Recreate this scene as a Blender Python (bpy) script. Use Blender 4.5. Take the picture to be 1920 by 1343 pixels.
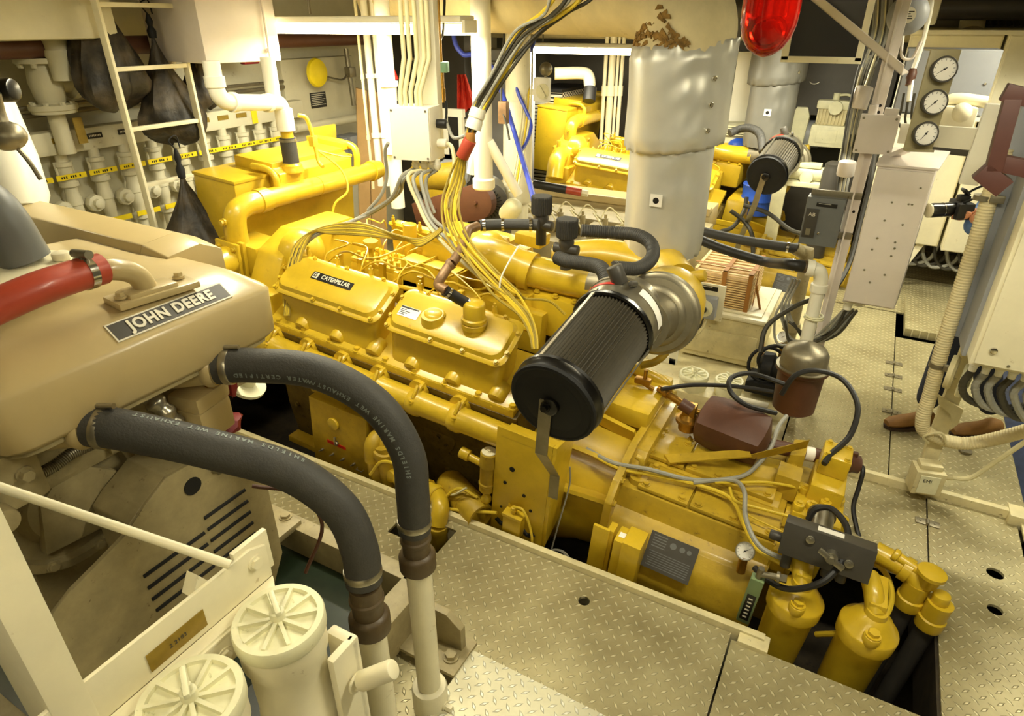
import bpy, bmesh, math, random
from mathutils import Vector, Matrix
random.seed(7)
for o in list(bpy.data.objects): bpy.data.objects.remove(o)
SC = bpy.context.scene
COL = SC.collection
R_ = math.radians
V = Vector
# ---------------- camera
FP = 1200.0; CH = 2.1; PITCH = R_(27.7); AZ = R_(28.9)
CF = V((-math.sin(AZ)*math.cos(PITCH), math.cos(AZ)*math.cos(PITCH), -math.sin(PITCH)))
CR = V((math.cos(AZ), math.sin(AZ), 0)); CU = CR.cross(CF)
CAM = V((0, 0, CH))
cd = bpy.data.cameras.new('camera'); cam = bpy.data.objects.new('camera', cd); COL.objects.link(cam)
cd.sensor_width = 36; cd.lens = 36*FP/1920; cd.clip_start = 0.05
cam.matrix_world = Matrix(((CR.x, CU.x, -CF.x, 0), (CR.y, CU.y, -CF.y, 0), (CR.z, CU.z, -CF.z, CH), (0, 0, 0, 1)))
SC.camera = cam
SC.view_settings.view_transform = 'Standard'; SC.view_settings.look = 'None'
SC.view_settings.gamma = 1; SC.view_settings.use_curve_mapping = False
SC.view_settings.exposure = 0.12
# ---------------- world and lamps
w = bpy.data.worlds.new('world'); SC.world = w; w.use_nodes = True
w.node_tree.nodes['Background'].inputs[0].default_value = (1, .86, .5, 1)
w.node_tree.nodes['Background'].inputs[1].default_value = 0.35
WARM = (1, .968, .77)
def area(name, loc, sx, sy, power, rot=(0, 0, 0), col=WARM):
    l = bpy.data.lights.new(name, 'AREA'); l.shape = 'RECTANGLE'; l.size = sx; l.size_y = sy
    l.energy = power; l.color = col
    o = bpy.data.objects.new(name, l); COL.objects.link(o); o.location = loc; o.rotation_euler = rot
    return o
# every lamp hangs just below a fluorescent fitting built further down
LAMPS = [(-2.68, 3.15, 2.03, 1.36, 50, 'x'), (-2.5, 6.0, 1.83, 1.6, 44, 'x'), (-.62, 5.5, 1.93, .8, 40, 'x'),
         (-1.8, 1.8, 2.42, 1.4, 27, 'x'), (.55, 1.6, 2.46, 1.4, 34, 'x'), (1.3, 4.2, 2.46, 1.4, 62, 'x'),  # this row and the next: unseen ceiling fittings, added for their light
         (-3.6, .6, 2.46, 1.4, 8, 'x'), (-.2, -.3, 2.46, 1.4, 8, 'x')]
for i, (lx, ly, lz, ln, pw, ax) in enumerate(LAMPS):
    area('tube_light', (lx, ly, lz), ln, .12, pw)

def U(x, y, z=None, Y=None, X=None, d=None):
    r = CR*((x-960)/FP) + CU*((671.5-y)/FP) + CF
    if z is not None: t = (z-CH)/r.z
    elif Y is not None: t = Y/r.y
    elif X is not None: t = X/r.x
    else: t = d
    return CAM + r*t
# engine frame: shaft line falls 4.5 degrees towards aft
TI = R_(4.5)
EO = V((-1.2, 2.6, 0)); EXV = V((math.cos(TI), 0, -math.sin(TI))); EYV = V((0, 1, 0)); EZV = V((math.sin(TI), 0, math.cos(TI)))
ME = Matrix(((EXV.x, 0, EZV.x, EO.x), (0, 1, 0, EO.y), (EXV.z, 0, EZV.z, EO.z), (0, 0, 0, 1)))
MEI = ME.inverted()
def E(x, y, z): return ME @ V((x, y, z))
def EU(x, y, z=None, Y=None, X=None):
    r = CR*((x-960)/FP) + CU*((671.5-y)/FP) + CF
    c = MEI @ CAM; r = MEI.to_3x3() @ r
    if z is not None: t = (z-c.z)/r.z
    elif Y is not None: t = (Y-c.y)/r.y
    else: t = (X-c.x)/r.x
    return c + r*t          # engine coordinates

# ---------------- materials
MATS = {}
def lin(c): return tuple(((v/255)/12.92 if v/255 <= .04045 else ((v/255+.055)/1.055)**2.4) for v in c) + (1,)
def mat(name, rgb, rough=.45, metal=0, var=.12, scale=9, bump=0, wear=None, wearamt=.5, bscale=60, coat=0, emit=0, trans=0, ior=1.45):
    m = bpy.data.materials.new(name); m.use_nodes = True; nt = m.node_tree; N = nt.nodes; L = nt.links
    b = N['Principled BSDF']; b.inputs['Roughness'].default_value = rough; b.inputs['Metallic'].default_value = metal
    c = lin(rgb) if max(rgb) > 1 else tuple(rgb)+(1,)
    b.inputs['Base Color'].default_value = c
    if coat: b.inputs['Coat Weight'].default_value = coat; b.inputs['Coat Roughness'].default_value = .15
    if trans: b.inputs['Transmission Weight'].default_value = trans; b.inputs['IOR'].default_value = ior
    if emit: b.inputs['Emission Color'].default_value = c; b.inputs['Emission Strength'].default_value = emit
    if var or bump or wear:
        tc = N.new('ShaderNodeTexCoord'); geo = N.new('ShaderNodeNewGeometry')
        n = N.new('ShaderNodeTexNoise'); n.inputs['Scale'].default_value = scale; n.inputs['Detail'].default_value = 5; n.inputs['Roughness'].default_value = .65
        L.new(tc.outputs['Object'], n.inputs['Vector'])
        if var:
            r = N.new('ShaderNodeValToRGB'); r.color_ramp.elements[0].position = .3; r.color_ramp.elements[1].position = .7
            r.color_ramp.elements[0].color = tuple(v*(1-var*1.6) for v in c[:3]) + (1,)
            r.color_ramp.elements[1].color = tuple(min(1, v*(1+var*.7)) for v in c[:3]) + (1,)
            L.new(n.outputs['Fac'], r.inputs['Fac']); src = r.outputs['Color']
            if wear:
                n2 = N.new('ShaderNodeTexNoise'); n2.inputs['Scale'].default_value = scale*2.7; n2.inputs['Detail'].default_value = 8; n2.inputs['Roughness'].default_value = .7
                L.new(tc.outputs['Object'], n2.inputs['Vector'])
                r2 = N.new('ShaderNodeValToRGB'); r2.color_ramp.elements[0].position = .56+.1*(1-wearamt); r2.color_ramp.elements[1].position = .66+.1*(1-wearamt)
                L.new(n2.outputs['Fac'], r2.inputs['Fac'])
                mx = N.new('ShaderNodeMixRGB'); mx.inputs[2].default_value = lin(wear); L.new(r2.outputs['Color'], mx.inputs[0]); L.new(src, mx.inputs[1]); src = mx.outputs[0]
            L.new(src, b.inputs['Base Color'])
        if bump:
            n3 = N.new('ShaderNodeTexNoise'); n3.inputs['Scale'].default_value = bscale; n3.inputs['Detail'].default_value = 3
            L.new(tc.outputs['Object'], n3.inputs['Vector'])
            bp = N.new('ShaderNodeBump'); bp.inputs['Strength'].default_value = bump; bp.inputs['Distance'].default_value = .004
            L.new(n3.outputs['Fac'], bp.inputs['Height']); L.new(bp.outputs['Normal'], b.inputs['Normal'])
    MATS[name] = m; return m
M = MATS
mat('yellow', (208, 174, 38), .36, var=.10, scale=6, bump=.12, wear=(176, 132, 30), wearamt=.25, coat=.3)
mat('yellow_dull', (182, 150, 32), .5, var=.16, scale=8, bump=.2, wear=(120, 92, 34), wearamt=.5)
mat('yellow_worn', (186, 154, 38), .45, var=.16, scale=7, bump=.2, wear=(112, 84, 34), wearamt=.42, coat=.2)
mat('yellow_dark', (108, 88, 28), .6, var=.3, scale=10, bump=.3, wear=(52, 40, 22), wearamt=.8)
mat('yellow_far', (206, 168, 30), .4, var=.1)
mat('beige', (186, 166, 118), .38, var=.05, scale=4, bump=.05, coat=.25)
mat('beige_dull', (160, 146, 106), .5, var=.15, scale=12, bump=.15, wear=(98, 78, 48), wearamt=.35)
mat('cream', (232, 224, 192), .42, var=.05, scale=6, bump=.12, wear=(170, 150, 100), wearamt=.1)
mat('cream_worn', (214, 202, 156), .5, var=.12, scale=10, bump=.2, wear=(92, 70, 38), wearamt=.35)
mat('cream_wall', (206, 200, 172), .55, var=.08, scale=3, bump=.1, wear=(140, 124, 88), wearamt=.1)
mat('white', (240, 236, 218), .4, var=.03, scale=5)
mat('pinkwhite', (226, 216, 206), .4, var=.04, scale=5)
mat('plastic_white', (236, 232, 214), .35, var=.03)
mat('lid_white', (226, 222, 186), .45, var=.08, scale=14, wear=(150, 150, 80), wearamt=.2)
mat('grey_paint', (150, 152, 156), .45, var=.04, scale=5)
mat('grey_box', (106, 108, 106), .45, var=.05)
mat('dark_grey', (66, 62, 55), .45, var=.1)
mat('rubber', (62, 60, 56), .62, var=.12, scale=12, bump=.25, bscale=160)
mat('rubber_black', (34, 32, 30), .5, var=.1)
mat('black', (16, 14, 12), .28, var=.1, coat=.3)
mat('black_matt', (10, 9, 8), .7, var=.2)
mat('cable_olive', (160, 138, 50), .5, var=.12)
mat('lagging_shaded', (128, 126, 118), .45, metal=.2, var=.06, scale=3, bump=.4, bscale=9)  # darker copy of the silver lagging, with shade put into its colour
mat('pleat', (66, 60, 46), .6, var=.1, scale=40)
mat('steel', (176, 170, 152), .3, metal=.9, var=.08, scale=14, bump=.08)
mat('steel_dull', (150, 142, 120), .42, metal=.75, var=.15, scale=10, bump=.15, wear=(96, 74, 44), wearamt=.3)
mat('chrome', (226, 222, 212), .15, metal=1, var=0)
mat('brass', (170, 128, 52), .35, metal=.8, var=.15, scale=14)
mat('brass_tag', (150, 124, 44), .45, metal=.3, var=.12, scale=30)
mat('copper', (142, 110, 76), .45, metal=.3, var=.25, scale=18, bump=.2, wear=(200, 170, 110), wearamt=.4)
mat('brown', (92, 56, 38), .5, var=.12, scale=8, bump=.15)
mat('brown_coupling', (88, 72, 48), .45, var=.15, scale=16, bump=.2)
mat('red_brown', (78, 44, 36), .55, var=.1)
mat('red', (190, 32, 18), .4, var=.05)
mat('red_cloth', (226, 66, 40), .8, var=.12, scale=14, bump=.4, bscale=30)
mat('red_hose', (178, 70, 48), .4, var=.08, scale=8, coat=.2)
mat('dark_red', (120, 16, 20), .5, var=.2)
mat('tape_yellow', (232, 206, 20), .5, var=.06)
mat('olive_plate', (158, 148, 112), .45, metal=.1, var=.06)
mat('green', (34, 66, 36), .4, var=.15)
mat('green_gauge', (120, 140, 96), .45, var=.1)
mat('dark_green', (28, 40, 22), .3, var=.3, scale=5)
mat('blue', (40, 84, 190), .4, var=.05)
mat('blue_hose', (54, 70, 170), .45, var=.05)
mat('blue_motor', (70, 118, 150), .45, var=.08)
mat('blue_floor', (52, 60, 84), .35, var=.3, scale=14, wear=(150, 140, 120), wearamt=.12)
mat('cardboard', (182, 146, 92), .75, var=.1, scale=5, bump=.15)
mat('wood', (238, 206, 146), .6, var=.12, scale=22, bump=.15)
mat('strap', (166, 112, 46), .6, var=.06)
mat('denim', (36, 40, 56), .85, var=.15, scale=30)
mat('shirt', (98, 130, 186), .85, var=.1, scale=20)
mat('shoe', (142, 100, 44), .7, var=.15, scale=14, bump=.3)
mat('sole', (60, 42, 26), .8, var=.1)
mat('skin', (214, 150, 110), .5, var=.05)
mat('insulation', (218, 204, 160), .75, var=.1, scale=5, bump=.35, bscale=26, wear=(160, 128, 62), wearamt=.16)
mat('frayed', (150, 116, 58), .95, var=.4, scale=30, bump=1, bscale=50)
mat('cable_grey', (150, 148, 136), .5, var=.08)
mat('cable_yellow', (214, 184, 48), .45, var=.08)
mat('cable_dark', (60, 56, 44), .5, var=.1)
mat('cable_cream', (214, 204, 160), .5, var=.08)
mat('hair', (60, 44, 28), .7, var=.1)
mat('face_white', (238, 234, 224), .35, var=0)
mat('label_black', (26, 24, 22), .4, var=0)
mat('letters', (222, 216, 196), .4, var=0)
mat('hose_text', (128, 136, 130), .6, var=0)
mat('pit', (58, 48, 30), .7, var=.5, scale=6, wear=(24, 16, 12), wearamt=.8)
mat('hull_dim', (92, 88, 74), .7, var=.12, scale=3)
mat('ceiling', (132, 126, 106), .6, var=.12, scale=4)
mat('tube_lamp', (255, 240, 196), .4, var=0, emit=14)
mat('red_glass', (226, 24, 12), .08, var=0, trans=.85)
mat('glass', (240, 240, 236), .03, var=0, trans=1)
# silvery lagging cloth with soft folds
m = mat('lagging', (206, 205, 196), .36, metal=.35, var=.05, scale=3, bump=.5, bscale=9)
# mesh bag: woven net
def net_mat():
    m = bpy.data.materials.new('mesh_net'); m.use_nodes = True; N = m.node_tree.nodes; L = m.node_tree.links
    b = N['Principled BSDF']; b.inputs['Base Color'].default_value = (.018, .014, .009, 1); b.inputs['Roughness'].default_value = .55
    tc = N.new('ShaderNodeTexCoord'); n = N.new('ShaderNodeTexNoise'); n.inputs['Scale'].default_value = 9; n.inputs['Detail'].default_value = 8
    L.new(tc.outputs['Object'], n.inputs['Vector'])
    r = N.new('ShaderNodeValToRGB'); r.color_ramp.elements[0].position = .42; r.color_ramp.elements[0].color = (.014, .011, .007, 1)
    r.color_ramp.elements[1].position = .72; r.color_ramp.elements[1].color = (.085, .062, .034, 1)
    L.new(n.outputs['Fac'], r.inputs['Fac']); L.new(r.outputs['Color'], b.inputs['Base Color'])
    bp = N.new('ShaderNodeBump'); bp.inputs['Distance'].default_value = .02; bp.inputs['Strength'].default_value = .8
    L.new(n.outputs['Fac'], bp.inputs['Height']); L.new(bp.outputs['Normal'], b.inputs['Normal'])
    MATS['net'] = m
net_mat()
# diamond tread plate: alternating raised lozenges at +-45 degrees, world scale
def tread(name, rgb, worn, rough=.38):
    m = bpy.data.materials.new(name); m.use_nodes = True; N = m.node_tree.nodes; L = m.node_tree.links
    b = N['Principled BSDF']
    g = N.new('ShaderNodeNewGeometry'); sep = N.new('ShaderNodeSeparateXYZ'); L.new(g.outputs['Position'], sep.inputs[0])
    def mth(op, a, c=None, d=None):
        n = N.new('ShaderNodeMath'); n.operation = op
        for i, v in enumerate((a, c, d)):
            if v is None: continue
            if isinstance(v, (int, float)): n.inputs[i].default_value = v
            else: L.new(v, n.inputs[i])
        return n.outputs[0]
    P = .052
    def loz(offu, offv, sgn):
        u = mth('SUBTRACT', mth('FRACT', mth('ADD', mth('DIVIDE', sep.outputs[0], P), offu)), .5)
        v = mth('SUBTRACT', mth('FRACT', mth('ADD', mth('DIVIDE', sep.outputs[1], P), offv)), .5)
        a = mth('MULTIPLY', mth('ADD', u, mth('MULTIPLY', v, sgn)), .707)
        c = mth('MULTIPLY', mth('SUBTRACT', u, mth('MULTIPLY', v, sgn)), .707)
        # lozenge: |a|/.32 + |c|/.09 < 1
        s = mth('ADD', mth('DIVIDE', mth('ABSOLUTE', a), .38), mth('DIVIDE', mth('ABSOLUTE', c), .13))
        return mth('MAXIMUM', mth('SUBTRACT', 1.0, s), 0)
    h = mth('MAXIMUM', loz(0, 0, 1), loz(.5, .5, -1))
    hh = mth('MINIMUM', mth('MULTIPLY', h, 2.2), 1.0)
    bp = N.new('ShaderNodeBump'); bp.inputs['Distance'].default_value = .0035; bp.inputs['Strength'].default_value = .9
    L.new(hh, bp.inputs['Height']); L.new(bp.outputs['Normal'], b.inputs['Normal'])
    n = N.new('ShaderNodeTexNoise'); n.inputs['Scale'].default_value = 2.6; n.inputs['Detail'].default_value = 7; n.inputs['Roughness'].default_value = .62
    L.new(g.outputs['Position'], n.inputs['Vector'])
    r = N.new('ShaderNodeValToRGB'); r.color_ramp.elements[0].position = .3; r.color_ramp.elements[1].position = .72
    r.color_ramp.elements[0].color = lin(worn); r.color_ramp.elements[1].color = lin(rgb)
    L.new(n.outputs['Fac'], r.inputs['Fac'])
    mx = N.new('ShaderNodeMixRGB'); mx.inputs[2].default_value = lin(tuple(min(255, v+50) for v in rgb))
    L.new(mth('MULTIPLY', hh, .55), mx.inputs[0]); L.new(r.outputs['Color'], mx.inputs[1]); L.new(mx.outputs[0], b.inputs['Base Color'])
    b.inputs['Metallic'].default_value = .3; b.inputs['Roughness'].default_value = rough
    MATS[name] = m
tread('tread', (188, 178, 136), (142, 130, 92))
tread('tread_bright', (226, 222, 192), (186, 178, 146))
def mesh_grille():
    m = mat('grille', (206, 200, 180), .5, var=0); N = m.node_tree.nodes; L = m.node_tree.links; b = N['Principled BSDF']
    g = N.new('ShaderNodeNewGeometry'); sep = N.new('ShaderNodeSeparateXYZ'); L.new(g.outputs['Position'], sep.inputs[0])
    def mth(op, a, c):
        n = N.new('ShaderNodeMath'); n.operation = op
        for i, v in enumerate((a, c)):
            if isinstance(v, (int, float)): n.inputs[i].default_value = v
            else: L.new(v, n.inputs[i])
        return n.outputs[0]
    s1 = mth('ADD', mth('MULTIPLY', sep.outputs[1], 16), mth('MULTIPLY', sep.outputs[2], 26))
    s2 = mth('SUBTRACT', mth('MULTIPLY', sep.outputs[1], 16), mth('MULTIPLY', sep.outputs[2], 26))
    f = mth('MAXIMUM', mth('GREATER_THAN', mth('FRACT', s1, 0), .72), mth('GREATER_THAN', mth('FRACT', s2, 0), .72))
    mx = N.new('ShaderNodeMixRGB'); mx.inputs[1].default_value = (.012, .01, .008, 1); mx.inputs[2].default_value = lin((206, 200, 180))
    L.new(f, mx.inputs[0]); L.new(mx.outputs[0], b.inputs['Base Color'])
mesh_grille()

# ---------------- geometry helpers
I4 = Matrix.Identity(4)
def frame(zdir, up=None):
    z = V(zdir).normalized(); u = V(up) if up else (V((0, 0, 1)) if abs(z.z) < .95 else V((1, 0, 0)))
    x = u.cross(z).normalized(); y = z.cross(x)
    return Matrix(((x.x, y.x, z.x), (x.y, y.y, z.y), (x.z, y.z, z.z)))
def catmull(pts, sub=6):
    P = [V(p) for p in pts]
    if len(P) < 3: return P
    Q = [P[0]*2-P[1]] + P + [P[-1]*2-P[-2]]; out = []
    for i in range(1, len(Q)-2):
        a, b, c, d = Q[i-1:i+3]
        for k in range(sub):
            t = k/sub
            out.append(.5*((2*b) + (c-a)*t + (2*a-5*b+4*c-d)*t*t + (3*b-a-3*c+d)*t**3))
    out.append(P[-1]); return out
WL = {}
class G:
    def __init__(s, mt=None): s.bm = bmesh.new(); s.M = mt or I4; s.mi = 0
    def v(s, p): return s.bm.verts.new(s.M @ V(p))
    def f(s, vs, sm=True):
        try:
            fc = s.bm.faces.new(vs); fc.smooth = sm; fc.material_index = s.mi; return fc
        except ValueError: return None
    def box(s, a, b, bev=0, rot=None, piv=None):
        a, b = V(a), V(b); c = (a+b)/2; h = (b-a)/2
        for i in range(3): h[i] = abs(h[i])
        return s.obox(c, h*2, rot, bev)
    def obox(s, c, size, rot=None, bev=0, top=None):
        # rot: 3x3 matrix or z angle; top: (sx, sy) scale of the upper face
        c = V(c); h = V(size)/2
        Rm = Matrix.Rotation(rot, 3, 'Z') if isinstance(rot, (int, float)) else (rot or Matrix.Identity(3))
        vs = []
        for k in (-1, 1):
            for (i, j) in ((-1, -1), (1, -1), (1, 1), (-1, 1)):
                q = V((i*h.x, j*h.y, k*h.z))
                if top and k == 1: q.x *= top[0]; q.y *= top[1]
                vs.append(s.v(c + Rm @ q))
        fs = [s.f([vs[0], vs[3], vs[2], vs[1]]), s.f(vs[4:])] + [s.f([vs[i], vs[(i+1) % 4], vs[4+(i+1) % 4], vs[4+i]]) for i in range(4)]
        if bev:
            es = list({e for f_ in fs for e in f_.edges})
            r = bmesh.ops.bevel(s.bm, geom=es, offset=bev, segments=2, profile=.6, affect='EDGES', clamp_overlap=True)
            for f_ in r['faces']: f_.smooth = True; f_.material_index = s.mi
        return s
    def ringv(s, c, Rm, r, n): return [s.v(V(c) + Rm @ V((r*math.cos(6.28318*i/n), r*math.sin(6.28318*i/n), 0))) for i in range(n)]
    def skinr(s, A, B):
        n = len(A)
        for i in range(n): s.f([A[i], A[(i+1) % n], B[(i+1) % n], B[i]])
    def lathe(s, p, q, prof, n=24, cap=True):
        # prof: (distance along p->q, radius)
        p = V(p); d = (V(q)-p).normalized(); Rm = frame(d); prev = None; first = None
        for (t, r) in prof:
            cur = s.ringv(p + d*t, Rm, max(r, 1e-4), n)
            if prev: s.skinr(prev, cur)
            else: first = cur
            prev = cur
        if cap: s.f(first[::-1]); s.f(prev)
        return s
    def cyl(s, p, q, r, r2=None, n=20, cap=True):
        L = (V(q)-V(p)).length
        return s.lathe(p, q, [(0, r), (L, r if r2 is None else r2)], n, cap)
    def rcyl(s, p, q, r, b=.005, n=24):
        L = (V(q)-V(p)).length; b = min(b, r*.5, L*.4)
        return s.lathe(p, q, [(0, r-b), (b*.3, r-b*.3), (b, r), (L-b, r), (L-b*.3, r-b*.3), (L, r-b)], n)
    def tube(s, pts, r, n=10, sub=6, cap=True, rib=0, ribn=0):
        P = catmull(pts, sub) if sub else [V(p) for p in pts]
        rr = r if callable(r) else (lambda t: r)
        if ribn:
            # resample evenly so the ribs are regular
            seg = [0]
            for i in range(1, len(P)): seg.append(seg[-1]+(P[i]-P[i-1]).length)
            Q = []; j = 0; tot = seg[-1]; K = ribn*4
            for k in range(K+1):
                t = tot*k/K
                while j < len(P)-2 and seg[j+1] < t: j += 1
                u = (t-seg[j])/max(1e-9, seg[j+1]-seg[j]); Q.append(P[j].lerp(P[j+1], min(1, max(0, u))))
            P = Q
        prev = None; first = None; up = None; K = len(P)-1
        for i, p in enumerate(P):
            d = (P[min(i+1, K)]-P[max(i-1, 0)]).normalized()
            if d.length < .5: continue
            if up is None: Rm = frame(d)
            else:
                x = (up - d*up.dot(d)).normalized(); y = d.cross(x); Rm = Matrix(((x.x, y.x, d.x), (x.y, y.y, d.y), (x.z, y.z, d.z)))
            up = Rm @ V((1, 0, 0))
            rad = rr(i/max(1, K)) + (rib*(1 if i % 4 in (1, 2) else 0) if ribn else 0)
            cur = s.ringv(p, Rm, rad, n)
            if prev: s.skinr(prev, cur)
            else: first = cur
            prev = cur
        if cap: s.f(first[::-1]); s.f(prev)
        return s
    def prism(s, poly, vec, bev=0):
        A = [s.v(p) for p in poly]; B = [s.v(V(p)+V(vec)) for p in poly]; n = len(A)
        fs = [s.f(A[::-1]), s.f(B)] + [s.f([A[i], A[(i+1) % n], B[(i+1) % n], B[i]]) for i in range(n)]
        if bev:
            es = list({e for f_ in fs if f_ for e in f_.edges})
            r = bmesh.ops.bevel(s.bm, geom=es, offset=bev, segments=2, profile=.6, affect='EDGES', clamp_overlap=True)
            for f_ in r['faces']: f_.smooth = True; f_.material_index = s.mi
        return s
    def ball(s, c, r, sc=(1, 1, 1), n=16, Rm=None):
        Rm = Rm or Matrix.Identity(3); m_ = n//2; prev = None; rows = []
        for j in range(m_+1):
            th = math.pi*j/m_
            if j in (0, m_): rows.append([s.v(V(c)+Rm @ V((0, 0, r*sc[2]*math.cos(th))))]); continue
            rows.append([s.v(V(c)+Rm @ V((r*sc[0]*math.sin(th)*math.cos(6.28318*i/n), r*sc[1]*math.sin(th)*math.sin(6.28318*i/n), r*sc[2]*math.cos(th)))) for i in range(n)])
        for j in range(m_):
            A, B = rows[j], rows[j+1]
            for i in range(n):
                k = (i+1) % n
                if len(A) == 1: s.f([A[0], B[i], B[k]])
                elif len(B) == 1: s.f([A[i], B[0], A[k]])
                else: s.f([A[i], B[i], B[k], A[k]])
        return s
    def torus(s, c, ax, Rr, r, n=28, m_=8, a0=0, a1=6.28318):
        Rm = frame(ax); pts = [V(c)+Rm @ V((Rr*math.cos(a0+(a1-a0)*i/n), Rr*math.sin(a0+(a1-a0)*i/n), 0)) for i in range(n+1)]
        return s.tube(pts, r, m_, 0)
    def hexb(s, p, d, r=.012, h=.01):
        p = V(p); d = V(d).normalized()
        s.cyl(p-d*.002, p+d*h*.3, r*1.35, n=12); return s.cyl(p+d*h*.3, p+d*(h*1.1), r, n=6)
    def loft(s, rows, cap=True, closed=True):
        Vs = [[s.v(p) for p in r] for r in rows]
        for A, B in zip(Vs, Vs[1:]):
            n = len(A)
            for i in range(n if closed else n-1): s.f([A[i], A[(i+1) % n], B[(i+1) % n], B[i]])
        if cap: s.f(Vs[0][::-1]); s.f(Vs[-1])
        return s
    def out(s, name, m, parent=None, sharp=38):
        me = bpy.data.meshes.new(name)
        bmesh.ops.recalc_face_normals(s.bm, faces=s.bm.faces[:])
        vs = s.bm.verts; n = max(1, len(vs))
        lo = V((min(v.co.x for v in vs), min(v.co.y for v in vs), min(v.co.z for v in vs)))
        hi = V((max(v.co.x for v in vs), max(v.co.y for v in vs), max(v.co.z for v in vs)))
        c = V(((lo.x+hi.x)/2, (lo.y+hi.y)/2, lo.z))
        for v in vs: v.co -= c
        s.bm.to_mesh(me); s.bm.free()
        me.set_sharp_from_angle(angle=R_(sharp))
        ms = m if isinstance(m, (list, tuple)) else [m]
        for q in ms: me.materials.append(MATS[q])
        o = bpy.data.objects.new(name, me); COL.objects.link(o)
        WL[o.name] = c
        if parent: o.parent = parent; o.location = c - WL[parent.name]
        else: o.location = c
        return o
    def top(s, name, label, cat, m, group=None, sharp=38):
        o = s.out(name, m, None, sharp); o['label'] = label; o['category'] = cat
        if group: o['group'] = group
        return o
def thing(name, label, cat, loc, group=None):
    o = bpy.data.objects.new(name, None); COL.objects.link(o); o.location = V(loc); o.empty_display_size = .05
    o['label'] = label; o['category'] = cat
    if group: o['group'] = group
    WL[o.name] = V(loc); return o
def struct(g, name, m):
    o = g.out(name, m); o['kind'] = 'structure'; return o
def dup(root, off, label=None, group=None, keep=None):
    r = root.copy(); COL.objects.link(r); r.location = root.location + V(off)
    WL[r.name] = WL[root.name] + V(off)
    if label: r['label'] = label
    if group: r['group'] = group
    for ch in list(root.children):
        if keep and not keep(ch.name): continue
        c = ch.copy(); COL.objects.link(c); c.parent = r
        for g_ in list(ch.children):
            d = g_.copy(); COL.objects.link(d); d.parent = c
    return r
def text(name, body, loc, xdir, ydir, size, m, parent=None, ext=.0008, bold=.0, squash=1, align='CENTER', sp=1.0):
    cu = bpy.data.curves.new('t', 'FONT'); cu.body = body; cu.size = size; cu.extrude = ext; cu.align_x = align; cu.align_y = 'CENTER'
    cu.offset = bold; cu.space_character = sp; cu.resolution_u = 3
    to = bpy.data.objects.new('t', cu); COL.objects.link(to)
    bpy.context.view_layer.update()
    dg = bpy.context.evaluated_depsgraph_get(); me = bpy.data.meshes.new_from_object(to.evaluated_get(dg))
    bpy.data.objects.remove(to)
    x = V(xdir).normalized(); y = V(ydir); y = (y-x*y.dot(x)).normalized(); z = x.cross(y)
    for v in me.vertices: q = v.co.copy(); v.co = x*q.x*squash + y*q.y + z*(q.z+ext)
    me.materials.clear(); me.materials.append(MATS[m])
    o = bpy.data.objects.new(name, me); COL.objects.link(o); WL[o.name] = V(loc)
    if parent: o.parent = parent; o.location = V(loc)-WL[parent.name]
    else: o.location = V(loc)
    return o
# ---------------- the room
def plate(name, outer, z, m, th=.012, holes=()):
    bm = bmesh.new(); ed = []
    def loop(pts):
        vs = [bm.verts.new((p[0], p[1], z)) for p in pts]
        for i in range(len(vs)): ed.append(bm.edges.new((vs[i], vs[(i+1) % len(vs)])))
    loop(outer)
    for h in holes:
        if len(h) == 3: loop([(h[0]+h[2]*math.cos(6.28318*i/24), h[1]+h[2]*math.sin(6.28318*i/24)) for i in range(24)])
        else: loop(h)
    r = bmesh.ops.triangle_fill(bm, use_beauty=True, use_dissolve=False, edges=ed)
    fs = [g for g in r['geom'] if isinstance(g, bmesh.types.BMFace)]
    e = bmesh.ops.extrude_face_region(bm, geom=fs)
    for v in [q for q in e['geom'] if isinstance(q, bmesh.types.BMVert)]: v.co.z -= th
    g = G(); g.bm.free(); g.bm = bm
    return struct(g, name, m)
rect = lambda a, b, c, d: [(a, b), (c, b), (c, d), (a, d)]
cut = rect(-1.60, 1.70, -1.32, 1.86)
plate('floor', rect(-3.4, -1.6, -.079, 1.902), 0, 'tread', holes=[(-.64, 1.77, .024), cut])
plate('floor', rect(-.071, -1.6, .615, 1.872), 0, 'tread')
plate('floor', [(.625, -1.6), (.97, -1.6), (.97, 3.2), (.604, 3.2), (.604, 2.47), (.625, 2.47)], 0, 'tread', holes=[(.85, 2.76, .033), (.83, 2.53, .028)])
plate('floor', rect(.10, 2.56, .597, 3.2), 0, 'tread')
plate('floor', rect(-.10, 3.235, .418, 5.6), .04, 'tread')
plate('floor', rect(.424, 3.235, 1.0, 5.1), .04, 'tread')
plate('floor', rect(-3.4, 3.27, -.11, 7.5), 0, 'cream_worn', holes=[rect(-2.95, 5.75, -.16, 7.05)])
plate('floor', rect(-.08, 5.62, 1.0, 7.5), .04, 'tread')
plate('floor', rect(1.0, 3.2, 3.2, 7.5), .0, 'blue_floor')
plate('floor', rect(.98, -1.6, 3.2, 3.2), .02, 'cream_worn')
plate('floor', rect(-4.35, -1.6, -3.4, 7.5), 0, 'cream_worn')
plate('floor', rect(-.9, .1, -.10, 1.33), .035, 'tread_bright', .03)
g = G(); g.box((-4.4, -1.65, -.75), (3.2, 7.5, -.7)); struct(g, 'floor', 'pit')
g = G()
g.box((-3.4, 1.905, -.3), (.04, 1.935, .03), .003); g.box((-.05, 1.86, -.09), (.06, 1.935, .02), .004); struct(g, 'trim_1', 'cream_worn')
g = G(); g.box((-3.4, 3.22, -.3), (-.11, 3.25, .03), .003); struct(g, 'trim_2', 'cream_worn')
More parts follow.
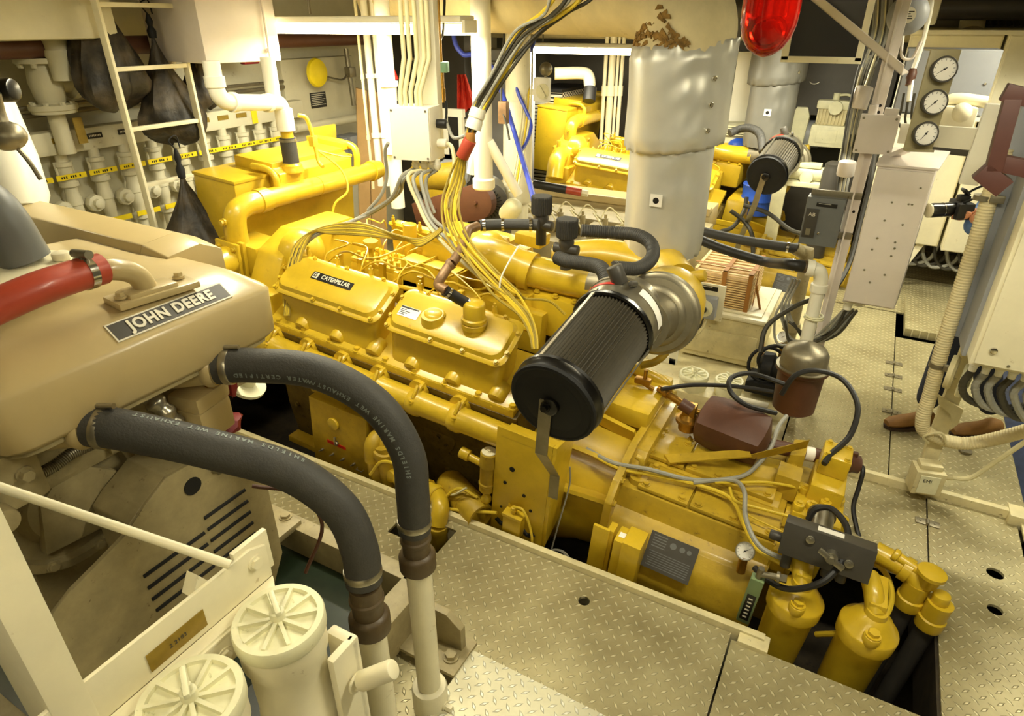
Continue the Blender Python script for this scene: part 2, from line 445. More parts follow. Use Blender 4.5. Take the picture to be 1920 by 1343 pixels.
g = G(); g.box((-.11, 3.2, -.12), (1.03, 3.232, .045), .003); g.box((.93, 3.16, -.02), (1.05, 3.26, .05), .003); struct(g, 'trim_3', 'cream_worn')
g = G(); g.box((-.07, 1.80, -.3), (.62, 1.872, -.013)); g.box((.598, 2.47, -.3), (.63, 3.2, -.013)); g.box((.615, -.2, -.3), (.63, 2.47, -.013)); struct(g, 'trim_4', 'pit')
g = G(); g.box((-4.4, -1.6, -.8), (-4.35, 7.6, 2.6)); struct(g, 'wall_forward', 'cream_wall')
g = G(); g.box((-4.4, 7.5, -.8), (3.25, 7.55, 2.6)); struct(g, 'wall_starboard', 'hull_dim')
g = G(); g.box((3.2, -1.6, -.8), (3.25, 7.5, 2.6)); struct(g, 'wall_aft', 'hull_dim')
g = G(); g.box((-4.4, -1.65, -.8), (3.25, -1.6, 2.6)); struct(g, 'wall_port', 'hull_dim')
g = G(); g.box((-4.4, -1.65, 2.6), (3.25, 7.55, 2.65)); struct(g, 'ceiling', 'ceiling')
# deck beams under the ceiling
for i, x in enumerate((-3.9, -2.9, -1.15, .9, 1.9)):
    g = G(); g.box((x-.006, -1.6, 2.3), (x+.006, 7.5, 2.6)); g.box((x-.05, -1.6, 2.29), (x+.05, 7.5, 2.302)); struct(g, 'trim_%d' % (5+i), 'cream_wall')
# hinged plate hardware belongs to the plates
def hinge(x, y, z, par):
    g = G(); g.box((x-.05, y-.022, z), (x-.006, y+.022, z+.006), .001); g.box((x+.006, y-.022, z), (x+.05, y+.022, z+.006), .001)
    g.cyl((x, y-.02, z+.006), (x, y+.02, z+.006), .008, n=10); g.box((x-.01, y-.01, z), (x+.01, y+.01, z+.004))
    for sx in (-.03, .03): g.cyl((x+sx, y, z+.005), (x+sx, y, z+.009), .005, n=8)
    g.out('hinge', 'steel_dull', par)
fl = bpy.data.objects
hinge(.6, 2.98, 0, fl['floor.002'])
for y in (4.62, 4.42, 4.22, 3.92): hinge(.421, y, .04, fl['floor.005'])
# raised hatch at the back of the walkway
g = G(); g.box((.47, 5.15, .04), (1.0, 5.9, .10), .004); g.top('deck_hatch', 'raised tread plate hatch lid at the far end of the walkway', 'hatch', 'tread')
g = G(); g.cyl((.78, 3.66, .041), (.78, 3.66, .052), .03, n=20); g.box((.765, 3.63, .05), (.795, 3.69, .056)); g.top('floor_plug', 'small round plug set in the walkway plate beside the starter box', 'plug', 'steel_dull')
# ---------------- main engine (engine coordinates: x aft, y to starboard, z up)
def hexrow(g, pts, d, r=.012, h=.012):
    for p in pts: g.hexb(p, d, r, h)
LB = R_(32); LN = V((0, -math.sin(LB), math.cos(LB))); LU = V((0, math.cos(LB), math.sin(LB)))   # lid plane of the port bank
def lidp(x, u, n=0, s=1, y0=-.48, z0=.765):   # u runs up across the lid
    p = V((x, y0, z0)) + LU*u + LN*n
    if s < 0: p.y = .20 - p.y
    return p
def lid_outline(x0, x1, w, s, n, inset=0, ch=.055):
    i = inset; c = ch
    pts = [(x0+c+i*.3, i), (x1-c-i*.3, i), (x1-i, c*.8+i*.3), (x1-i, w-c*1.2-i*.3), (x1-c*1.5-i*.3, w-i), (x0+c*1.3+i*.3, w-i), (x0+i, w-c*1.0-i*.3), (x0+i, c*.8+i*.3)]
    return [lidp(x, u, n, s) for x, u in pts]
def lid_outline2(x0, x1, w, s, n, inset=0, ch=.05, k=5):
    # rounded-corner outline
    i = inset; pts = []
    X0, X1, U0, U1 = x0+i, x1-i, i, w-i
    c = ch
    for (cx, cu, a0) in ((X1-c, U0+c, -90), (X1-c, U1-c, 0), (X0+c, U1-c, 90), (X0+c, U0+c, 180)):
        for j in range(k): a = R_(a0+90*j/(k-1)); pts.append((cx+c*math.cos(a), cu+c*math.sin(a)))
    return [lidp(x, u, n, s) for x, u in pts]
def valve_cover(par, x0, x1, s, full=True):
    w = .245; g = G(ME)
    o = lid_outline2
    # skirt: from the head rail up to the lid
    base = [V((p.x, (p.y+.03*s) if False else p.y, .575)) for p in o(x0, x1, w, s, 0, .018)]
    yy = [p.y for p in base]
    g.loft([base, [p + (V((0, 0, 0))) for p in o(x0, x1, w, s, -.03, .012)], o(x0, x1, w, s, -.022, -.004), o(x0, x1, w, s, -.006, -.006), o(x0, x1, w, s, .0, .002), o(x0, x1, w, s, .002, .014), o(x0, x1, w, s, .022, .026), o(x0, x1, w, s, .026, .04)])
    b = g
    if full:
        for x in (x0+.02, (x0*1.35+x1*.65)/2+.06, (x0+x1)/2+.12, x1-.03):
            b.hexb(lidp(x, .0+.012, .004, s), LN, .009, .012)
        for x in (x0+.12, (x0+x1)/2, x1-.1): b.hexb(lidp(x, w-.004, .004, s), LN, .009, .012)
        for u in (.07, .18): b.hexb(lidp(x0+.006, u, .004, s), LN, .009, .01); b.hexb(lidp(x1-.006, u, .004, s), LN, .009, .01)
    vc = g.out('valve_cover', 'yellow', par)
    if full:
        for x in (x0+.06, x0+.26, x0+.48):
            p = lidp(x, w+.01, -.01, s); f = G(ME); f.cyl(p, p+V((0, -.004, .035)), .013, .010, 12); f.cyl(p+V((0, -.004, .035)), p+V((0, -.004, .05)), .007, n=8); f.out('injector_fitting', 'yellow', vc)
    return vc
def build_engine(full=True):
    eng = thing('diesel_engine', 'large yellow V twelve marine diesel engine with CATERPILLAR plate on the nearest valve cover', 'engine', E(-.8, 0, -.35))
    # block
    g = G(ME)
    sec = [(-.30, -.34), (-.36, -.05), (-.36, .15), (-.50, .535), (-.30, .60), (-.02, .50), (.24, .50), (.5, .60), (.68, .535), (.55, .15), (.55, -.05), (.42, -.34)]
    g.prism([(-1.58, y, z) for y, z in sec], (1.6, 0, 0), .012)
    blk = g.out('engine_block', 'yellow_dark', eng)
    g = G(ME)
    g.prism([(-1.5, -.492, .545), (-1.5, -.492, .575), (-1.5, -.22, .72), (-1.5, -.2, .68)], (1.5, 0, 0), .003)
    g.box((-1.5, -.495, .535), (.0, -.44, .572), .004)
    for k in range(9): g.hexb((-1.44+k*.178, -.476, .572), (0, 0, 1), .016, .02)
    for k in range(8): g.cyl((-1.36+k*.178, -.494, .553), (-1.36+k*.178, -.497, .553), .006, n=8)
    # small rocker bosses under the covers
    for k in range(6): g.rcyl((-1.28+k*.235, -.478, .585), (-1.28+k*.235, -.40, .63), .042, .01, 14)
    g.out('cylinder_head', 'yellow', eng)
    g = G(ME); g.prism([(-1.5, .69, .545), (-1.5, .69, .575), (-1.5, .42, .72), (-1.5, .4, .68)], (1.5, 0, 0), .003); g.out('cylinder_head', 'yellow', eng)
    for x0, x1 in ((-1.46, -.785), (-.735, -.085)):
        for s in (1, -1): 
            vc = valve_cover(eng, x0, x1, s, full or s > 0)
            if s > 0 and x0 < -1:
                # name plate on the first cover
                c = lidp((x0+x1)/2-.01, .135, .0265, 1); ux = V((1, 0, 0)); pl = G(ME)
                a = c - ux*.13 - LU*.022; pl.prism([a, a+ux*.26, a+ux*.26+LU*.044, a+LU*.044], LN*.003); P = pl.out('name_plate', 'label_black', vc)
                W = ME.to_3x3()
                text('plate_lettering', 'CATERPILLAR', ME @ (c+ux*.024+LN*.0035), W @ ux, W @ LU, .034, 'letters', P, bold=.0006, squash=.88)
                q = G(ME); a = c-ux*.122-LU*.016+LN*.003; b_ = .032
                q.prism([a, a+ux*b_, a+ux*b_+LU*b_, a+LU*b_], LN*.0008); q.out('plate_emblem', 'letters', P)
                q = G(ME); a = a+LN*.0008
                for (i0, i1, j0, j1) in ((.004, .015, .008, .012), (.004, .009, .008, .026), (.004, .015, .022, .026), (.017, .021, .003, .029), (.023, .028, .012, .016)):
                    q.prism([a+ux*i0+LU*j0, a+ux*i1+LU*j0, a+ux*i1+LU*j1, a+ux*i0+LU*j1], LN*.0006)
                q.out('emblem_marks', 'label_black', P)
            if s > 0 and x0 > -1:
                # data plate, moulded pocket and breather on the second cover
                c = lidp(x0+.10, .10, .0265, 1); ux = V((1, 0, 0)); pl = G(ME); a = c-ux*.05-LU*.028
                pl.prism([a, a+ux*.11, a+ux*.11+LU*.056, a+LU*.056], LN*.002); D = pl.out('data_plate', 'face_white', vc)
                q = G(ME)
                for k in range(5):
                    a2 = c+LN*.002-ux*.045-LU*(.02-.009*k) ; q.prism([a2, a2+ux*(.03+.013*(k % 3)), a2+ux*(.03+.013*(k % 3))+LU*.004, a2+LU*.004], LN*.0005)
                a2 = c+LN*.002-ux*.05+LU*.018; q.prism([a2, a2+ux*.1, a2+ux*.1+LU*.008, a2+LU*.008], LN*.0005)
                q.out('data_plate_print', 'label_black', D)
                p = G(ME); c2 = lidp(x0+.235, .10, .0, 1)
                p.cyl(c2, c2+V((0, -.012, .052)), .06, .052, 24); p.ball(c2+V((0, .01, .045)), .055, (1, 1, .35)); p.out('cover_pocket', 'yellow', vc)
                br = G(ME); c3 = lidp(x0+.445, .115, .0, 1); t_ = V((0, -.02, 1)).normalized()
                br.lathe(c3-t_*.02, c3+t_*.3, [(0, .05), (.05, .048), (.052, .056), (.075, .058), (.08, .052), (.085, .058), (.10, .058), (.105, .05), (.165, .05), (.175, .046), (.18, .038)], 26)
                br.out('breather', 'yellow', vc)
    # exhaust manifold along the port side
    g = G(ME); ym, zm = -.535, .455
    g.lathe((-1.66, ym, zm), (0, ym, zm), [(0, .052)] + sum([[(.11+.235*k, .058), (.19+.235*k, .058), (.20+.235*k, .066), (.235+.235*k, .068), (.25+.235*k, .066), (.26+.235*k, .059)] for k in range(6)], []) + [(1.62, .058), (1.72, .056)], 26)
    man = g.out('exhaust_manifold', 'yellow', eng)
    for k in range(6):
        x = -1.66+.2+.235*k+.015; f = G(ME)
        f.torus((x+.02, ym+.04, zm+.025), (1, 0, .0), .062, .012, 16, 8, R_(-40), R_(170))
        f.cyl((x-.005, ym+.02, zm+.05), (x-.005, ym+.085, zm+.05), .05, .055, 16)
        f.rcyl((x+.018, ym-.045, zm+.048), (x+.018, ym-.005, zm+.1), .009, .002, 10); f.hexb((x+.018, ym-.052, zm+.036), (0, -.55, -.8), .011, .012)
        f.out('manifold_clamp', 'yellow', man)
    # sump and side covers
    g = G(ME)
    for k in range(5): g.rcyl((-1.35+k*.29, -.37, .15), (-1.35+k*.29, -.34, .15), .1, .01, 20); g.hexb((-1.35+k*.29, -.372, .15), (0, -1, 0), .014, .012)
    for k in range(9): g.hexb((-1.5+k*.18, -.365, -.04), (0, -1, 0), .012, .012)
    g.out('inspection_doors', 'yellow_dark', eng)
    g = G(ME); g.box((-1.55, -.42, -.30), (.0, -.34, -.26), .004); g.box((-1.5, -.52, -.4), (.3, -.44, -.33), .004); g.out('engine_bearer', 'yellow_dull', eng)
    # front timing case, water pump and thermostat castings
    g = G(ME)
    g.prism([(-1.75, y, z) for y, z in ((-.4, .2), (-.46, .55), (-.3, .86), (-.12, .95), (.25, .95), (.5, .8), (.6, .5), (.5, .1))], (.2, 0, 0), .03)
    for y, z in ((-.35, .3), (-.4, .55), (-.3, .8), (-.1, .9), (.1, .9)): g.hexb((-1.55, y, z), (1, 0, 0), .014, .014)
    g.lathe((-1.62, -.15, .83), (-1.45, -.15, .83), [(0, .13), (.06, .14), (.1, .13), (.14, .09), (.17, .05)], 24)
    tc = g.out('timing_case', 'yellow', eng)
    g = G(ME)
    P = lambda x, y, X: EU(x, y, X=X)
    g.tube([(-1.91, -.28, .72), (-1.91, -.29, .98), (-1.91, -.22, 1.045), (-1.91, -.1, 1.05)], .062, 20, 6)
    g.tube([(-1.91, -.12, 1.05), (-1.91, .5, 1.045), (-1.91, .95, 1.045)], .058, 20, 0)
    g.cyl((-1.91, -.12, 1.05), (-1.91, -.05, 1.05), .068); g.cyl((-1.91, .86, 1.045), (-1.91, .9, 1.045), .068); g.cyl((-1.91, .35, 1.046), (-1.91, .36, 1.046), .061)
    g.cyl((-1.91, -.33, .99), (-1.91, -.38, .99), .014); g.hexb((-1.91, -.36, .99), (0, -1, 0), .016, .02)
    g.out('coolant_pipe', 'yellow', eng)
    g = G(ME)   # flanged elbow running out to port under the pipe
    g.box((-2.0, -.37, .66), (-1.82, -.35, .88), .008); g.box((-2.0, -.335, .66), (-1.82, -.31, .88), .008); g.box((-1.99, -.31, .68), (-1.75, -.1, .86), .02)
    g.tube([(-1.91, -.35, .77), (-1.9, -.5, .77), (-1.88, -.62, .72), (-1.86, -.68, .58)], .085, 20, 6)
    for z in (.69, .85):
        for x in (-1.97, -1.85): g.hexb((x, -.372, z), (0, -1, 0), .012, .012); g.hexb((x, -.31, z), (0, 1, 0), .012, .012)
    g.rcyl((-1.93, -.5, .84), (-1.93, -.5, .91), .022, .004, 14); g.rcyl((-1.93, -.58, .86), (-1.93, -.63, .86), .014, .004, 14)
    g.out('thermostat_housing', 'yellow', eng)
    g = G(ME); g.tube([(-1.6, -.1, .72), (-1.45, -.1, .74), (-1.35, -.12, .7)], .05, 16, 6); g.box((-1.72, -.46, .42), (-1.5, -.05, .70), .01); g.out('water_pump', 'yellow', eng)
    # header tank over the front
    g = G(ME); g.box((-2.36, -.17, .5), (-2.02, .80, 1.15), .006); g.box((-2.365, -.175, 1.135), (-2.015, .805, 1.152), .002); t = g.out('header_tank', 'yellow', eng)
    g = G(ME)
    g.box((-2.30, .08, 1.15), (-1.985, .70, 1.215), .006); g.prism([(-2.02, .08, 1.21), (-2.02, .70, 1.21), (-2.02, .70, 1.08), (-2.02, .08, 1.08)], (.09, 0, -.05), .006)
    g.tube([(-2.1, .04, 1.19), (-1.98, .04, 1.19), (-1.92, .04, 1.15), (-1.92, .04, 1.05)], .02, 12); g.tube([(-2.25, .74, 1.23), (-1.98, .74, 1.23), (-1.92, .74, 1.18), (-1.92, .74, 1.08)], .022, 12)
    g.box((-2.3, .68, 1.2), (-1.98, .76, 1.245), .004); g.box((-2.3, .72, 1.2), (-2.28, .95, 1.29), .002)
    g.out('tank_hatch', 'yellow', t)
    # injection pump and fuel lines in the vee
    g = G(ME)
    g.box((-1.35, .0, .62), (-.75, .16, .79), .012); g.box((-1.36, .01, .79), (-.74, .15, .815), .006)
    for k in range(12): g.cyl((-1.31+k*.046, .03, .81), (-1.31+k*.046, .03, .855), .012, n=8); g.cyl((-1.31+k*.046, .13, .81), (-1.31+k*.046, .13, .855), .012, n=8)
    g.box((-.74, -.02, .6), (-.5, .18, .8), .015)
    g.rcyl((-1.12, .25, .8), (-1.12, .25, 1.0), .04, .008); g.cyl((-1.18, -.02, .93), (-1.18, -.02, .96), .04); g.cyl((-1.18, -.02, .84), (-1.18, -.02, .93), .015)
    ip = g.out('injection_pump', 'yellow', eng)
    if full:
        rnd = random.Random(3)
        for k in range(12):
            l = G(ME); a = V((-1.31+k*.046, .03 if k % 2 else .13, .85)); xx = -1.42+k*.118
            sd = -1 if k % 2 else 1
            b_ = V((xx, -.25, .9)) if sd < 0 else V((xx, .42, .9))
            mid = (a+b_)/2 + V((rnd.uniform(-.05, .05), 0, .05+rnd.random()*.04))
            l.tube([a, a+V((0, sd*.01, .04)), mid+V((-.06, 0, .0)), mid+V((.04, 0, 0)), b_+V((0, -sd*.03, .02)), b_+V((0, 0, -.04))], .0045, 6, 5); l.out('fuel_line', 'yellow', ip)
        l = G(ME)
        for k in range(7):
            x = -1.3+k*.13; l.box((x, -.17+.02*(k % 3), .8), (x+.03, -.14+.02*(k % 3), .9), .004)
        for k in range(5):
            x = -1.35+k*.22; l.tube([(x, -.2, .84), (x+.12, -.17, .93), (x+.25, -.1, .9), (x+.3, .2, .92)], .006, 6, 5)
        l.tube([(-1.5, -.2, .8), (-1.0, -.19, .82), (-.6, -.16, .84), (-.1, -.19, .82)], .014, 8, 4)
        l.out('fuel_rail', 'yellow', ip)
    # inlet manifold / aftercooler over the vee and elbow to the turbocharger
    g = G(ME)
    g.box((-.95, .12, .72), (-.42, .46, .98), .03); g.box((-.42, .0, .7), (.05, .5, .92), .04); g.box((-.93, .14, .97), (-.5, .44, 1.02), .015)
    for k in range(5): g.hexb((-.9+k*.12, .15, 1.02), (0, 0, 1), .012, .012)
    for k in range(5): g.hexb((-.38+k*.1, .02, .92), (0, 0, 1), .012, .012)
    g.box((-.46, -.06, .62), (-.1, .02, .84), .02); g.box((-1.0, .0, .68), (-.62, .12, .9), .02)
    g.out('aftercooler', 'yellow', eng)
    g = G(ME)
    g.ball((-.52, .14, 1.0), .115, (1.1, .85, 1)); g.box((-.64, .0, .93), (-.46, .26, 1.08), .04); g.box((-.42, .2, 1.06), (-.27, .32, 1.12), .01)
    g.tube([(-.55, .08, 1.02), (-.42, .04, 1.03), (-.25, .06, 1.0)], .088, 22); g.tube([(-.27, .055, 1.0), (-.1, .09, .99), (.02, .09, 1.0), (.12, .07, 1.01)], .078, 22)
    g.cyl((-.28, .053, 1.004), (-.23, .058, .998), .095)
    for y, z in ((-.02, .98), (.03, 1.09)): g.hexb((-.63, y, z), (-.5, -.8, 0), .012, .015)
    g.out('charge_air_elbow', 'yellow', eng)
    g = G(ME)
    g.tube([(.08, .08, 1.01), (.22, .06, 1.03), (.36, -.02, 1.06), (.44, -.12, 1.06)], lambda t: .08+.03*t, 24)
    g.lathe((.455, .0, 1.02), (.445, -.44, 1.09), [(0, .09), (.03, .10), (.05, .155), (.08, .178), (.105, .182), (.125, .178), (.13, .168), (.145, .160), (.15, .135), (.165, .125), (.17, .11), (.22, .098), (.28, .10), (.32, .11)], 44)
    tb = g.out('turbocharger', 'steel_dull', eng)
    g = G(ME); g.lathe((.45, .0, 1.0), (.40, .42, 1.0), [(0, .14), (.06, .17), (.16, .165), (.22, .11)], 26); g.tube([(.4, .4, 1.0), (.3, .52, 1.02), (.22, .6, 1.05)], .1, 18)
    g.tube([(-.3, .5, .9), (-.05, .55, .97), (.2, .55, .98), (.36, .45, 1.0)], .1, 18, 6)
    g.out('turbine_housing', 'yellow', tb)
    g = G(ME); g.lathe((.235, .68, .9), (.235, .68, 1.15), [(0, .07), (.02, .09), (.1, .085), (.11, .1), (.13, .1), (.14, .085), (.16, .085)], 24); g.out('exhaust_flange', 'steel_dull', tb)
    g = G(ME); g.tube([(.5, .2, 1.07), (.5, .16, 1.04), (.49, .1, .8), (.46, .03, .74), (.4, -.02, .72)], .018, 12); g.rcyl((.5, .2, 1.0), (.5, .2, 1.1), .03); g.rcyl((.47, .2, 1.1), (.56, .2, 1.14), .028); g.rcyl((.49, .15, .9), (.53, .2, .9), .026); g.out('oil_drain_pipe', 'yellow_dull', tb)
    # flywheel housing and cone down to the gearbox
    g = G(ME)
    g.lathe((.0, .02, .02), (.5, .02, .02), [(0, .44), (.12, .46), (.15, .46), (.16, .43), (.3, .38), (.46, .36), (.48, .38), (.5, .38)], 44)
    g.prism([(.02, -.3, .4), (.02, .34, .4), (.02, .3, .66), (.02, -.25, .66)], (.2, 0, 0), .03)
    for a in (20, 45, 70, 95):
        y, z = -math.cos(R_(a)), math.sin(R_(a)); g.prism([(.14, .02+y*.44, .02+z*.44), (.14, .02+y*.5, .02+z*.5), (.46, .02+y*.43, .02+z*.43), (.46, .02+y*.34, .02+z*.34)], (0, z*.02, -y*.02))
    g.box((.22, -.06, .40), (.5, .36, .5), .02); g.tube([(.2, .25, .55), (.45, .28, .5), (.5, .3, .42)], .03, 10)
    g.out('flywheel_housing', 'yellow', eng)
    # tall drilled support bracket on the port quarter
    g = G(ME); th = .02
    g.prism([(-.02, -.60, .55), (-.02, -.60, -.07), (.22, -.60, -.06), (.25, -.60, -.02), (.25, -.60, .55)], (0, th, 0), .003)
    g.prism([(.25, -.60, .55), (.25, -.60, -.02), (.25, -.46, .06), (.25, -.40, .52)], (.018, 0, 0), .003); g.box((.0, -.6, .50), (.26, -.50, .515), .003)
    sb = g.out('support_bracket', 'yellow', eng)
    g = G(ME)
    for x, z, r in ((.09, .29, .013), (.06, .2, .009), (.16, .17, .009), (.05, .05, .006), (.1, .04, .006), (.15, .03, .008), (.2, .1, .008)): g.cyl((x-.02, -.60, z+.06), (x-.02, -.603, z+.06), r, n=14)
    for x in (.06, .2): g.tube([(x-.05, -.601, .03), (x-.02, -.601, .01), (x+.01, -.601, .03)], .011, 8)
    g.out('bracket_holes', 'black_matt', sb)
    return eng
ENG = build_engine(True)
# sensor box and air filter carried on the bracket
t = thing('sensor_box', 'small yellow sensor box on the drilled yellow bracket below the big air filter', 'sensor', E(.12, -.62, .04))
g = G(ME); g.box((.07, -.655, .01), (.16, -.602, .13), .004); g.box((.065, -.66, .12), (.165, -.602, .136), .003); g.prism([(.065, -.61, .13), (.085, -.61, .13), (.07, -.61, .155)], (0, .01, 0)); g.out('box_body', 'yellow', t)
g = G(ME); g.rcyl((.11, -.63, .136), (.11, -.63, .17), .014); g.hexb((.11, -.63, .155), (0, 0, 1), .012, .01); g.out('cable_gland', 'yellow', t)
g = G(ME); g.tube([(.11, -.63, .17), (.16, -.64, .185), (.205, -.65, .12), (.225, -.65, .03), (.19, -.64, -.02), (.12, -.63, -.005)], .006, 8); g.out('lead', 'cable_yellow', t)

def air_filter(off=(0, 0, 0), lab='', full=True):
    O = V(off)
    a = V((-.70, 1.53, 1.065)) + O; b = V((-.675, 1.965, 1.155)) + O; d = (b-a).normalized(); L = (b-a).length
    t = thing('air_filter', lab, 'filter', a+V((0, .1, -.15)), 'round pleated air filters')
    g = G(); g.lathe(a-d*.01, b, [(0, .125), (.006, .135), (.012, .137), (.03, .142), (.04, .152), (.05, .153), (.055, .15), (.03, .15), (.03, .12)][:6]+[(.052, .146)], 48); 
    g.out('end_cap', 'black', t)
    g = G(); g.lathe(a-d*.012, b, [(0, .10), (.002, .105), (.0021, .13), (.001, .134)], 40); g.torus(a-d*.004, d, .138, .010, 40, 8); g.out('end_disc', 'black_matt', t)
    # pleats as a star section
    g = G(); Rm = frame(d); n = 66 if full else 48; rows = []
    for s_ in (.03, L-.01):
        rows.append([a+d*s_+Rm @ V(((.139 if i % 2 else .127)*math.cos(6.28318*i/(2*n)), (.139 if i % 2 else .127)*math.sin(6.28318*i/(2*n)), 0)) for i in range(2*n)])
    g.loft(rows); g.out('pleated_element', 'pleat', t, 20)
    g = G(); g.torus(b-d*.02, d, .144, .011, 40, 8); g.out('rear_gasket', 'black', t)
    for an in ((-.45, 0, 1), (1, 0, -.35), (-.8, 0, -.6)):
        q = V(an); q = (q-d*q.dot(d)).normalized(); sr = G(); w_ = d.cross(q).normalized()*.007
        sr.prism([a+d*.05+q*.141-w_, a+d*.05+q*.141+w_, b+q*.148+w_, b+q*.148-w_], q*.005); sr.out('tie_strap', 'steel', t)
    g = G(); g.lathe(b-d*.01, b+d*.3, [(0, .145), (.02, .148), (.07, .148), (.10, .146), (.12, .13), (.14, .105), (.19, .10)], 40); s_ = g.out('steel_collar', 'steel', t)
    g = G(); g.lathe(b+d*.075, b+d*.1, [(0, .1495), (.014, .1495)], 40); g.out('clamp_band', 'steel_dull', t); g = G(); e1 = V((1, 0, 0)); e1 = (e1-d*e1.dot(d)).normalized(); e2 = d.cross(e1)*-1; e2 = e2 if e2.z > 0 else -e2; g.loft([[b+d*s_+(e1*math.cos(R_(x))+e2*math.sin(R_(x)))*.1495 for x in range(95, 150, 8)] for s_ in (.03, .045)], cap=False, closed=False); g.out('red_band', 'red', t)
    g = G(); g.rcyl(b+d*.03+V((0, -.0, .14)), b+d*.03+V((-.03, -.0, .20)), .028); g.rcyl(b+d*.04+V((.05, -.0, .145)), b+d*.04+V((.05, -.06, .165)), .01); g.out('hose_spigot', 'dark_grey', t)
    if full:
        g = G(); q1 = Rm @ V((0, 1, 0)); 
        for k in range(9):
            pass
        lab_rows = []
        for s_ in (.035, .07):
            lab_rows.append([b+d*s_+(e1*math.cos(R_(x))+e2*math.sin(R_(x)))*.1495 for x in range(0, 66, 6)])
        g.loft(lab_rows, cap=False, closed=False); g.out('white_label', 'face_white', s_ if False else t)
    # cranked steel stay from the hub down to the bracket
    g = G(); h = a-d*.02
    dn = V((.0, .0, -1)); side = V((.022, 0, 0))
    p = [h+V((-.01, -.01, .02)), U(1014, 853, Y=1.56)+O, U(1040, 893, Y=1.975)+O, U(1036, 935, Y=1.985)+O]
    for u_, v_ in zip(p, p[1:]): g.prism([u_-side, u_+side, v_+side, v_-side], (0, .005, 0.002))
    g.out('steel_stay', 'steel_dull', t)
    g = G(); g.rcyl(h+V((.0, -.01, 0)), h+V((.0, .02, 0)), .03, .006); g.hexb(h+V((-.01, -.012, .0)), (0, -1, 0), .012, .014); g.out('hub', 'black', t)
    return t
AF = air_filter((0, 0, 0), 'largest black pleated air filter with round end cap, centre of the photo')
# ---------------- reduction gearbox behind the engine
gb = thing('marine_gearbox', 'long yellow gearbox with bolted top plates and dark data plate, right of the air filter', 'gearbox', E(.85, 0, -.3))
g = G(ME)
sec = [(-.365, .30), (-.375, .19), (-.43, .17), (-.49, .09), (-.52, -.03), (-.50, -.15), (-.42, -.27), (-.3, -.33), (.4, -.33), (.55, -.1), (.5, .2), (.36, .30)]
g.prism([(.50, y, z) for y, z in sec], (.68, 0, 0), .018)
g.out('gearbox_housing', 'yellow_worn', gb)
g = G(ME)
fl = [(-.40, .34), (-.47, .26), (-.47, .12), (-.54, .0), (-.53, -.2), (-.44, -.34), (.5, -.34), (.6, 0), (.5, .34), (.3, .44), (-.2, .42)]
g.prism([(.47, y, z) for y, z in fl], (.035, 0, 0), .006)
for y, z in fl[:6]: g.hexb((.505, y+.025, z-.01), (1, 0, 0), .013, .012)
g.prism([(.56, y, z) for y, z in ((-.3, .3), (-.2, .40), (.25, .42), (.36, .3))], (-.06, 0, 0), .01)
g.out('gearbox_flange', 'yellow_worn', gb)
def cover_plate(x0, x1, y0, y1, z, th=.018, nb=2):
    g = G(ME); g.box((x0, y0, z), (x1, y1, z+th), .003)
    for i in range(nb):
        x = x0+.03+(x1-x0-.06)*i/max(1, nb-1)
        for y in (y0+.025, y1-.025): g.hexb((x, y, z+th), (0, 0, 1), .014, .012)
    return g.out('cover_plate', 'yellow_worn', gb)
cover_plate(.575, .80, -.355, -.16, .305); cover_plate(.81, 1.17, -.355, -.16, .305, nb=3)
cover_plate(.53, .72, -.15, .06, .335, nb=2); cover_plate(.73, 1.12, -.15, .33, .33, .022, nb=4); cover_plate(.53, .72, .07, .34, .325, nb=2)
g = G(ME)
g.box((.52, -.17, .27), (1.15, .36, .33), .008); g.tube([(.56, -.30, .3), (.56, -.30, .41), (.53, -.30, .43)], .013, 10); g.cyl((.56, -.30, .3), (.56, -.30, .33), .04)
g.box((1.10, -.05, .3), (1.2, .06, .42), .004); g.prism([(1.12, .1, .3), (1.2, .1, .3), (1.19, .1, .46), (1.13, .1, .44)], (0, .14, 0), .004); g.hexb((1.16, .098, .38), (0, -1, 0), .014, .014)
g.out('bearing_cap', 'yellow_worn', gb)
g = G(ME)
g.box((1.17, -.3, -.2), (1.27, .3, .28), .02); g.rcyl((1.2, -.1, .1), (1.36, -.1, .08), .09); g.box((1.17, -.38, .18), (1.24, -.28, .29), .006)
g.out('gearbox_end_cover', 'yellow_dull', gb)
# data plate
g = G(ME); c = V((.80, -.478, .11)); ux = V((1, 0, 0)); uz = V((0, .62, .78)).normalized(); n = ux.cross(uz)*1
pl = lambda a0, a1, b0, b1, k, h: g.prism([c+ux*a0+uz*b0+n*k, c+ux*a1+uz*b0+n*k, c+ux*a1+uz*b1+n*k, c+ux*a0+uz*b1+n*k], n*h)
pl(-.105, .105, -.075, .085, .0, .004); dp = g.out('data_plate', 'dark_grey', gb)
g = G(ME)
for k in range(5): pl(-.09, -.03, .07-.012*k, .074-.012*k, .004, .0006)
for k in range(7): pl(-.09+.004*(k % 3), .09, -.0-.01*k, .003-.01*k, .004, .0006)
for (a, r) in ((-.0, .014), (.04, .012), (.07, .010)): p = c+ux*a+uz*.052+n*.004; g.cyl(p, p+n*.0008, r, n=16)
g.out('plate_print', 'grey_box', dp)
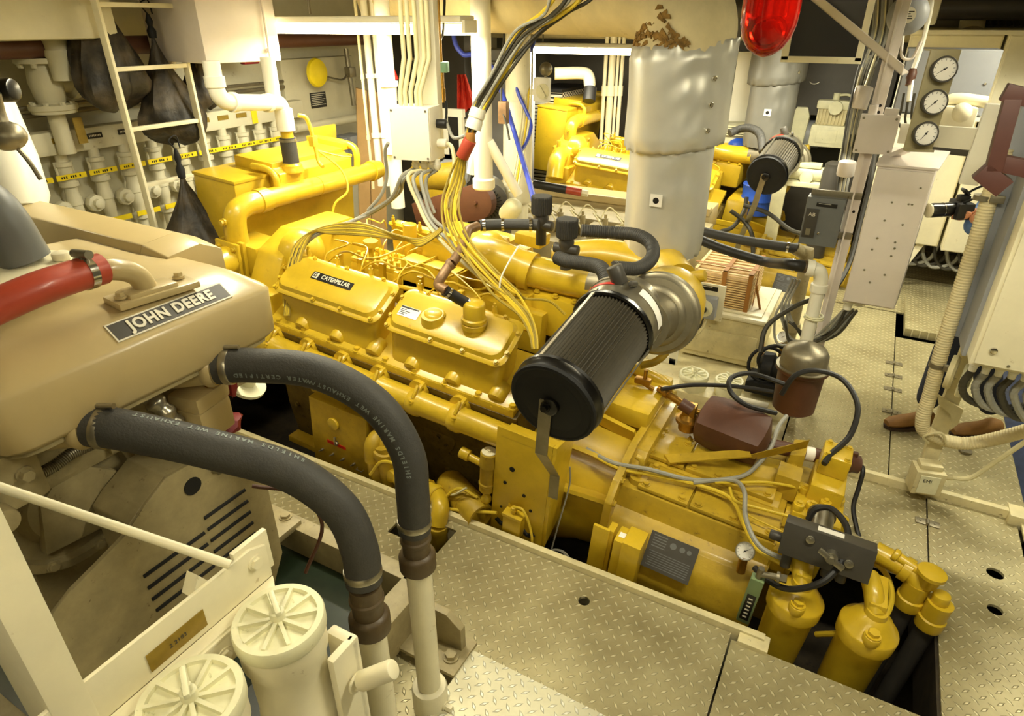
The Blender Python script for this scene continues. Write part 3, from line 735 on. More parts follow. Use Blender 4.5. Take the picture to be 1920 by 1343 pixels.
# control box on its bracket
t = thing('gearbox_control_box', 'yellow upright control box on a slotted bracket at the port side of the gearbox', 'control box', E(.6, -.56, -.12))
g = G(ME); g.box((.47, -.575, -.17), (.545, -.56, .21), .002); g.box((.53, -.56, -.16), (.56, -.5, .20), .002); g.out('mounting_bracket', 'yellow', t)
g = G(ME); g.box((.575, -.60, -.10), (.69, -.5, .20), .006); g.box((.615, -.61, -.105), (.695, -.495, .215), .003); bx = g.out('box_body', 'yellow', t)
g = G(ME); g.box((.585, -.57, .20), (.612, -.54, .2015)); g.out('paper_sticker', 'face_white', bx)
g = G(ME); g.tube([(.63, -.6, -.10), (.63, -.6, -.15), (.66, -.6, -.2)], .006, 8); g.tube([(.685, -.58, -.1), (.72, -.58, -.16), (.77, -.59, -.22)], .002, 6); g.out('lead', 'cable_grey', t)
# ---------------- hydraulic valve stack
t = thing('hydraulic_valve', 'yellow cast hydraulic valve with bolted tower at the aft end of the gearbox', 'valve', E(1.3, .05, .1))
g = G(ME)
g.box((1.25, .06, .42), (1.37, .2, .52), .01); g.box((1.24, -.04, .3), (1.38, .2, .42), .012); g.box((1.20, -.16, .22), (1.40, .08, .34), .015); g.box((1.24, -.2, .05), (1.38, .1, .25), .02)
for x in (1.27, 1.35):
    for y in (.08, .18): g.hexb((x, y, .52), (0, 0, 1), .011, .01)
for x, y in ((1.22, -.13), (1.27, -.10), (1.32, -.05), (1.37, .0), (1.23, .0)): g.rcyl((x, y, .32), (x, y, .37), .024, .004, 14); g.hexb((x, y, .37), (0, 0, 1), .011, .01)
g.rcyl((1.40, -.08, .2), (1.40, -.08, .34), .025); g.rcyl((1.18, -.1, .27), (1.26, -.1, .27), .035)
g.out('valve_body', 'yellow', t)
g = G(ME); g.cyl((1.31, -.18, .38), (1.31, -.30, .38), .05); g.cyl((1.31, -.17, .38), (1.31, -.18, .38), .056); g.out('solenoid', 'steel', t)
bc = U(1550, 1028, z=.36)
t = thing('manifold_block', 'dark grey rectangular valve block with steel tap, above the yellow filter cans', 'valve block', bc-V((0, 0, .07)))
Rz = Matrix.Rotation(R_(-2), 3, 'Z') @ Matrix.Rotation(R_(-18), 3, 'X')
g = G(); g.obox(bc, (.31, .09, .13), Rz, .003); bb = g.out('block_body', 'dark_grey', t)
fn = Rz @ V((0, -1, 0)); fx = Rz @ V((1, 0, 0)); fz = Rz @ V((0, 0, 1)); fc = bc + fn*.046
g = G(); g.obox(bc+fz*.0655-fx*.0+fn*(-.0), (.09, .045, .001), Rz); g.out('white_label', 'face_white', bb)
g = G(); g.cyl(fc+fx*.02-fz*.0, fc+fx*.02+fn*.04, .022); g.obox(fc+fx*.02+fn*.045, (.10, .016, .022), Rz @ Matrix.Rotation(R_(25), 3, 'Y'), .005); g.hexb(fc+fx*.02+fn*.05, fn, .012, .012); g.out('steel_tap', 'steel', t)
for a, b_ in ((-.06, .03), (.08, -.01)):
    g = G(); g.rcyl(fc+fx*a+fz*b_, fc+fx*a+fz*b_+fn*.01, .016, .002, 14); g.cyl(fc+fx*a+fz*b_+fn*.01, fc+fx*a+fz*b_+fn*.012, .007, n=6); g.out('plug_screw', 'steel', t)
for a_, b_ in ((bc-fx*.15-fz*.02, bc-fx*.2-fz*.02), (bc-fx*.12-fz*.06, bc-fx*.12-fz*.13), (bc+fx*.02-fz*.06, bc+fx*.02-fz*.11), (bc+fx*.07-fz*.06, bc+fx*.07-fz*.11)): g = G(); g.rcyl(a_, b_, .019); g.out('hose_fitting', 'dark_grey', t)
# ---------------- two oil filter cans
def oil_filter(c, lb):
    c = V(c); t = thing('oil_filter_can', lb, 'oil filter', c-EZV*.4, 'yellow oil filter cans')
    g = G(); g.lathe(c-EZV*.42, c, [(0, .04), (.01, .082), (.30, .088), (.34, .088)], 32); g.out('filter_can', 'yellow', t)
    g = G(); g.lathe(c-EZV*.12, c+EZV*.1, [(0, .092), (.006, .10), (.06, .102), (.068, .098), (.075, .085), (.11, .066), (.13, .04), (.15, .036)], 32); g.out('filter_head', 'yellow', t)
    g = G(); p = c+V((0, -.075, -.052)); g.rcyl(p-EZV*.01, p+EZV*.03, .03); g.hexb(p+EZV*.03, EZV, .02, .018); g.box(c+V((-.03, -.01, -.03)), c+V((.03, .16, .06)), .012); g.tube([c+V((0, 0, .01)), c+V((-.02, .05, .06)), c+V((-.04, .12, .07))], .034, 14); g.out('inlet_casting', 'yellow', t)
    return t
oil_filter(U(1502, 1100, z=.19), 'yellow oil filter can standing left, below the dark grey valve block')
oil_filter(U(1640, 1155, z=.19), 'yellow oil filter can standing right, beside the black suction pipes')
# cast elbows and black pipes
for (px, py, z, lb, dx) in [(1712, 1112, .14, 'black suction pipe dropping into the pit, the one nearer the yellow filter can', 0), (1752, 1150, .10, 'black suction pipe dropping into the pit, rightmost beside the plate edge', 1)]:
    c = U(px, py, z=z); t = thing('suction_pipe', lb, 'pipe', c-V((0, 0, .65)), 'black suction pipes')
    g = G(); g.cyl(c-EZV*.66, c-EZV*.02, .036, n=22); g.out('black_pipe', 'dark_grey', t)
    g = G(); g.lathe(c-EZV*.07, c+EZV*.2, [(0, .048), (.012, .05), (.05, .05), (.055, .044), (.13, .046)], 22)
    if not dx: g.tube([c+V((0, 0, .02)), c+V((0, 0, .06)), c+V((-.04, .02, .085)), c+V((-.16, .05, .1))], .042, 16); g.lathe(c+V((-.03, .015, .083)), c+V((-.12, .04, .1)), [(0, .05), (.03, .05), (.031, .044)], 18)
    else: g.rcyl(c+V((0, 0, .05)), c+V((0, 0, .1)), .03)
    g.out('pipe_elbow', 'yellow', t)
c = U(1742, 1085, z=.24)
t = thing('drain_cock', 'small yellow brass cock with flared cap above the black suction pipes', 'valve', c-V((0, 0, .1)))
g = G(); g.lathe(c-EZV*.08, c+EZV*.05, [(0, .02), (.03, .02), (.05, .035), (.09, .04), (.10, .05), (.115, .05), (.12, .035)], 22); g.rcyl(c, c+V((-.11, .03, .03)), .02); g.rcyl(c+V((-.11, .03, .03)), c+V((-.13, .035, .035)), .026); g.out('cock_body', 'yellow', t)
# pressure gauge on the gearbox and a green sight gauge
c = U(1397, 1034, z=.22); dg = (CAM-c).normalized()
def gauge(c, d, r, name, lb, rim='steel', parent=None, grp=None, cat='gauge', tick=True, hand=35):
    c = V(c); d = V(d).normalized()
    t = parent or thing(name, lb, cat, c-V((0, 0, r)), grp)
    g = G(); g.lathe(c-d*r*.7, c, [(0, r*.8), (r*.1, r*.95), (r*.6, r), (r*.72, r*1.06), (r*.8, r*1.02), (r*.8, r*.9)], 28, cap=False); g.cyl(c-d*r*.7, c-d*r*.6, r*.8); b = g.out('gauge_case', rim, t)
    g = G(); g.cyl(c-d*r*.05, c-d*r*.02, r*.95, n=28); fc = g.out('gauge_face', 'face_white', b)
    Rm = frame(d); g = G()
    for k in range(11):
        a = R_(-45+27*k); q = Rm @ V((math.cos(a), math.sin(a), 0)); s_ = d.cross(q)*r*.02; p = c-d*r*.02
        g.prism([p+q*r*.68-s_, p+q*r*.68+s_, p+q*r*.84+s_, p+q*r*.84-s_], d*r*.01)
    a = R_(hand); q = Rm @ V((math.cos(a), math.sin(a), 0)); s_ = d.cross(q)*r*.04; p = c-d*r*.02
    g.prism([p-q*r*.25-s_, p-q*r*.25+s_, p+q*r*.66+s_*.3, p+q*r*.66-s_*.3], d*r*.03); g.cyl(p, p+d*r*.05, r*.09, n=10)
    g.out('gauge_needle', 'label_black', fc)
    return t
t = gauge(c, V((.1, -.75, .55)), .036, 'pressure_gauge', 'round steel pressure gauge standing at the aft port corner of the gearbox')
g = G(); g.tube([c-V((0, 0, .02)), c-V((0, -.01, .08)), c-V((.0, -.01, .12))], .018, 12); g.out('gauge_stem', 'brass', t)
c = U(1412, 1110, z=.13); t = thing('sight_gauge', 'green level gauge with dark window leaning beside the gearbox corner', 'gauge', c-V((0, 0, .12)))
g = G(ME); cl = MEI @ c; g.box(cl+V((-.025, -.02, -.16)), cl+V((.025, .02, .08)), .004); b = g.out('gauge_body', 'green_gauge', t)
g = G(ME); g.box(cl+V((-.017, -.0215, -.14)), cl+V((.017, -.02, .0))); w_ = g.out('gauge_window', 'label_black', b)
g = G(ME)
for k in range(6): g.box(cl+V((-.008, -.0222, -.125+.02*k)), cl+V((.008, -.0215, -.118+.02*k)))
g.out('window_marks', 'letters', w_)
g = G(ME); g.cyl(cl+V((0, 0, .08)), cl+V((0, 0, .13)), .012); g.cyl(cl+V((0, 0, .1)), cl+V((.06, 0, .12)), .012); g.hexb(cl+V((.06, 0, .12)), (1, 0, .2), .016, .03); g.out('gauge_tap', 'steel_dull', t)
# ---------------- things along the port side of the engine, below the manifold
t = thing('instrument_box', 'yellow flat-fronted instrument box with red strip under the exhaust manifold', 'instrument box', E(-.97, -.52, -.2))
g = G(ME); g.box((-1.19, -.56, -.2), (-.80, -.42, .24), .006); g.box((-1.23, -.5, .225), (-.9, -.40, .25), .003); b = g.out('box_body', 'yellow_dull', t)
g = G(ME); g.rcyl((-1.02, -.575, .13), (-1.02, -.56, .13), .036, .004); g.out('blank_cap', 'yellow', b)
g = G(ME); g.box((-1.08, -.562, -.02), (-.95, -.56, .0)); g.out('red_strip', 'red', b)
g = G(ME); g.rcyl((-1.01, -.575, .005), (-1.01, -.56, .005), .014); g.box((-1.015, -.58, .005), (-1.005, -.57, .05)); g.out('key_switch', 'steel', b)
for k in range(4):
    g = G(ME); x = -1.12+k*.075; g.cyl((x, -.56, -.085), (x, -.575, -.085), .007, n=8); g.cyl((x, -.575, -.085), (x+.004, -.595, -.075), .0035, n=8); g.out('toggle_switch', 'steel', b)
g = G(ME); g.tube([(-.87, -.565, -.1), (-.87, -.58, -.1), (-.83, -.58, -.1), (-.83, -.565, -.1)], .003, 6, 0); g.out('door_catch', 'steel', b)
t = thing('raw_water_pipe', 'yellow elbowed water pipe running under the manifold and down through the deck plate', 'pipe', E(-.3, -.7, -.3))
g = G(ME)
g.tube([(-.72, -.48, .17), (-.72, -.6, .16), (-.71, -.62, .06)], .042, 18); g.lathe((-.735, -.56, .165), (-.67, -.56, .14), [(0, .045), (.03, .048), (.07, .046)], 16)
g.cyl((-.66, -.6, .16), (-.62, -.6, -.14), .04); g.rcyl((-.66, -.6, .10), (-.655, -.6, .14), .055); g.tube([(-.7, -.6, .1), (-.7, -.6, -.0), (-.66, -.6, -.12), (-.5, -.58, -.12)], .05, 18)
g.out('pipe_bend', 'yellow_dull', t)
g = G(ME); g.cyl((-.56, -.6, .0), (-.36, -.62, .04), .045); g.tube([(-.38, -.62, .035), (-.3, -.64, .04), (-.24, -.70, .04), (-.225, -.74, -.03)], .042, 18)
g.lathe((-.33, -.63, .04), (-.30, -.64, .04), [(0, .048), (.01, .05), (.025, .05), (.03, .046)], 18); g.out('long_elbow', 'yellow', t)
e0 = E(-.225, -.74, -.03); g = G(); g.lathe(e0+V((0, 0, .0)), e0-V((0, 0, .4)), [(0, .048), (.01, .05), (.03, .05), (.032, .042), (.4, .042)], 22); g.out('drop_pipe', 'yellow_dull', t)
g = G(ME); g.rcyl((-.6, -.55, .0), (-.6, -.63, .01), .035); g.out('blank_flange', 'yellow', t)
t = thing('lube_pump', 'yellow cylinder pump with open round end beside the drilled bracket foot', 'pump', E(-.16, -.58, -.1))
g = G(ME); g.lathe((-.34, -.5, .02), (-.04, -.64, .02), [(0, .06), (.03, .075), (.2, .078), (.205, .072), (.3, .072), (.315, .07), (.316, .06), (.30, .058)], 28); g.out('pump_barrel', 'yellow_dull', t)
g = G(ME); g.tube([(-.25, -.62, .06), (-.2, -.64, .1), (-.15, -.62, .15)], .006, 6); g.out('hose_clip', 'cable_cream', t)
t = thing('fuel_bowl', 'slim yellow fuel bowl with pale round top left of the drilled bracket', 'filter', E(-.07, -.58, .12))
g = G(ME); g.lathe((-.06, -.585, .14), (-.06, -.585, .42), [(0, .02), (.02, .036), (.05, .036), (.055, .04), (.065, .04), (.07, .036), (.16, .038), (.165, .042), (.19, .042), (.2, .04), (.235, .04), (.24, .036)], 22); b = g.out('bowl_body', 'yellow_dull', t)
g = G(ME); g.cyl((-.06, -.585, .379), (-.06, -.585, .384), .034); g.hexb((-.06, -.585, .384), (0, 0, 1), .01, .008); g.out('bowl_cap', 'cream', b)
g = G(ME); g.cyl((-.1, -.585, .3), (-.18, -.585, .31), .018); g.rcyl((-.16, -.585, .31), (-.21, -.585, .315), .028); g.out('side_port', 'yellow', b)
g = G(ME); g.cyl((-.06, -.585, .09), (-.06, -.585, .14), .018); g.ball((-.06, -.585, .1), .026); g.box((-.066, -.6, .0), (-.054, -.585, .09)); g.out('drain_tap', 'yellow', b)
for pts, lb in [([(-.44, -.6, -.1), (-.35, -.66, -.02), (-.2, -.66, .02), (.02, -.62, .08)], 'thin tan hose looping from below the black hose to the drilled bracket'),
                ([(-.7, -.66, .0), (-.62, -.66, .12), (-.5, -.66, .14), (-.4, -.64, .05), (-.3, -.66, .0), (-.2, -.62, .12), (-.1, -.6, .1)], 'thin tan hose curling over the yellow elbow pipe to the fuel bowl')]:
    g = G(ME); g.tube(pts, .008, 8); g.top('small_hose', lb, 'hose', 'cable_yellow', 'thin hoses low beside the engine')
g = G(ME)
for k in range(11): g.torus((-.47, -.58, .30-.02*k), (1 if k % 2 else 0, 0 if k % 2 else 1, 0), .009, .0025, 10, 5)
g.top('bead_chain', 'short steel bead chain hanging in front of the dark engine side', 'chain', 'steel_dull')
# ---------------- brown cooler, strainer pot, regulator above the gearbox
c = E(.88, .08, .48)
t = thing('oil_cooler', 'brown rounded oil cooler body lying over the gearbox with a narrow tube aft', 'oil cooler', c-V((0, 0, .12)))
g = G(ME); g.obox((.86, .10, .47), (.34, .24, .20), Matrix.Rotation(R_(-6), 3, 'Z') @ Matrix.Rotation(R_(20), 3, 'X'), .088); g.cyl((.66, .1, .5), (.60, .1, .52), .03); g.out('cooler_body', 'brown', t)
a = E(1.03, .15, .42); b_ = U(1612, 872, z=.30); d = (b_-a).normalized()
g = G(); g.cyl(a, b_, .034); g.lathe(b_-d*.09, b_, [(0, .034), (.004, .046), (.05, .048), (.06, .042), (.085, .042), (.09, .03)], 22); g.cyl(b_-d*.03, b_-d*.03+V((0, 0, .06)), .012); tb_ = g.out('cooler_tube', 'brown', t)
g = G(); q = a.lerp(b_, .45); g.cyl(q-d*.02, q+d*.02, .0345); g.out('white_tape', 'face_white', tb_)
st = V((-.09, 3.27, .26))
t = thing('strainer_pot', 'tall brown strainer pot with conical steel lid beside the walkway edge', 'strainer', st)
g = G(); g.lathe(st, st+V((0, 0, 1)), [(0, .08), (.02, .105), (.24, .115), (.25, .13), (.265, .13)], 32); g.out('pot_body', 'brown', t)
g = G(); g.lathe(st+V((0, 0, .262)), st+V((0, 0, 1)), [(0, .13), (.008, .13), (.01, .115), (.08, .112), (.11, .095), (.14, .03), (.15, .0)], 32); g.out('pot_lid', 'steel_dull', t)
g = G(); g.prism([E(.62, -.13, .36), E(.66, -.17, .355), E(.98, -.05, .455), E(.96, -.01, .46)], (0, 0, .008)); g.prism([E(.95, -.06, .455), E(1.18, .09, .55), E(1.18, .10, .50), E(1.0, -.0, .42)], (.004, .01, .0)); g.prism([E(.62, -.13, .36), E(.66, -.17, .355), E(.66, -.17, .345), E(.62, -.13, .34)], (.02, .02, 0)); g.out('support_arm', 'yellow_dull', t)
c = U(1293, 775, z=.42)
t = thing('pressure_regulator', 'olive brass pressure regulator with domed cap, left of the brown cooler', 'regulator', c-V((0, 0, .06)))
g = G(); g.lathe(c-V((0, 0, .1)), c, [(0, .03), (.01, .045), (.05, .048), (.055, .062), (.07, .062), (.075, .045), (.10, .03)], 24); g.box(c+V((-.03, -.03, -.01)), c+V((.03, .03, .05)), .006); g.cyl(c+V((0, -.03, .02)), c+V((0, -.034, .02)), .013); g.cyl(c+V((.03, 0, .02)), c+V((.09, .01, .01)), .014); g.cyl(c+V((-.03, .01, .03)), c+V((-.18, .06, .06)), .018); g.cyl(c+V((-.12, .04, .05)), c+V((-.14, .047, .053)), .026); g.out('regulator_body', 'brass', t)
g = G(); q = c+V((-.2, .05, .05)); g.cyl(q+V((-.1, 0, .04)), q, .012); g.box(q+V((-.1, -.02, .02)), q+V((-.02, .02, .05)), .006); g.cyl(q+V((-.05, 0, .03)), q+V((-.05, 0, .1)), .01); g.out('brass_tap', 'brass', t)
# ---------------- hoses and cables about the gearbox
def ecab(name, lb, cat, pts, r, m, grp=None, z=None):
    g = G(); P = []
    for p in pts:
        if len(p) == 3: P.append(ME @ EU(p[0], p[1], z=p[2]))
    g.tube(P, r, 8, 6); return g.top(name, lb, cat, m, grp)
GC = 'cables across the gearbox top'
ecab('cable', 'grey cable crossing the gearbox top from under the air filter to the brown valve pipe', 'cable', [(1100, 842, .33), (1150, 868, .36), (1215, 880, .39), (1300, 900, .37), (1385, 895, .37), (1420, 872, .40), (1445, 840, .44), (1460, 800, .48), (1475, 780, .5)], .010, 'cable_grey', GC)
ecab('cable', 'yellow cable curving off the near gearbox edge to the dark grey valve block', 'cable', [(1105, 850, .33), (1160, 878, .35), (1230, 892, .36), (1310, 910, .36), (1370, 935, .36), (1395, 985, .34), (1420, 1030, .33), (1460, 1055, .33), (1500, 1075, .33)], .009, 'cable_yellow', GC)
ecab('cable', 'tan cable making the tall bend at the aft end of the gearbox top', 'cable', [(1300, 905, .37), (1370, 900, .40), (1395, 920, .43), (1398, 970, .42), (1420, 1020, .38), (1460, 1045, .36), (1510, 1060, .33)], .010, 'cable_grey', GC)
ecab('cable', 'yellow cable ending at the middle of the yellow hydraulic valve', 'cable', [(1340, 905, .38), (1390, 905, .39), (1440, 905, .39), (1500, 915, .38)], .007, 'cable_yellow', GC)
ecab('cable', 'yellow cable drooping from the gearbox edge to the valve block label', 'cable', [(1368, 915, .37), (1380, 940, .37), (1430, 955, .37), (1505, 975, .37)], .007, 'cable_yellow', GC)
ecab('cable', 'thin yellow wire slanting over the aft top plate of the gearbox', 'cable', [(1385, 955, .36), (1420, 975, .36), (1485, 1005, .35)], .003, 'cable_yellow', GC)
ecab('hydraulic_hose', 'black hose making a large loop in front of the dark grey valve block', 'hose', [(1415, 1065, .26), (1435, 1085, .27), (1480, 1105, .32), (1545, 1090, .42), (1585, 1040, .48), (1588, 990, .5), (1560, 955, .5), (1530, 955, .47), (1515, 975, .42)], .0125, 'rubber_black', 'hydraulic hoses')
ecab('hydraulic_hose', 'black hose arching high from the brown cooler over to the yellow hydraulic valve', 'hose', [(1465, 740, .55), (1490, 705, .66), (1530, 695, .7), (1580, 712, .68), (1608, 760, .62), (1595, 815, .55), (1560, 850, .52), (1545, 870, .5)], .013, 'rubber_black', 'hydraulic hoses')
ecab('hydraulic_hose', 'black hose looping twice above the brown cooler toward the regulator', 'hose', [(1455, 775, .58), (1400, 760, .62), (1370, 735, .66), (1370, 710, .68), (1400, 700, .66), (1430, 706, .62), (1470, 720, .6)], .012, 'rubber_black', 'hydraulic hoses')
ecab('hydraulic_hose', 'black hose running level behind the brown cooler from the brass tap', 'hose', [(1240, 730, .55), (1300, 722, .55), (1380, 725, .55), (1450, 735, .58)], .011, 'rubber_black', 'hydraulic hoses')
ecab('hydraulic_hose', 'black hose dropping from the steel crimp beside the cooler tube end to the pit plate', 'hose', [(1605, 872, .34), (1618, 880, .36), (1610, 915, .28), (1600, 950, .2), (1605, 985, .14), (1615, 1015, .1), (1640, 1050, .04)], .011, 'rubber_black', 'hydraulic hoses')
ecab('hydraulic_hose', 'yellow hose curving under the two filter cans from the valve block end', 'hose', [(1625, 1045, .3), (1660, 1075, .28), (1672, 1120, .27), (1655, 1160, .27), (1600, 1185, .2), (1530, 1190, .08)], .011, 'cable_yellow', 'hydraulic hoses')
g = G()
c = E(.33, -.56, -.1)
for k in range(7): g.torus(c+V((.004*(k % 3), -.003*k, .003*(k % 2))), (.15, -1, .25), .05+.002*k, .0035, 26, 6)
g.tube([c+V((-.04, 0, .03)), E(.30, -.54, .1), E(.31, -.5, .3), E(.30, -.5, .4)], .004, 6); g.top('wire_coil', 'coil of pale wire hanging between the drilled bracket and the gearbox', 'wire', 'cable_grey')
# ---------------- beige diesel generator in the left foreground
gen = thing('diesel_generator', 'beige diesel generator with JOHN DEERE plate in the left foreground', 'generator', (-1.9, .85, 0))
x0, x1, y0, y1 = -2.15, -1.40, .42, 1.16
def ro(ix, iy, z, c=.06, k=4):
    pts = []
    for (cx, cy, a0) in ((x1-ix-c, y0+iy+c, -90), (x1-ix-c, y1-iy-c, 0), (x0+c, y1-iy-c, 90), (x0+c, y0+iy+c, 180)):
        for j in range(k): a = R_(a0+90*j/(k-1)); pts.append(V((cx+c*math.cos(a), cy+c*math.sin(a), z)))
    return pts
g = G(); g.loft([ro(.012, .012, 1.30), ro(0, 0, 1.315), ro(0, 0, 1.435, .05), ro(.008, .008, 1.447, .05), ro(.06, .055, 1.487, .05), ro(.12, .07, 1.497, .05), ro(.3, .2, 1.505, .05)])
cov = g.out('engine_cover', 'beige', gen, 50)
g = G(); g.loft([ro(.02, .02, 1.285), ro(.02, .02, 1.30)]); g.out('cover_gasket', 'beige_dull', gen)
# badge lies on the sloping shoulder of the cover
sl = V((-.052, 0, .04)).normalized(); bn = V((.04, 0, .052)).normalized(); bc_ = V((-1.436, .868, 1.469)); yv = V((0, 1, 0))
def bq(a0, a1, b0, b1, k, h, m, nm, par):
    g = G(); g.prism([bc_+yv*a0+sl*b0+bn*k, bc_+yv*a1+sl*b0+bn*k, bc_+yv*a1+sl*b1+bn*k, bc_+yv*a0+sl*b1+bn*k], bn*h); return g.out(nm, m, par)
bd = bq(-.158, .158, -.026, .026, .0, .003, 'letters', 'badge_rim', cov); bp_ = bq(-.154, .154, -.022, .022, .003, .0008, 'dark_grey', 'badge', cov)
text('badge_lettering', 'JOHN DEERE', bc_+bn*.0042, yv, sl, .040, 'letters', cov, bold=.0016, squash=.92, sp=1.12)
# air duct running forward behind the cover
g = G(); g.prism([(-1.82, y, z) for y, z in ((1.02, 1.44), (1.06, 1.525), (1.17, 1.535), (1.24, 1.50), (1.24, 1.42))], (-1.05, 0.02, 0), .004)
g.prism([(-1.82, 1.06, 1.525), (-1.82, 1.17, 1.535), (-1.82, 1.24, 1.5), (-1.82, 1.24, 1.42), (-1.82, 1.02, 1.44)], (.11, .0, -.02), .004); g.out('air_duct', 'beige', gen)
# flanged outlet elbow on top
g = G(); c = V((-1.50, .86, 1.50)); g.obox(c+V((0, .01, .006)), (.09, .20, .018), R_(-8), .006); g.obox(c+V((0, .0, .016)), (.07, .12, .02), R_(-8), .008)
g.tube([c+V((0, 0, .01)), c+V((0, -.02, .06)), c+V((0, -.07, .09)), c+V((-.01, -.13, .095))], .026, 16)
for dy in (-.07, .085): g.hexb(c+V((.0, dy, .02)), (0, 0, 1), .011, .012)
g.out('outlet_elbow', 'beige', gen)
# block and front castings
g = G(); g.box((-2.1, .45, 1.06), (-1.62, 1.2, 1.30), .02); g.box((-2.1, .5, .2), (-1.82, 1.15, 1.1), .02); g.box((-1.70, .78, 1.2), (-1.62, 1.16, 1.30), .02); g.box((-1.7, .35, 1.12), (-1.52, .52, 1.26), .015)
for y in (.40, .48): g.hexb((-1.52, y, 1.2), (1, 0, 0), .014, .02)
g.rcyl((-1.52, .40, 1.14), (-1.47, .40, 1.14), .03); g.out('generator_block', 'beige_dull', gen)
g = G(); c = V((-1.80, .585, .99)); xh = V((1, 0, 0))
g.lathe(c, c+xh, [(0, .22), (.10, .22), (.12, .20), (.15, .195), (.155, .17), (.13, .165), (.13, .12), (.16, .10), (.17, .05)], 40)
g.prism([c+V((.14, -.10, -.10)), c+V((.14, .05, -.12)), c+V((.14, .13, .02)), c+V((.14, .02, .12)), c+V((.14, -.07, .04))], (.035, 0, 0), .012)
for a in range(0, 360, 40): g.hexb(c+V((.152, .176*math.cos(R_(a)), .176*math.sin(R_(a)))), xh, .012, .012)
g.tube([c+V((.16, .15, .14)), c+V((.17, .2, .05)), c+V((.16, .17, -.08))], .01, 8); g.box(c+V((0, -.32, -.12)), c+V((.06, -.2, .08)), .02); g.out('timing_cover', 'beige_dull', gen)
g = G(); g.tube([U(25, 912, X=-1.56), U(95, 878, X=-1.56), U(135, 850, X=-1.56), U(185, 828, X=-1.57)], .0125, 12, 6, rib=.0028, ribn=44); g.out('ribbed_conduit', 'steel_dull', gen)
g = G(); g.box((-1.70, .70, 1.08), (-1.60, .82, 1.14), .01); g.rcyl((-1.62, .74, 1.08), (-1.6, .75, 1.14), .016); g.tube([(-1.62, .68, 1.12), (-1.6, .76, 1.12), (-1.6, .79, 1.04), (-1.62, .78, .95)], .009, 8); g.out('small_castings', 'beige_dull', gen)
# slotted belt guard
g = G(); prof = [(.38, .40), (.38, .86), (.45, .90), (.60, .945), (.66, .99), (.74, 1.035), (.84, 1.03), (.93, .98), (1.00, .90), (1.03, .80), (1.03, .52), (.96, .40)]
g.prism([(-1.45, y, z) for y, z in prof], (-.012, 0, 0), .003); g.prism([(-1.46, y, z) for y, z in [(.62, .5), (.62, .96)]+prof[4:]], (-.16, 0, 0), .004); gd = g.out('belt_guard', 'beige_dull', gen)
slots = [(.60, .80, .80-.043*k) for k in range(6)] + [(.80, .955, .845-.043*k) for k in range(5)]
for (a, b, z) in slots:
    g = G(); g.cyl((-1.4485, a+.006, z), (-1.4485, b-.006, z), .0055, n=8); g.out('guard_slot', 'black_matt', gd)
for y, z in ((.80, .965), (.62, .52)):
    g = G(); g.cyl((-1.452, y, z), (-1.447, y, z), .026, n=20); g.out('guard_hole', 'black_matt', gd)
# skid frame
skd = G(); Z = .2
skd.box((-2.6, 1.36, .02), (-1.14, 1.43, Z), .006); skd.box((-1.24, .35, .02), (-1.14, 1.43, Z), .006); skd.box((-2.6, .3, .02), (-1.14, .36, Z), .006); skd.box((-1.94, .9, Z-.01), (-1.80, 1.40, Z+.02), .004)
skd.hexb((-1.87, 1.38, Z+.02), (0, 0, 1), .02, .016); skd.box((-1.24, .9, .1), (-1.10, 1.02, Z), .004)
skd.out('skid_frame', 'beige_dull', gen)
g = G(); g.prism([(-1.14, 1.30, .0), (-1.14, 1.30, .2), (-.99, 1.30, .2), (-.93, 1.30, .15), (-.93, 1.30, .0)], (0, .03, 0), .003); g.box((-1.14, 1.2, .03), (-.90, 1.36, .045)); g.hexb((-.95, 1.26, .045), (0, 0, 1), .022, .02); g.out('skid_foot', 'beige_dull', gen)
g = G(); g.box((-2.55, .36, .03), (-1.24, 1.36, .06)); g.out('drip_tray', 'dark_green', gen)
g = G(); g.box((-1.45, .7, .06), (-1.28, .95, .12), .01); g.cyl((-1.42, 1.0, .06), (-1.3, 1.0, .06), .03); g.out('tray_bracket', 'grey_box', gen)
# relay box, pipes and rag behind the hoses
t = thing('relay_box', 'small beige relay box with lid screw under the generator cover', 'electrical box', (-1.52, .93, 1.03))
g = G(); g.obox((-1.52, .925, 1.10), (.11, .12, .10), R_(10), .012); g.out('box_body', 'beige', t); g = G(); g.obox((-1.52, .93, 1.17), (.106, .126, .05), R_(10), .014); l = g.out('box_lid', 'beige', t); g = G(); g.hexb((-1.50, .95, 1.195), (0, 0, 1), .007, .008); g.out('lid_screw', 'brass', l)
g = G(); g.tube([(-1.56, .80, 1.24), (-1.52, .82, 1.18), (-1.50, .84, 1.10), (-1.48, .86, 1.02), (-1.45, .90, .96)], .022, 12, 6, rib=.006, ribn=9); g.top('spiral_conduit', 'pale spiral wrapped pipe just left of the small beige relay box', 'conduit', 'steel')
g = G(); c = V((-1.72, 1.22, 1.0)); g.lathe(c, c+V((.5, .2, .8)), [(0, .07), (.012, .07), (.014, .03), (.05, .03)], 24); g.top('pipe_flange', 'pale round bolted flange behind the beige relay box', 'flange', 'lid_white')
def rag(name, c, s, lb, m, seed=1, grp=None):
    rn = random.Random(seed); g = G(); rows = []
    for j in range(7):
        a = math.pi*j/6; rr = max(.08, math.sin(a)); rows.append([V(c)+V((math.cos(6.283*i/12)*rr*s[0]*rn.uniform(.7, 1.15), math.sin(6.283*i/12)*rr*s[1]*rn.uniform(.7, 1.15), math.cos(a)*s[2]*rn.uniform(.9, 1.1))) for i in range(12)])
    g.loft(rows); return g.top(name, lb, 'rag', m, grp, 20)
rag('rag', (-1.55, .99, 1.015), (.05, .07, .028), 'dark red rag lying below the beige relay box', 'dark_red', 4)
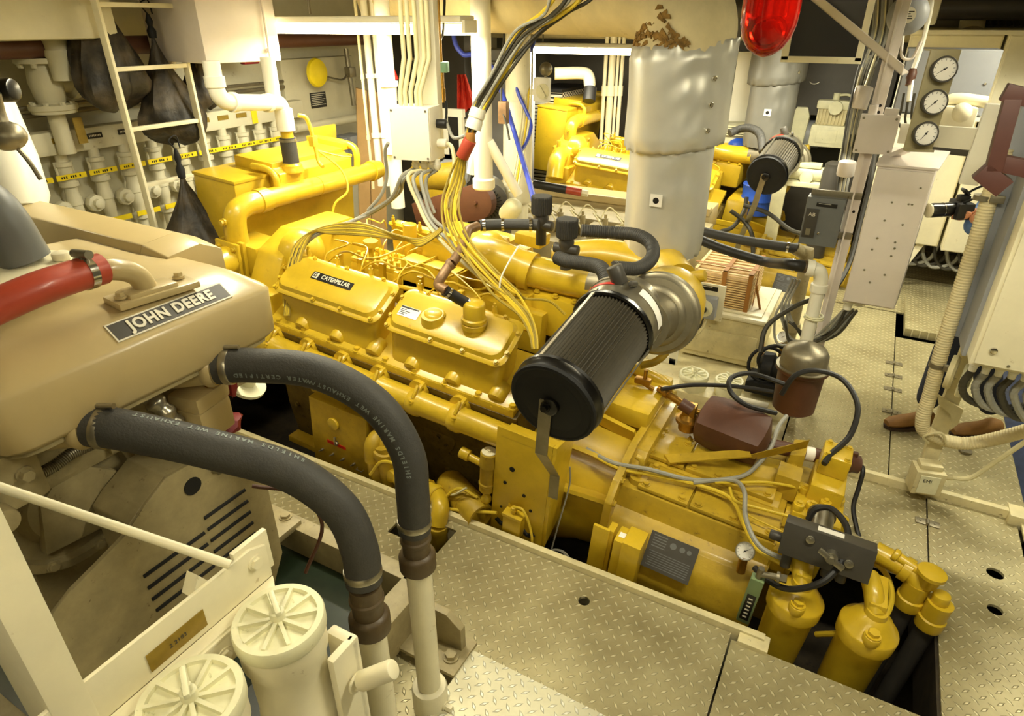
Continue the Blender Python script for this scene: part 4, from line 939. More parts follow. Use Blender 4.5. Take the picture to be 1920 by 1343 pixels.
rag('rag', (-1.52, 1.03, 1.17), (.025, .025, .06), 'dark red rag hanging beside the upper black hose clamp', 'dark_red', 6)
# red silicone hose on the outlet elbow
g = G(); t = thing('coolant_hose', 'red silicone hose with steel worm clamp lying over the beige generator cover', 'hose', (-1.5, .6, 1.55))
hp = [(-1.505, .77, 1.597), (-1.50, .70, 1.60), (-1.49, .62, 1.60), (-1.50, .53, 1.585), (-1.53, .43, 1.555)]
g.tube(hp, .036, 22); g.out('hose_body', 'red_hose', t)
g = G(); hd_ = (V(hp[1])-V(hp[0])).normalized(); g.lathe(V(hp[0])+hd_*.028, V(hp[1]), [(0, .0385), (.018, .0385)], 28); cl_ = g.out('worm_clamp', 'chrome', t)
g = G(); g.cyl((-1.53, .735, 1.640), (-1.47, .735, 1.646), .010); g.box((-1.52, .725, 1.625), (-1.49, .745, 1.648), .003); g.out('clamp_screw', 'steel_dull', cl_)
# ---------------- rubber exhaust hoses with printed text and their standpipes
_gl = {}
def glyph(ch, size, bold):
    k = (ch, size)
    if k not in _gl:
        cu = bpy.data.curves.new('t', 'FONT'); cu.body = ch; cu.size = size; cu.align_x = 'CENTER'; cu.align_y = 'CENTER'; cu.offset = bold; cu.resolution_u = 2
        to = bpy.data.objects.new('t', cu); COL.objects.link(to); bpy.context.view_layer.update()
        me = bpy.data.meshes.new_from_object(to.evaluated_get(bpy.context.evaluated_depsgraph_get())); bpy.data.objects.remove(to)
        _gl[k] = ([v.co.copy() for v in me.vertices], [tuple(p.vertices) for p in me.polygons])
    return _gl[k]
def hose_print(pts, r, body, s0, step, size, side, par):
    P = catmull(pts, 14); sg = [0]
    for a, b in zip(P, P[1:]): sg.append(sg[-1]+(b-a).length)
    g = G()
    for n_, ch in enumerate(body):
        if ch == ' ': continue
        s_ = s0 - step*n_
        if s_ < .02: break
        i = 0
        while i < len(sg)-2 and sg[i+1] < s_: i += 1
        p = P[i].lerp(P[i+1], (s_-sg[i])/(sg[i+1]-sg[i])); d = (P[i]-P[i+1]).normalized()
        q = V(side); q = (q-d*q.dot(d)).normalized(); up = q.cross(d)
        vs, fs = glyph(ch, size, .0006); o = p + q*(r+.0006)
        nv = []
        for v in vs:
            ang = v.y/r; nv.append(g.v(p + d*v.x + (q*math.cos(ang)+up*math.sin(ang))*(r+.0008)))
        for f_ in fs: g.f([nv[k] for k in f_], False)
    return g.out('printed_text', 'hose_text', par)
H2 = [(-1.42, .94, 1.28), (-1.34, .985, 1.285), (-1.18, 1.06, 1.27), (-1.03, 1.105, 1.19), (-.945, 1.115, 1.06), (-.925, 1.10, .93), (-.925, 1.095, .80)]
H1 = [(-1.42, .60, 1.29), (-1.35, .635, 1.28), (-1.2, .73, 1.22), (-1.06, .82, 1.145), (-.96, .865, 1.04), (-.915, .865, .93), (-.905, .855, .83)]
for i, (H, lb, tx, s0, side) in enumerate([(H2, 'thick black rubber hose, right of two, bending to the farther white standpipe', 'SHIELDS MARINE WET EXHAUST/WATER CERTIFIED', .66, (.5, -.8, -.1)),
                      (H1, 'thick black rubber hose nearest the camera, bending down to the nearer white standpipe', 'SHIELDS MARINE WET EXHAUST', .46, (.25, .25, 1))]):
    t = thing('rubber_hose', lb, 'hose', H[-1], 'thick exhaust hoses')
    g = G(); g.tube(H, .047, 28, 10); hb = g.out('hose_body', 'rubber', t)
    hose_print(H, .047, tx, s0, .0145, .017, side, hb)
    for (a, b) in ((H[0], H[1]), (H[-1], H[-2])):
        a, b = V(a), V(b); d = (b-a).normalized(); g = G(); p = a + d*.02
        g.lathe(p, p+d, [(0, .0485), (.002, .0495), (.018, .0495), (.02, .0485)], 30)
        g.cyl(p+d*.01+V((-.02, 0, .053)), p+d*.01+V((.03, .02, .056)), .007, n=10); g.out('hose_clamp', 'steel', t)
    e = V(H[0]); g = G(); g.cyl(e+V((-.16, -.1, -.02)), e+V((.02, .012, .0)), .043); g.lathe(e+V((-.03, -.015, 0)), e+V((.05, .03, 0)), [(0, .05), (.01, .055), (.02, .055), (.03, .05)], 24); g.out('outlet_stub', 'beige', t)
for (px, lb) in (((-.925, 1.095), 'white standpipe with brown coupling and thick foot ring, the farther one'), ((-.905, .855), 'white standpipe with brown coupling, the nearer one beside the filter can')):
    t = thing('standpipe', lb, 'pipe', (px[0], px[1], -.1), 'white standpipes'); x, y = px; dn = (0, 0, -1)
    g = G(); g.lathe((x, y, .82), (x, y, 0), [(0, .042), (.04, .042), (.045, .046), (.055, .046), (.06, .041), (.10, .041), (.105, .05), (.115, .055), (.16, .055), (.165, .05), (.175, .042)], 28); g.out('pipe_coupling', 'brown_coupling', t)
    g = G(); g.cyl((x, y, -.12), (x, y, .66), .039, n=28)
    g.lathe((x, y, -.12), (x, y, 1), [(0, .06), (.22, .06), (.23, .056), (.235, .045)], 28); g.hexb((x+.055, y, .04), (1, 0, 0), .012, .03); g.out('white_pipe', 'cream', t)
# ---------------- filter rack in the bottom-left corner
t = thing('filter_rack', 'white angle iron rack with brass tag crossing the bottom left corner', 'rack', (-.9, .35, .3))
g = G(); g.prism([(-.87, .10, 1.12), (-.87, .585, 1.12), (-.87, .585, 1.20), (-.87, .55, 1.215), (-.87, .10, 1.215)], (-.008, 0, 0), .002); g.prism([(-.87, .10, 1.12), (-.87, .585, 1.12), (-.835, .56, 1.12), (-.835, .10, 1.12)], (0, 0, -.008), .002)
g.box((-.89, .52, 1.13), (-.878, .60, 1.225), .003); g.hexb((-.87, .555, 1.18), (1, 0, 0), .012, .008); g.hexb((-.87, .19, 1.16), (1, 0, 0), .012, .008)
g.prism([(-.88, .47, 1.2), (-.88, .43, 1.2), (-.88, .45, 1.235)], (-.03, 0, 0));
for y_ in (.43, .25): g.box((-.855, y_-.035, 1.05), (-.835, y_+.035, 1.115), .004); g.hexb((-.835, y_, 1.08), (1, 0, 0), .012, .008)
g.box((-.86, .11, 1.10), (-.84, .55, 1.125), .003); ar = g.out('angle_rail', 'cream', t)
g = G(); g.box((-.8695, .325, 1.135), (-.868, .435, 1.165+.01), .0005); tg = g.out('brass_tag', 'brass_tag', ar)
text('tag_lettering', '2 2183', (-.8675, .38, 1.155), (0, 1, 0), (0, 0, 1), .012, 'dark_grey', tg, ext=.0002)
g = G(); g.tube([(-1.19, .33, 1.402), (-.86, .50, 1.228)], .0085, 12, 0); g.out('strut_rod', 'cream', t)
g = G(); g.box((-.985, .186, .0), (-.868, .238, 2.2), .004); g.out('rack_post', 'cream', t)
def canister(c, r, lb, mt='lid_white', h=.42, full=True, grp='white filter cans with spoked lids'):
    c = V(c); t = thing('filter_can', lb, 'filter', c-V((0, 0, h)), grp)
    g = G(); g.lathe(c-V((0, 0, h)), c, [(0, r*.9), (h*.45, r*.9), (h*.46, r*.86), (h-.10, r*.88), (h-.08, r*.98), (h-.03, r*.98)], 36); g.out('can_body', 'cream' if full else mt, t)
    g = G(); g.lathe(c-V((0, 0, .035)), c, [(0, r*.99), (.006, r*1.03), (.03, r*1.03), (.035, r), (.0352, r*.86), (.028, r*.84), (.027, r*.1)], 40)
    for k in range(10):
        a = R_(36*k+8); u = V((math.cos(a), math.sin(a), 0)); s_ = V((-u.y, u.x, 0))*r*.045; p = c-V((0, 0, .008))
        g.prism([p+u*r*.16-s_, p+u*r*.16+s_, p+u*r*.86+s_, p+u*r*.86-s_], (0, 0, .010))
    g.rcyl(c-V((0, 0, .01)), c+V((0, 0, .018)), r*.17, .003); lid = g.out('spoked_lid', mt, t)
    g = G(); g.rcyl(c+V((0, 0, .01)), c+V((0, 0, .032)), r*.10, .002); g.obox(c+V((0, 0, .036)), (r*.75, r*.13, .012), R_(-30), .004); g.out('lid_handle', mt, lid)
    return t
t1 = canister((-.765, .505, 1.14), .080, 'white filter can with spoked lid at bottom left, the farther of the pair')
t2 = canister((-.77, .325, 1.14), .080, 'white filter can with spoked lid in the bottom left corner, cut by the frame')
g = G(); g.box((-.735, .575, .6), (-.672, .60, 1.045), .008); g.box((-.69, .53, .6), (-.672, .60, 1.045), .005)
g.rcyl((-.655, .57, .955), (-.59, .60, 1.0), .02, .006); g.torus((-.662, .57, .95), (1, 0, 0), .02, .004, 16, 6); g.top('mounting_channel', 'white channel bracket with pipe stub clamped right of the filter can', 'bracket', 'cream')
g = G(); g.tube([(-1.38, .93, .9), (-1.28, 1.0, .86), (-1.22, 1.02, .75), (-1.25, .95, .6)], .006, 8); g.top('thin_wire', 'thin brown wire arching beside the slotted belt guard', 'wire', 'brown')
# ---------------- out-of-focus fittings at the upper left edge
g = G(); a, b = U(-10, 190, d=2.3), U(48, 400, d=2.3); d = (b-a).normalized(); g.lathe(a, b, [(0, .06), ((b-a).length*.5, .085), ((b-a).length*.85, .088), ((b-a).length*.97, .07), ((b-a).length, .02)], 28); g.top('lagged_pipe_end', 'white lagged pipe end at the left edge beside the valve bank', 'pipe', 'white')
c = U(45, 445, d=1.5); t = thing('lifting_foot', 'brownish grey cast foot on a pale plate at the left edge above the generator', 'bracket', c-V((0, 0, .1)))
g = G(); g.tube([c+V((-.12, -.05, .12)), c+V((-.05, -.02, .06)), c+V((-.03, .0, -.06))], .055, 18); g.out('cast_arm', 'grey_box', t)
g = G(); g.obox(c+V((.0, -.02, -.075)), (.16, .24, .02), R_(20), .004); g.rcyl(c+V((.03, .05, -.065)), c+V((.03, .05, -.045)), .02); g.out('foot_plate', 'cream', t)
g = G(); a = U(-5, 170, d=1.6); b = U(28, 168, d=1.6); g.rcyl(a, b, .028, .008); g.top('control_ball', 'shiny dark round ball handle poking in at the upper left edge', 'handle', 'black')
c = U(12, 255, d=1.6); g = G(); g.ball(c, .045, (1, 1, .8)); g.tube([c, c+V((-.01, 0, .05)), c+V((.0, .0, .1))], .02, 10); g.tube([c, c+V((.02, .02, -.06)), c+V((.03, .03, -.11))], .006, 8); g.top('pipe_fitting', 'grey rounded fitting with a hanging lever at the left edge below the knob', 'fitting', 'steel_dull')
# ---------------- lagged exhaust riser and trunk
ex = thing('exhaust_riser', 'large silver lagged exhaust riser standing behind the turbocharger', 'exhaust pipe', (-.90, 3.28, 1.0), 'silver lagged risers')
def cloth_cyl(g, cx, cy, z0, z1, r, wob, tuck, seed, n=64, rows=26, slant=0):
    rn = random.Random(seed); ph = [rn.uniform(0, 6.28) for _ in range(8)]; R = []
    for j in range(rows+1):
        t = j/rows; z = z0+(z1-z0)*t; row = []
        edge = max(0, 1-min(t, 1-t)*9)
        for i in range(n):
            a = 6.28318*i/n
            w_ = wob*(math.sin(3*a+ph[0]+2*t)+.6*math.sin(5*a+ph[1]-3*t)+.4*math.sin(2*a+7*t+ph[2]))
            w_ += edge*tuck*(.5*math.sin(17*a+ph[3])+.5*math.sin(29*a+ph[4])) - edge*tuck*.9
            # puckers fanning from the lacing on the aft side
            da = math.atan2(math.sin(a-R_(-55)), math.cos(a-R_(-55)))
            w_ += -.006*math.exp(-(da/.12)**2)*(1+math.cos(t*19)) + .006*math.sin(22*t+8*abs(da))*math.exp(-(da/.5)**2)*t
            row.append(V((cx+(r+w_)*math.cos(a), cy+(r+w_)*math.sin(a), z+slant*math.cos(a-.5)+edge*.004*math.sin(23*a))))
        R.append(row)
    g.loft(R)
g = G(); cloth_cyl(g, -.90, 3.28, 1.02, 1.62, .205, .003, .010, 1); g.out('lower_jacket', 'lagging', ex, 80)
g = G(); cloth_cyl(g, -.90, 3.28, 1.56, 2.02, .243, .005, .016, 2, slant=.02); uj = g.out('upper_jacket', 'lagging', ex, 80)
fr = V((.42, -.9, 0)).normalized(); rt = V((.9, .42, 0))
for k, z in enumerate((1.66, 1.77, 1.88)):
    a = R_(-38); g = G(); p = V((-.90+.243*math.cos(a), 3.28+.243*math.sin(a), z)); g.rcyl(p, p+V((math.cos(a), math.sin(a), 0))*.012, .012, .002, 14); g.out('lacing_stud', 'chrome', uj)
def sticker(par, a_deg, r, z, s=.03):
    a = R_(a_deg); n = V((math.cos(a), math.sin(a), 0)); u = V((-n.y, n.x, 0)); c = V((-.90, 3.28, z)) + n*(r+.006)
    g = G(); g.prism([c-u*s-V((0, 0, s)), c+u*s-V((0, 0, s)), c+u*s+V((0, 0, s)), c-u*s+V((0, 0, s))], n*.0015); st = g.out('square_sticker', 'face_white', par)
    g = G(); c2 = c+n*.0016; g.cyl(c2, c2+n*.0006, s*.5, n=20); g.out('sticker_print', 'label_black', st)
    return st
sticker(ex, -88, .207, 1.33)
g = G(); g.lathe((-.90, 3.28, .90), (-.90, 3.28, 1.1), [(0, .12), (.04, .13), (.12, .10), (.14, .17), (.16, .19)], 32); g.out('riser_neck', 'steel_dull', ex)
tr = thing('exhaust_duct', 'fat cream lagged exhaust trunk elbowing over to the left above the silver riser', 'exhaust pipe', (-1.5, 3.3, 2.0))
g = G(); g.tube([(-.90, 3.28, 1.98), (-.90, 3.28, 2.08), (-.98, 3.285, 2.2), (-1.16, 3.32, 2.255), (-1.4, 3.4, 2.26)], .225, 36, 8); g.out('trunk_elbow', 'insulation', tr)
g = G(); g.cyl((-1.38, 3.395, 2.255), (-3.3, 4.1, 2.26), .215, n=36); g.torus((-1.38, 3.395, 2.255), (1, -.37, 0), .218, .004, 36, 6); g.out('trunk_run', 'insulation', tr)
rn = random.Random(5); g = G()
for k in range(90):
    a = R_(rn.uniform(-155, -70)); z = 2.0+rn.uniform(0, .11)*math.exp(-((math.degrees(a)+112)/26)**2)*1.5; p = V((-.90+.222*math.cos(a), 3.28+.222*math.sin(a), z)); n_ = V((math.cos(a), math.sin(a), 0)); u_ = V((-n_.y, n_.x, 0)); s1 = rn.uniform(.008, .024); tl = V((0, 0, rn.uniform(-.012, .012)))
    g.prism([p-u_*s1+tl, p+u_*s1*.9-tl, p+u_*s1*.6+V((0, 0, s1*.7))-tl, p-u_*s1*.4+V((0, 0, s1))+tl], n_*rn.uniform(.006, .014))
g.out('frayed_edge', 'frayed', tr)
# pillar with splayed braces
t = thing('deck_pillar', 'thick white round pillar with two splayed braces at its foot, behind the wiring box', 'pillar', (-2.05, 3.36, 1.15))
g = G(); g.cyl((-2.05, 3.36, 1.2), (-2.05, 3.36, 2.6), .056, n=28); g.lathe((-2.05, 3.36, 1.2), (-2.05, 3.36, 2), [(0, .06), (.01, .068), (.06, .068), (.07, .058)], 28); g.out('pillar_tube', 'white', t)
for a, b in ((V((-2.09, 3.36, 1.48)), U(884, 325, d=3.9)), (V((-2.01, 3.36, 1.48)), U(972, 365, d=3.9))):
    g = G(); g.cyl(a, b, .030, n=18); g.out('splayed_brace', 'white', t)
# fluorescent fittings (lamps sit just below them)
def tube_fitting(lx, ly, lz, ln, lb, deep=.035, lit=True):
    t = thing('fluorescent_light', lb, 'light', (lx, ly, lz+.02), 'fluorescent fittings')
    g = G(); g.box((lx-ln/2, ly-.07, lz+.055), (lx+ln/2, ly+.07, lz+.055+deep), .01); g.box((lx-ln/2-.02, ly-.06, lz+.01), (lx-ln/2, ly+.06, lz+.07), .004); g.box((lx+ln/2, ly-.06, lz+.01), (lx+ln/2+.02, ly+.06, lz+.07), .004); g.out('housing', 'white', t)
    for s_ in (-.033, .033):
        g = G(); g.cyl((lx-ln/2, ly+s_, lz+.025), (lx+ln/2, ly+s_, lz+.025), .026, n=14); g.out('lamp_tube', 'tube_lamp', t)
    for s_ in (-.3, .3): g = G(); g.cyl((lx+ln*s_, ly, lz+.1), (lx+ln*s_, ly, 2.62), .008, n=8); g.out('hanger_rod', 'steel_dull', t)
LB_ = ['blown out fluorescent tube fitting at upper left, in front of the cream trunk', 'distant fluorescent fitting glimpsed left of the silver riser', 'fluorescent fitting behind the red lamp']
for i, L_ in enumerate(LAMPS):
    tube_fitting(L_[0], L_[1], L_[2]+.01, L_[3], LB_[i] if i < 3 else 'unseen added ceiling fluorescent fitting %s' % ['over the main engine', 'over the walkway', 'over the right hand cabinets', 'over the generator', 'over the camera side plates'][i-3])
# red warning lamp
rl = V((-.29, 1.78, 1.975)); rl = U(1442, 38, d=1.62)
t = thing('warning_lamp', 'red glass dome warning lamp hanging at the top beside the diagonal strut', 'lamp', rl)
g = G(); g.lathe(rl+V((0, 0, .07)), rl-V((0, 0, 1)), [(0, .070), (.05, .070), (.08, .068), (.11, .060), (.135, .043), (.15, .022), (.155, .001)], 40, cap=False); o_ = g.out('red_dome', 'red_glass', t)
g = G(); g.lathe(rl+V((0, 0, .06)), rl+V((0, 0, 1)), [(0, .084), (.012, .09), (.03, .09), (.04, .08), (.08, .06)], 40); g.cyl(rl+V((0, 0, .1)), rl+V((0, 0, .42)), .02); g.out('lamp_base', 'grey_paint', t)
g = G(); g.cyl(rl+V((0, 0, .06)), rl+V((0, 0, .01)), .03); g.torus(rl+V((0, 0, -.02)), (0, 1, 0), .03, .006, 20, 8); g.out('reflector', 'chrome', t)
# ---------------- wiring box over the engine with conduits, glands and cables
jb = thing('junction_box', 'bright white junction box over the main engine with cables hanging from its glands', 'junction box', (-1.95, 2.6, 1.5), )
c = U(770, 252, d=3.0); Rj = Matrix.Rotation(R_(14), 3, 'Z')
g = G(); g.obox(c+Rj @ V((0, .07, 0)), (.20, .14, .24), Rj, .006); g.out('box_body', 'white', jb)
g = G(); g.obox(c+Rj @ V((0, -.005, 0)), (.195, .012, .235), Rj, .004); ld = g.out('box_lid', 'plastic_white', jb)
for sx in (-1, 1):
    for sz in (-1, 1):
        g = G(); q = c+Rj @ V((sx*.085, -.012, sz*.105)); g.cyl(q, q+Rj @ V((0, -.003, 0)), .005, n=10); g.out('lid_screw', 'steel_dull', ld)
gl = []
for k, dx in enumerate((-.01, .035, .075, .10)):
    q = c+Rj @ V((dx-.0, .06, -.12)); g = G(); g.lathe(q, q-V((0, 0, 1)), [(0, .016), (.02, .017), (.022, .02), (.035, .02), (.05, .012)], 14); g.out('cable_gland', 'plastic_white', jb); gl.append(q-V((0, 0, .05)))
for dz, m_ in ((.04, 'rubber_black'), (-.05, 'plastic_white')):
    q = c+Rj @ V((.10, .09, dz)); g = G(); dd = Rj @ V((1, 0, 0)); g.lathe(q, q+dd, [(0, .02), (.02, .022), (.045, .022), (.05, .014)], 16); g.out('side_gland', m_, jb); gl.append(q+dd*.05)
t = thing('conduit_riser', 'white square section post and bent conduits rising from the junction box', 'conduit', c+V((0, 0, .12)))
q = c+Rj @ V((.04, .17, 0)); g = G(); g.obox(V((q.x, q.y, 2.05)), (.10, .06, 1.1), Rj, .004); g.out('square_post', 'white', t)
for k, dx in enumerate((-.05, -.02, .015, .05, .075)):
    g = G(); a = c+Rj @ V((dx*.8-.02, .05, .12)); b = c+Rj @ V((dx, .10, .0)); b.z = 2.6
    g.tube([a, a+V((0, 0, .06)), V((b.x, b.y, a.z+.20)), V((b.x, b.y, a.z+.24)), b], .011, 10, 0); g.out('conduit_pipe', 'cable_cream', t)
def cab(pts, r, m, lb, name='cable', cat='cable', grp=None, n=7, sub=6, rib=0, ribn=0):
    P = []
    for p in pts:
        if isinstance(p, Vector): P.append(p)
        elif len(p) == 3: P.append(U(p[0], p[1], d=p[2]))
    g = G(); g.tube(P, r, n, sub, rib=rib, ribn=ribn); return g.top(name, lb, cat, m, grp)
GJ = 'cables hanging from the white junction box'
cab([gl[0], (755, 330, 3.1), (735, 370, 3.2), (690, 400, 3.3), (640, 425, 3.3), (600, 437, 3.35), (575, 455, 3.4), (555, 485, 3.45)], .011, 'cable_grey', 'grey cable sweeping left from the first box gland to the harness', grp=GJ)
cab([gl[0]+V((.01, .01, 0)), (758, 335, 3.1), (748, 362, 3.2), (705, 395, 3.3), (660, 415, 3.3), (610, 430, 3.35), (570, 450, 3.4), (548, 500, 3.45)], .009, 'cable_grey', 'grey cable lying just above the one from the first gland', grp=GJ)
cab([gl[1], (775, 335, 3.05), (790, 380, 3.05), (810, 420, 3.0), (840, 450, 2.95), (880, 490, 2.9)], .010, 'cable_grey', 'grey cable running down right from the second box gland', grp=GJ)
cab([gl[1]+V((.01, 0, 0)), (765, 330, 3.05), (785, 385, 3.05), (805, 425, 3.0), (850, 475, 2.95), (900, 520, 2.85)], .009, 'cable_cream', 'pale cable beside the one from the second gland', grp=GJ)
cab([gl[2], (790, 330, 3.0), (797, 370, 3.0), (812, 410, 3.0), (850, 440, 2.9)], .009, 'cable_grey', 'grey cable dropping from the third box gland', grp=GJ)
cab([gl[3], (800, 335, 3.1), (802, 365, 3.1), (815, 400, 3.1)], .008, 'cable_grey', 'grey cable dropping from the fourth box gland', grp=GJ)
cab([gl[4], (850, 258, 3.0), (868, 256, 3.0), (880, 250, 2.95)], .008, 'cable_grey', 'grey cable out of the black side gland', grp=GJ)
cab([gl[5], (848, 278, 3.0), (852, 310, 3.0), (846, 345, 3.0), (843, 390, 3.0)], .010, 'cable_cream', 'pale cable curling down from the white side gland', grp=GJ)
cab([(728, 268, 3.05), (722, 285, 3.1), (725, 330, 3.2), (715, 365, 3.25), (690, 395, 3.3)], .009, 'cable_grey', 'grey cable looping down left of the junction box', grp=GJ)
# big bundle coming down from the ceiling through the orange coupling
GB = 'cables of the diagonal ceiling bundle'
mats_ = ['cable_grey', 'cable_cream', 'cable_dark', 'cable_yellow']
rnb = random.Random(21)
for k in range(8):
    o_ = (k-3.5)*5
    jt = lambda a=7: rnb.uniform(-a, a)
    cab([U(1120+o_*2, -60, d=2.35)+V((.06, .1, .32)), (1085+o_*2.2+jt(), -30, 2.4), (1040+o_*1.3+jt(), 25+jt(), 2.5), (985+o_*1.2+jt(), 65+jt(), 2.6), (935+o_*1.1+jt(6), 140+jt(), 2.7), (900+o_*.8+jt(3), 200, 2.8+jt(.0)), (880+o_*.4, 255, 2.85), (868+o_*.25, 290, 2.9)], .0065+.001*(k % 3), mats_[(k*3) % 4 if k % 4 != 3 else 2], ['lowest', 'second lowest', 'third', 'fourth', 'fifth', 'sixth', 'second highest', 'highest'][k] + ' cable of the diagonal bundle falling from the ceiling to the orange sleeve', grp=GB)
a, b = U(898, 203, d=2.8), U(886, 243, d=2.83); g = G(); g.lathe(a, b, [(0, .032), (.02, .036), (.04, .036), (.045, .031), (.06, .036), (.09, .036)], 20); g.top('cable_clamp', 'white ribbed cable clamp around the diagonal bundle above the orange sleeve', 'clamp', 'plastic_white')
a, b = U(882, 262, d=2.85), U(866, 295, d=2.9); t = thing('cable_sleeve', 'orange red sleeve taped around the cables above the engine', 'sleeve', b); g = G(); g.rcyl(a, b, .030); g.out('sleeve', 'red_hose', t); g = G(); g.rcyl(a+V((0, 0, .03)), a-V((0, 0, .015)), .022); g.out('cork_plug', 'strap', t)
GY = 'yellow cables falling from the orange sleeve over the engine'
for k in range(9):
    o_ = (k-4)*3.1; jt = lambda a=5: rnb.uniform(-a, a)
    pts = [(866+o_*.6, 295, 2.9), (856+o_+jt(4), 335, 2.95), (847+o_*1.2+jt(), 380, 2.95), (850+o_*1.3+jt(6), 420+jt(), 2.9), (868+o_*1.6+jt(), 460+jt(), 2.85), (905+o_*1.7+jt(), 500+jt(), 2.78), (950+o_*1.6+jt(), 550+jt(), 2.7)]
    if k % 3 != 2: pts += [(985+o_, 590, 2.65), (1000+o_*.6, 625, 2.62), (1004+o_*.4, 655, 2.6)]
    else: pts += [(985, 560, 2.75), (1030, 565, 2.8), (1060, 590, 2.8)]
    cab(pts, .0058, 'cable_yellow' if k % 2 else 'cable_olive', ['outermost left', 'second from left', 'third from left', 'fourth from left', 'middle', 'fourth from right', 'third from right', 'second from right', 'outermost right'][k] + ' yellow cable falling from the orange sleeve over the engine', grp=GY, n=6)
GH = 'wiring harness looping over the first valve cover'
for k in range(7):
    o_ = k*3.5
    cab([(533+o_*.4, 592, 3.35), (538+o_*.4, 555, 3.35), (545+o_*.5, 515, 3.35), (548+o_, 470, 3.35), (575+o_*.6, 440-o_*.2, 3.35), (620, 423+o_*.7, 3.3), (680, 420+o_, 3.2), (740+o_, 440+o_*.5, 3.1), (790, 448+o_*.6, 3.0), (835+o_*.3, 420, 2.95), (846, 390, 2.95)], .006, 'cable_yellow' if k % 2 else 'cable_olive', ['lowest', 'second lowest', 'third lowest', 'middle', 'third highest', 'second highest', 'highest'][k] + ' strand of the harness looping behind the CATERPILLAR cover', grp=GH, n=6)
    if k < 4: cab([(552+o_*.9, 465, 3.35), (540+o_, 500, 3.35), (535+o_*.7, 545, 3.35), (532+o_*.7, 575, 3.35)], .006, 'cable_dark' if k % 2 else 'cable_yellow', ['outermost', 'second', 'third', 'inner'][k] + ' strand of the loom dropping left of the first valve cover', grp=GH, n=6)
# ---------------- black breather hoses with ribbed caps and copper elbow over the turbo side
t = thing('breather_hose', 'long black breather hose looping behind the two ribbed caps to the air filter', 'hose', E(0, .3, .9))
g = G(); g.tube([U(1090, 432, d=3.0), U(1150, 436, d=3.0), U(1195, 441, d=2.93), U(1221, 458, d=2.86), U(1222, 484, d=2.78), U(1196, 503, d=2.7), U(1150, 502, d=2.65)], .028, 18, 8, rib=.002, ribn=70); g.tube([U(1045, 483, d=2.75), U(1065, 490, d=2.7), U(1110, 497, d=2.6), U(1132, 510, d=2.5), U(1142, 560, d=2.42)], .028, 18, 8, rib=.002, ribn=50); g.out('corrugated_hose', 'rubber', t)
g = G(); g.tube([U(900, 423, d=3.05), U(940, 421, d=3.05), U(1010, 422, d=3.0)], .027, 18, 6); g.out('straight_hose', 'rubber', t)
for p_, q_ in (((905, 423, 3.05), (915, 422, 3.05)), ((940, 421, 3.05), (950, 421, 3.05)), ((992, 422, 3.0), (1000, 422, 3.0)), ((1150, 502, 2.65), (1158, 503, 2.66))):
    a, b = U(p_[0], p_[1], d=p_[2]), U(q_[0], q_[1], d=q_[2]); g = G(); g.lathe(a, b, [(0, .030), (.014, .030)], 20); g.out('hose_clamp', 'chrome', t)
for (px, py, d_, lb) in ((1016, 385, 3.0, 'dark ribbed breather cap on the left, higher one'), (1064, 428, 2.85, 'dark ribbed breather cap on the right, lower one')):
    c = U(px, py-18, d=d_); t = thing('ribbed_breather', lb, 'cap', c-V((0, 0, .16)), 'ribbed breather caps'); g = G(); rows = []
    for z, s_ in ((-.085, .92), (-.075, 1.0), (-.006, 1.0), (.0, .94)):
        rows.append([c+V((.050*s_*(1 if i % 2 else .94)*math.cos(6.28318*i/72), .050*s_*(1 if i % 2 else .94)*math.sin(6.28318*i/72), z)) for i in range(72)])
    g.loft(rows); g.out('ribbed_cap', 'rubber', t, 20)
    g = G(); g.lathe(c-V((0, 0, .085)), c-V((0, 0, 1)), [(0, .03), (.02, .036), (.04, .034), (.06, .026), (.15, .026)], 20); g.rcyl(c-V((.06, 0, .14)), c-V((-.06, 0, .14)), .024); g.out('cap_stem', 'dark_grey', t)
t = thing('copper_breather_pipe', 'mottled copper pipe elbow stepping down to the breather on the second valve cover', 'pipe', U(850, 520, d=2.8))
p1_ = lidp(-.735+.445, .115, .0, 1) + V((0, -.02, 1)).normalized()*.11; w1 = ME @ p1_
g = G(); g.tube([U(895, 424, d=3.0), U(878, 432, d=2.95), U(872, 448, d=2.9), U(862, 472, d=2.85), U(848, 493, d=2.82)], .022, 16, 8); g.tube([U(842, 498, d=2.82), U(828, 520, d=2.8), U(822, 535, d=2.8), U(838, 545, d=2.78)], .022, 16, 8); g.tube([U(848, 493, d=2.82), U(842, 498, d=2.82)], .026, 14, 0); g.out('copper_pipe', 'copper', t)
g = G(); g.tube([U(834, 545, d=2.78), w1+V((-.03, .0, .03))], .025, 16, 0); hs = g.out('rubber_joint', 'rubber_black', t)
for f_ in (.1, .85):
    a = U(834, 545, d=2.78).lerp(w1+V((-.03, .0, .03)), f_); d = (w1-U(834, 545, d=2.78)).normalized(); g = G(); g.lathe(a, a+d, [(0, .027), (.012, .027)], 18); g.out('joint_clamp', 'chrome', hs)
g = G(); g.tube([U(972, 462, d=2.75), U(955, 490, d=2.7), U(940, 520, d=2.7), U(936, 545, d=2.72)], .004, 6); g.top('cable_tie', 'long white cable tie hanging across the yellow elbow', 'cable tie', 'white')
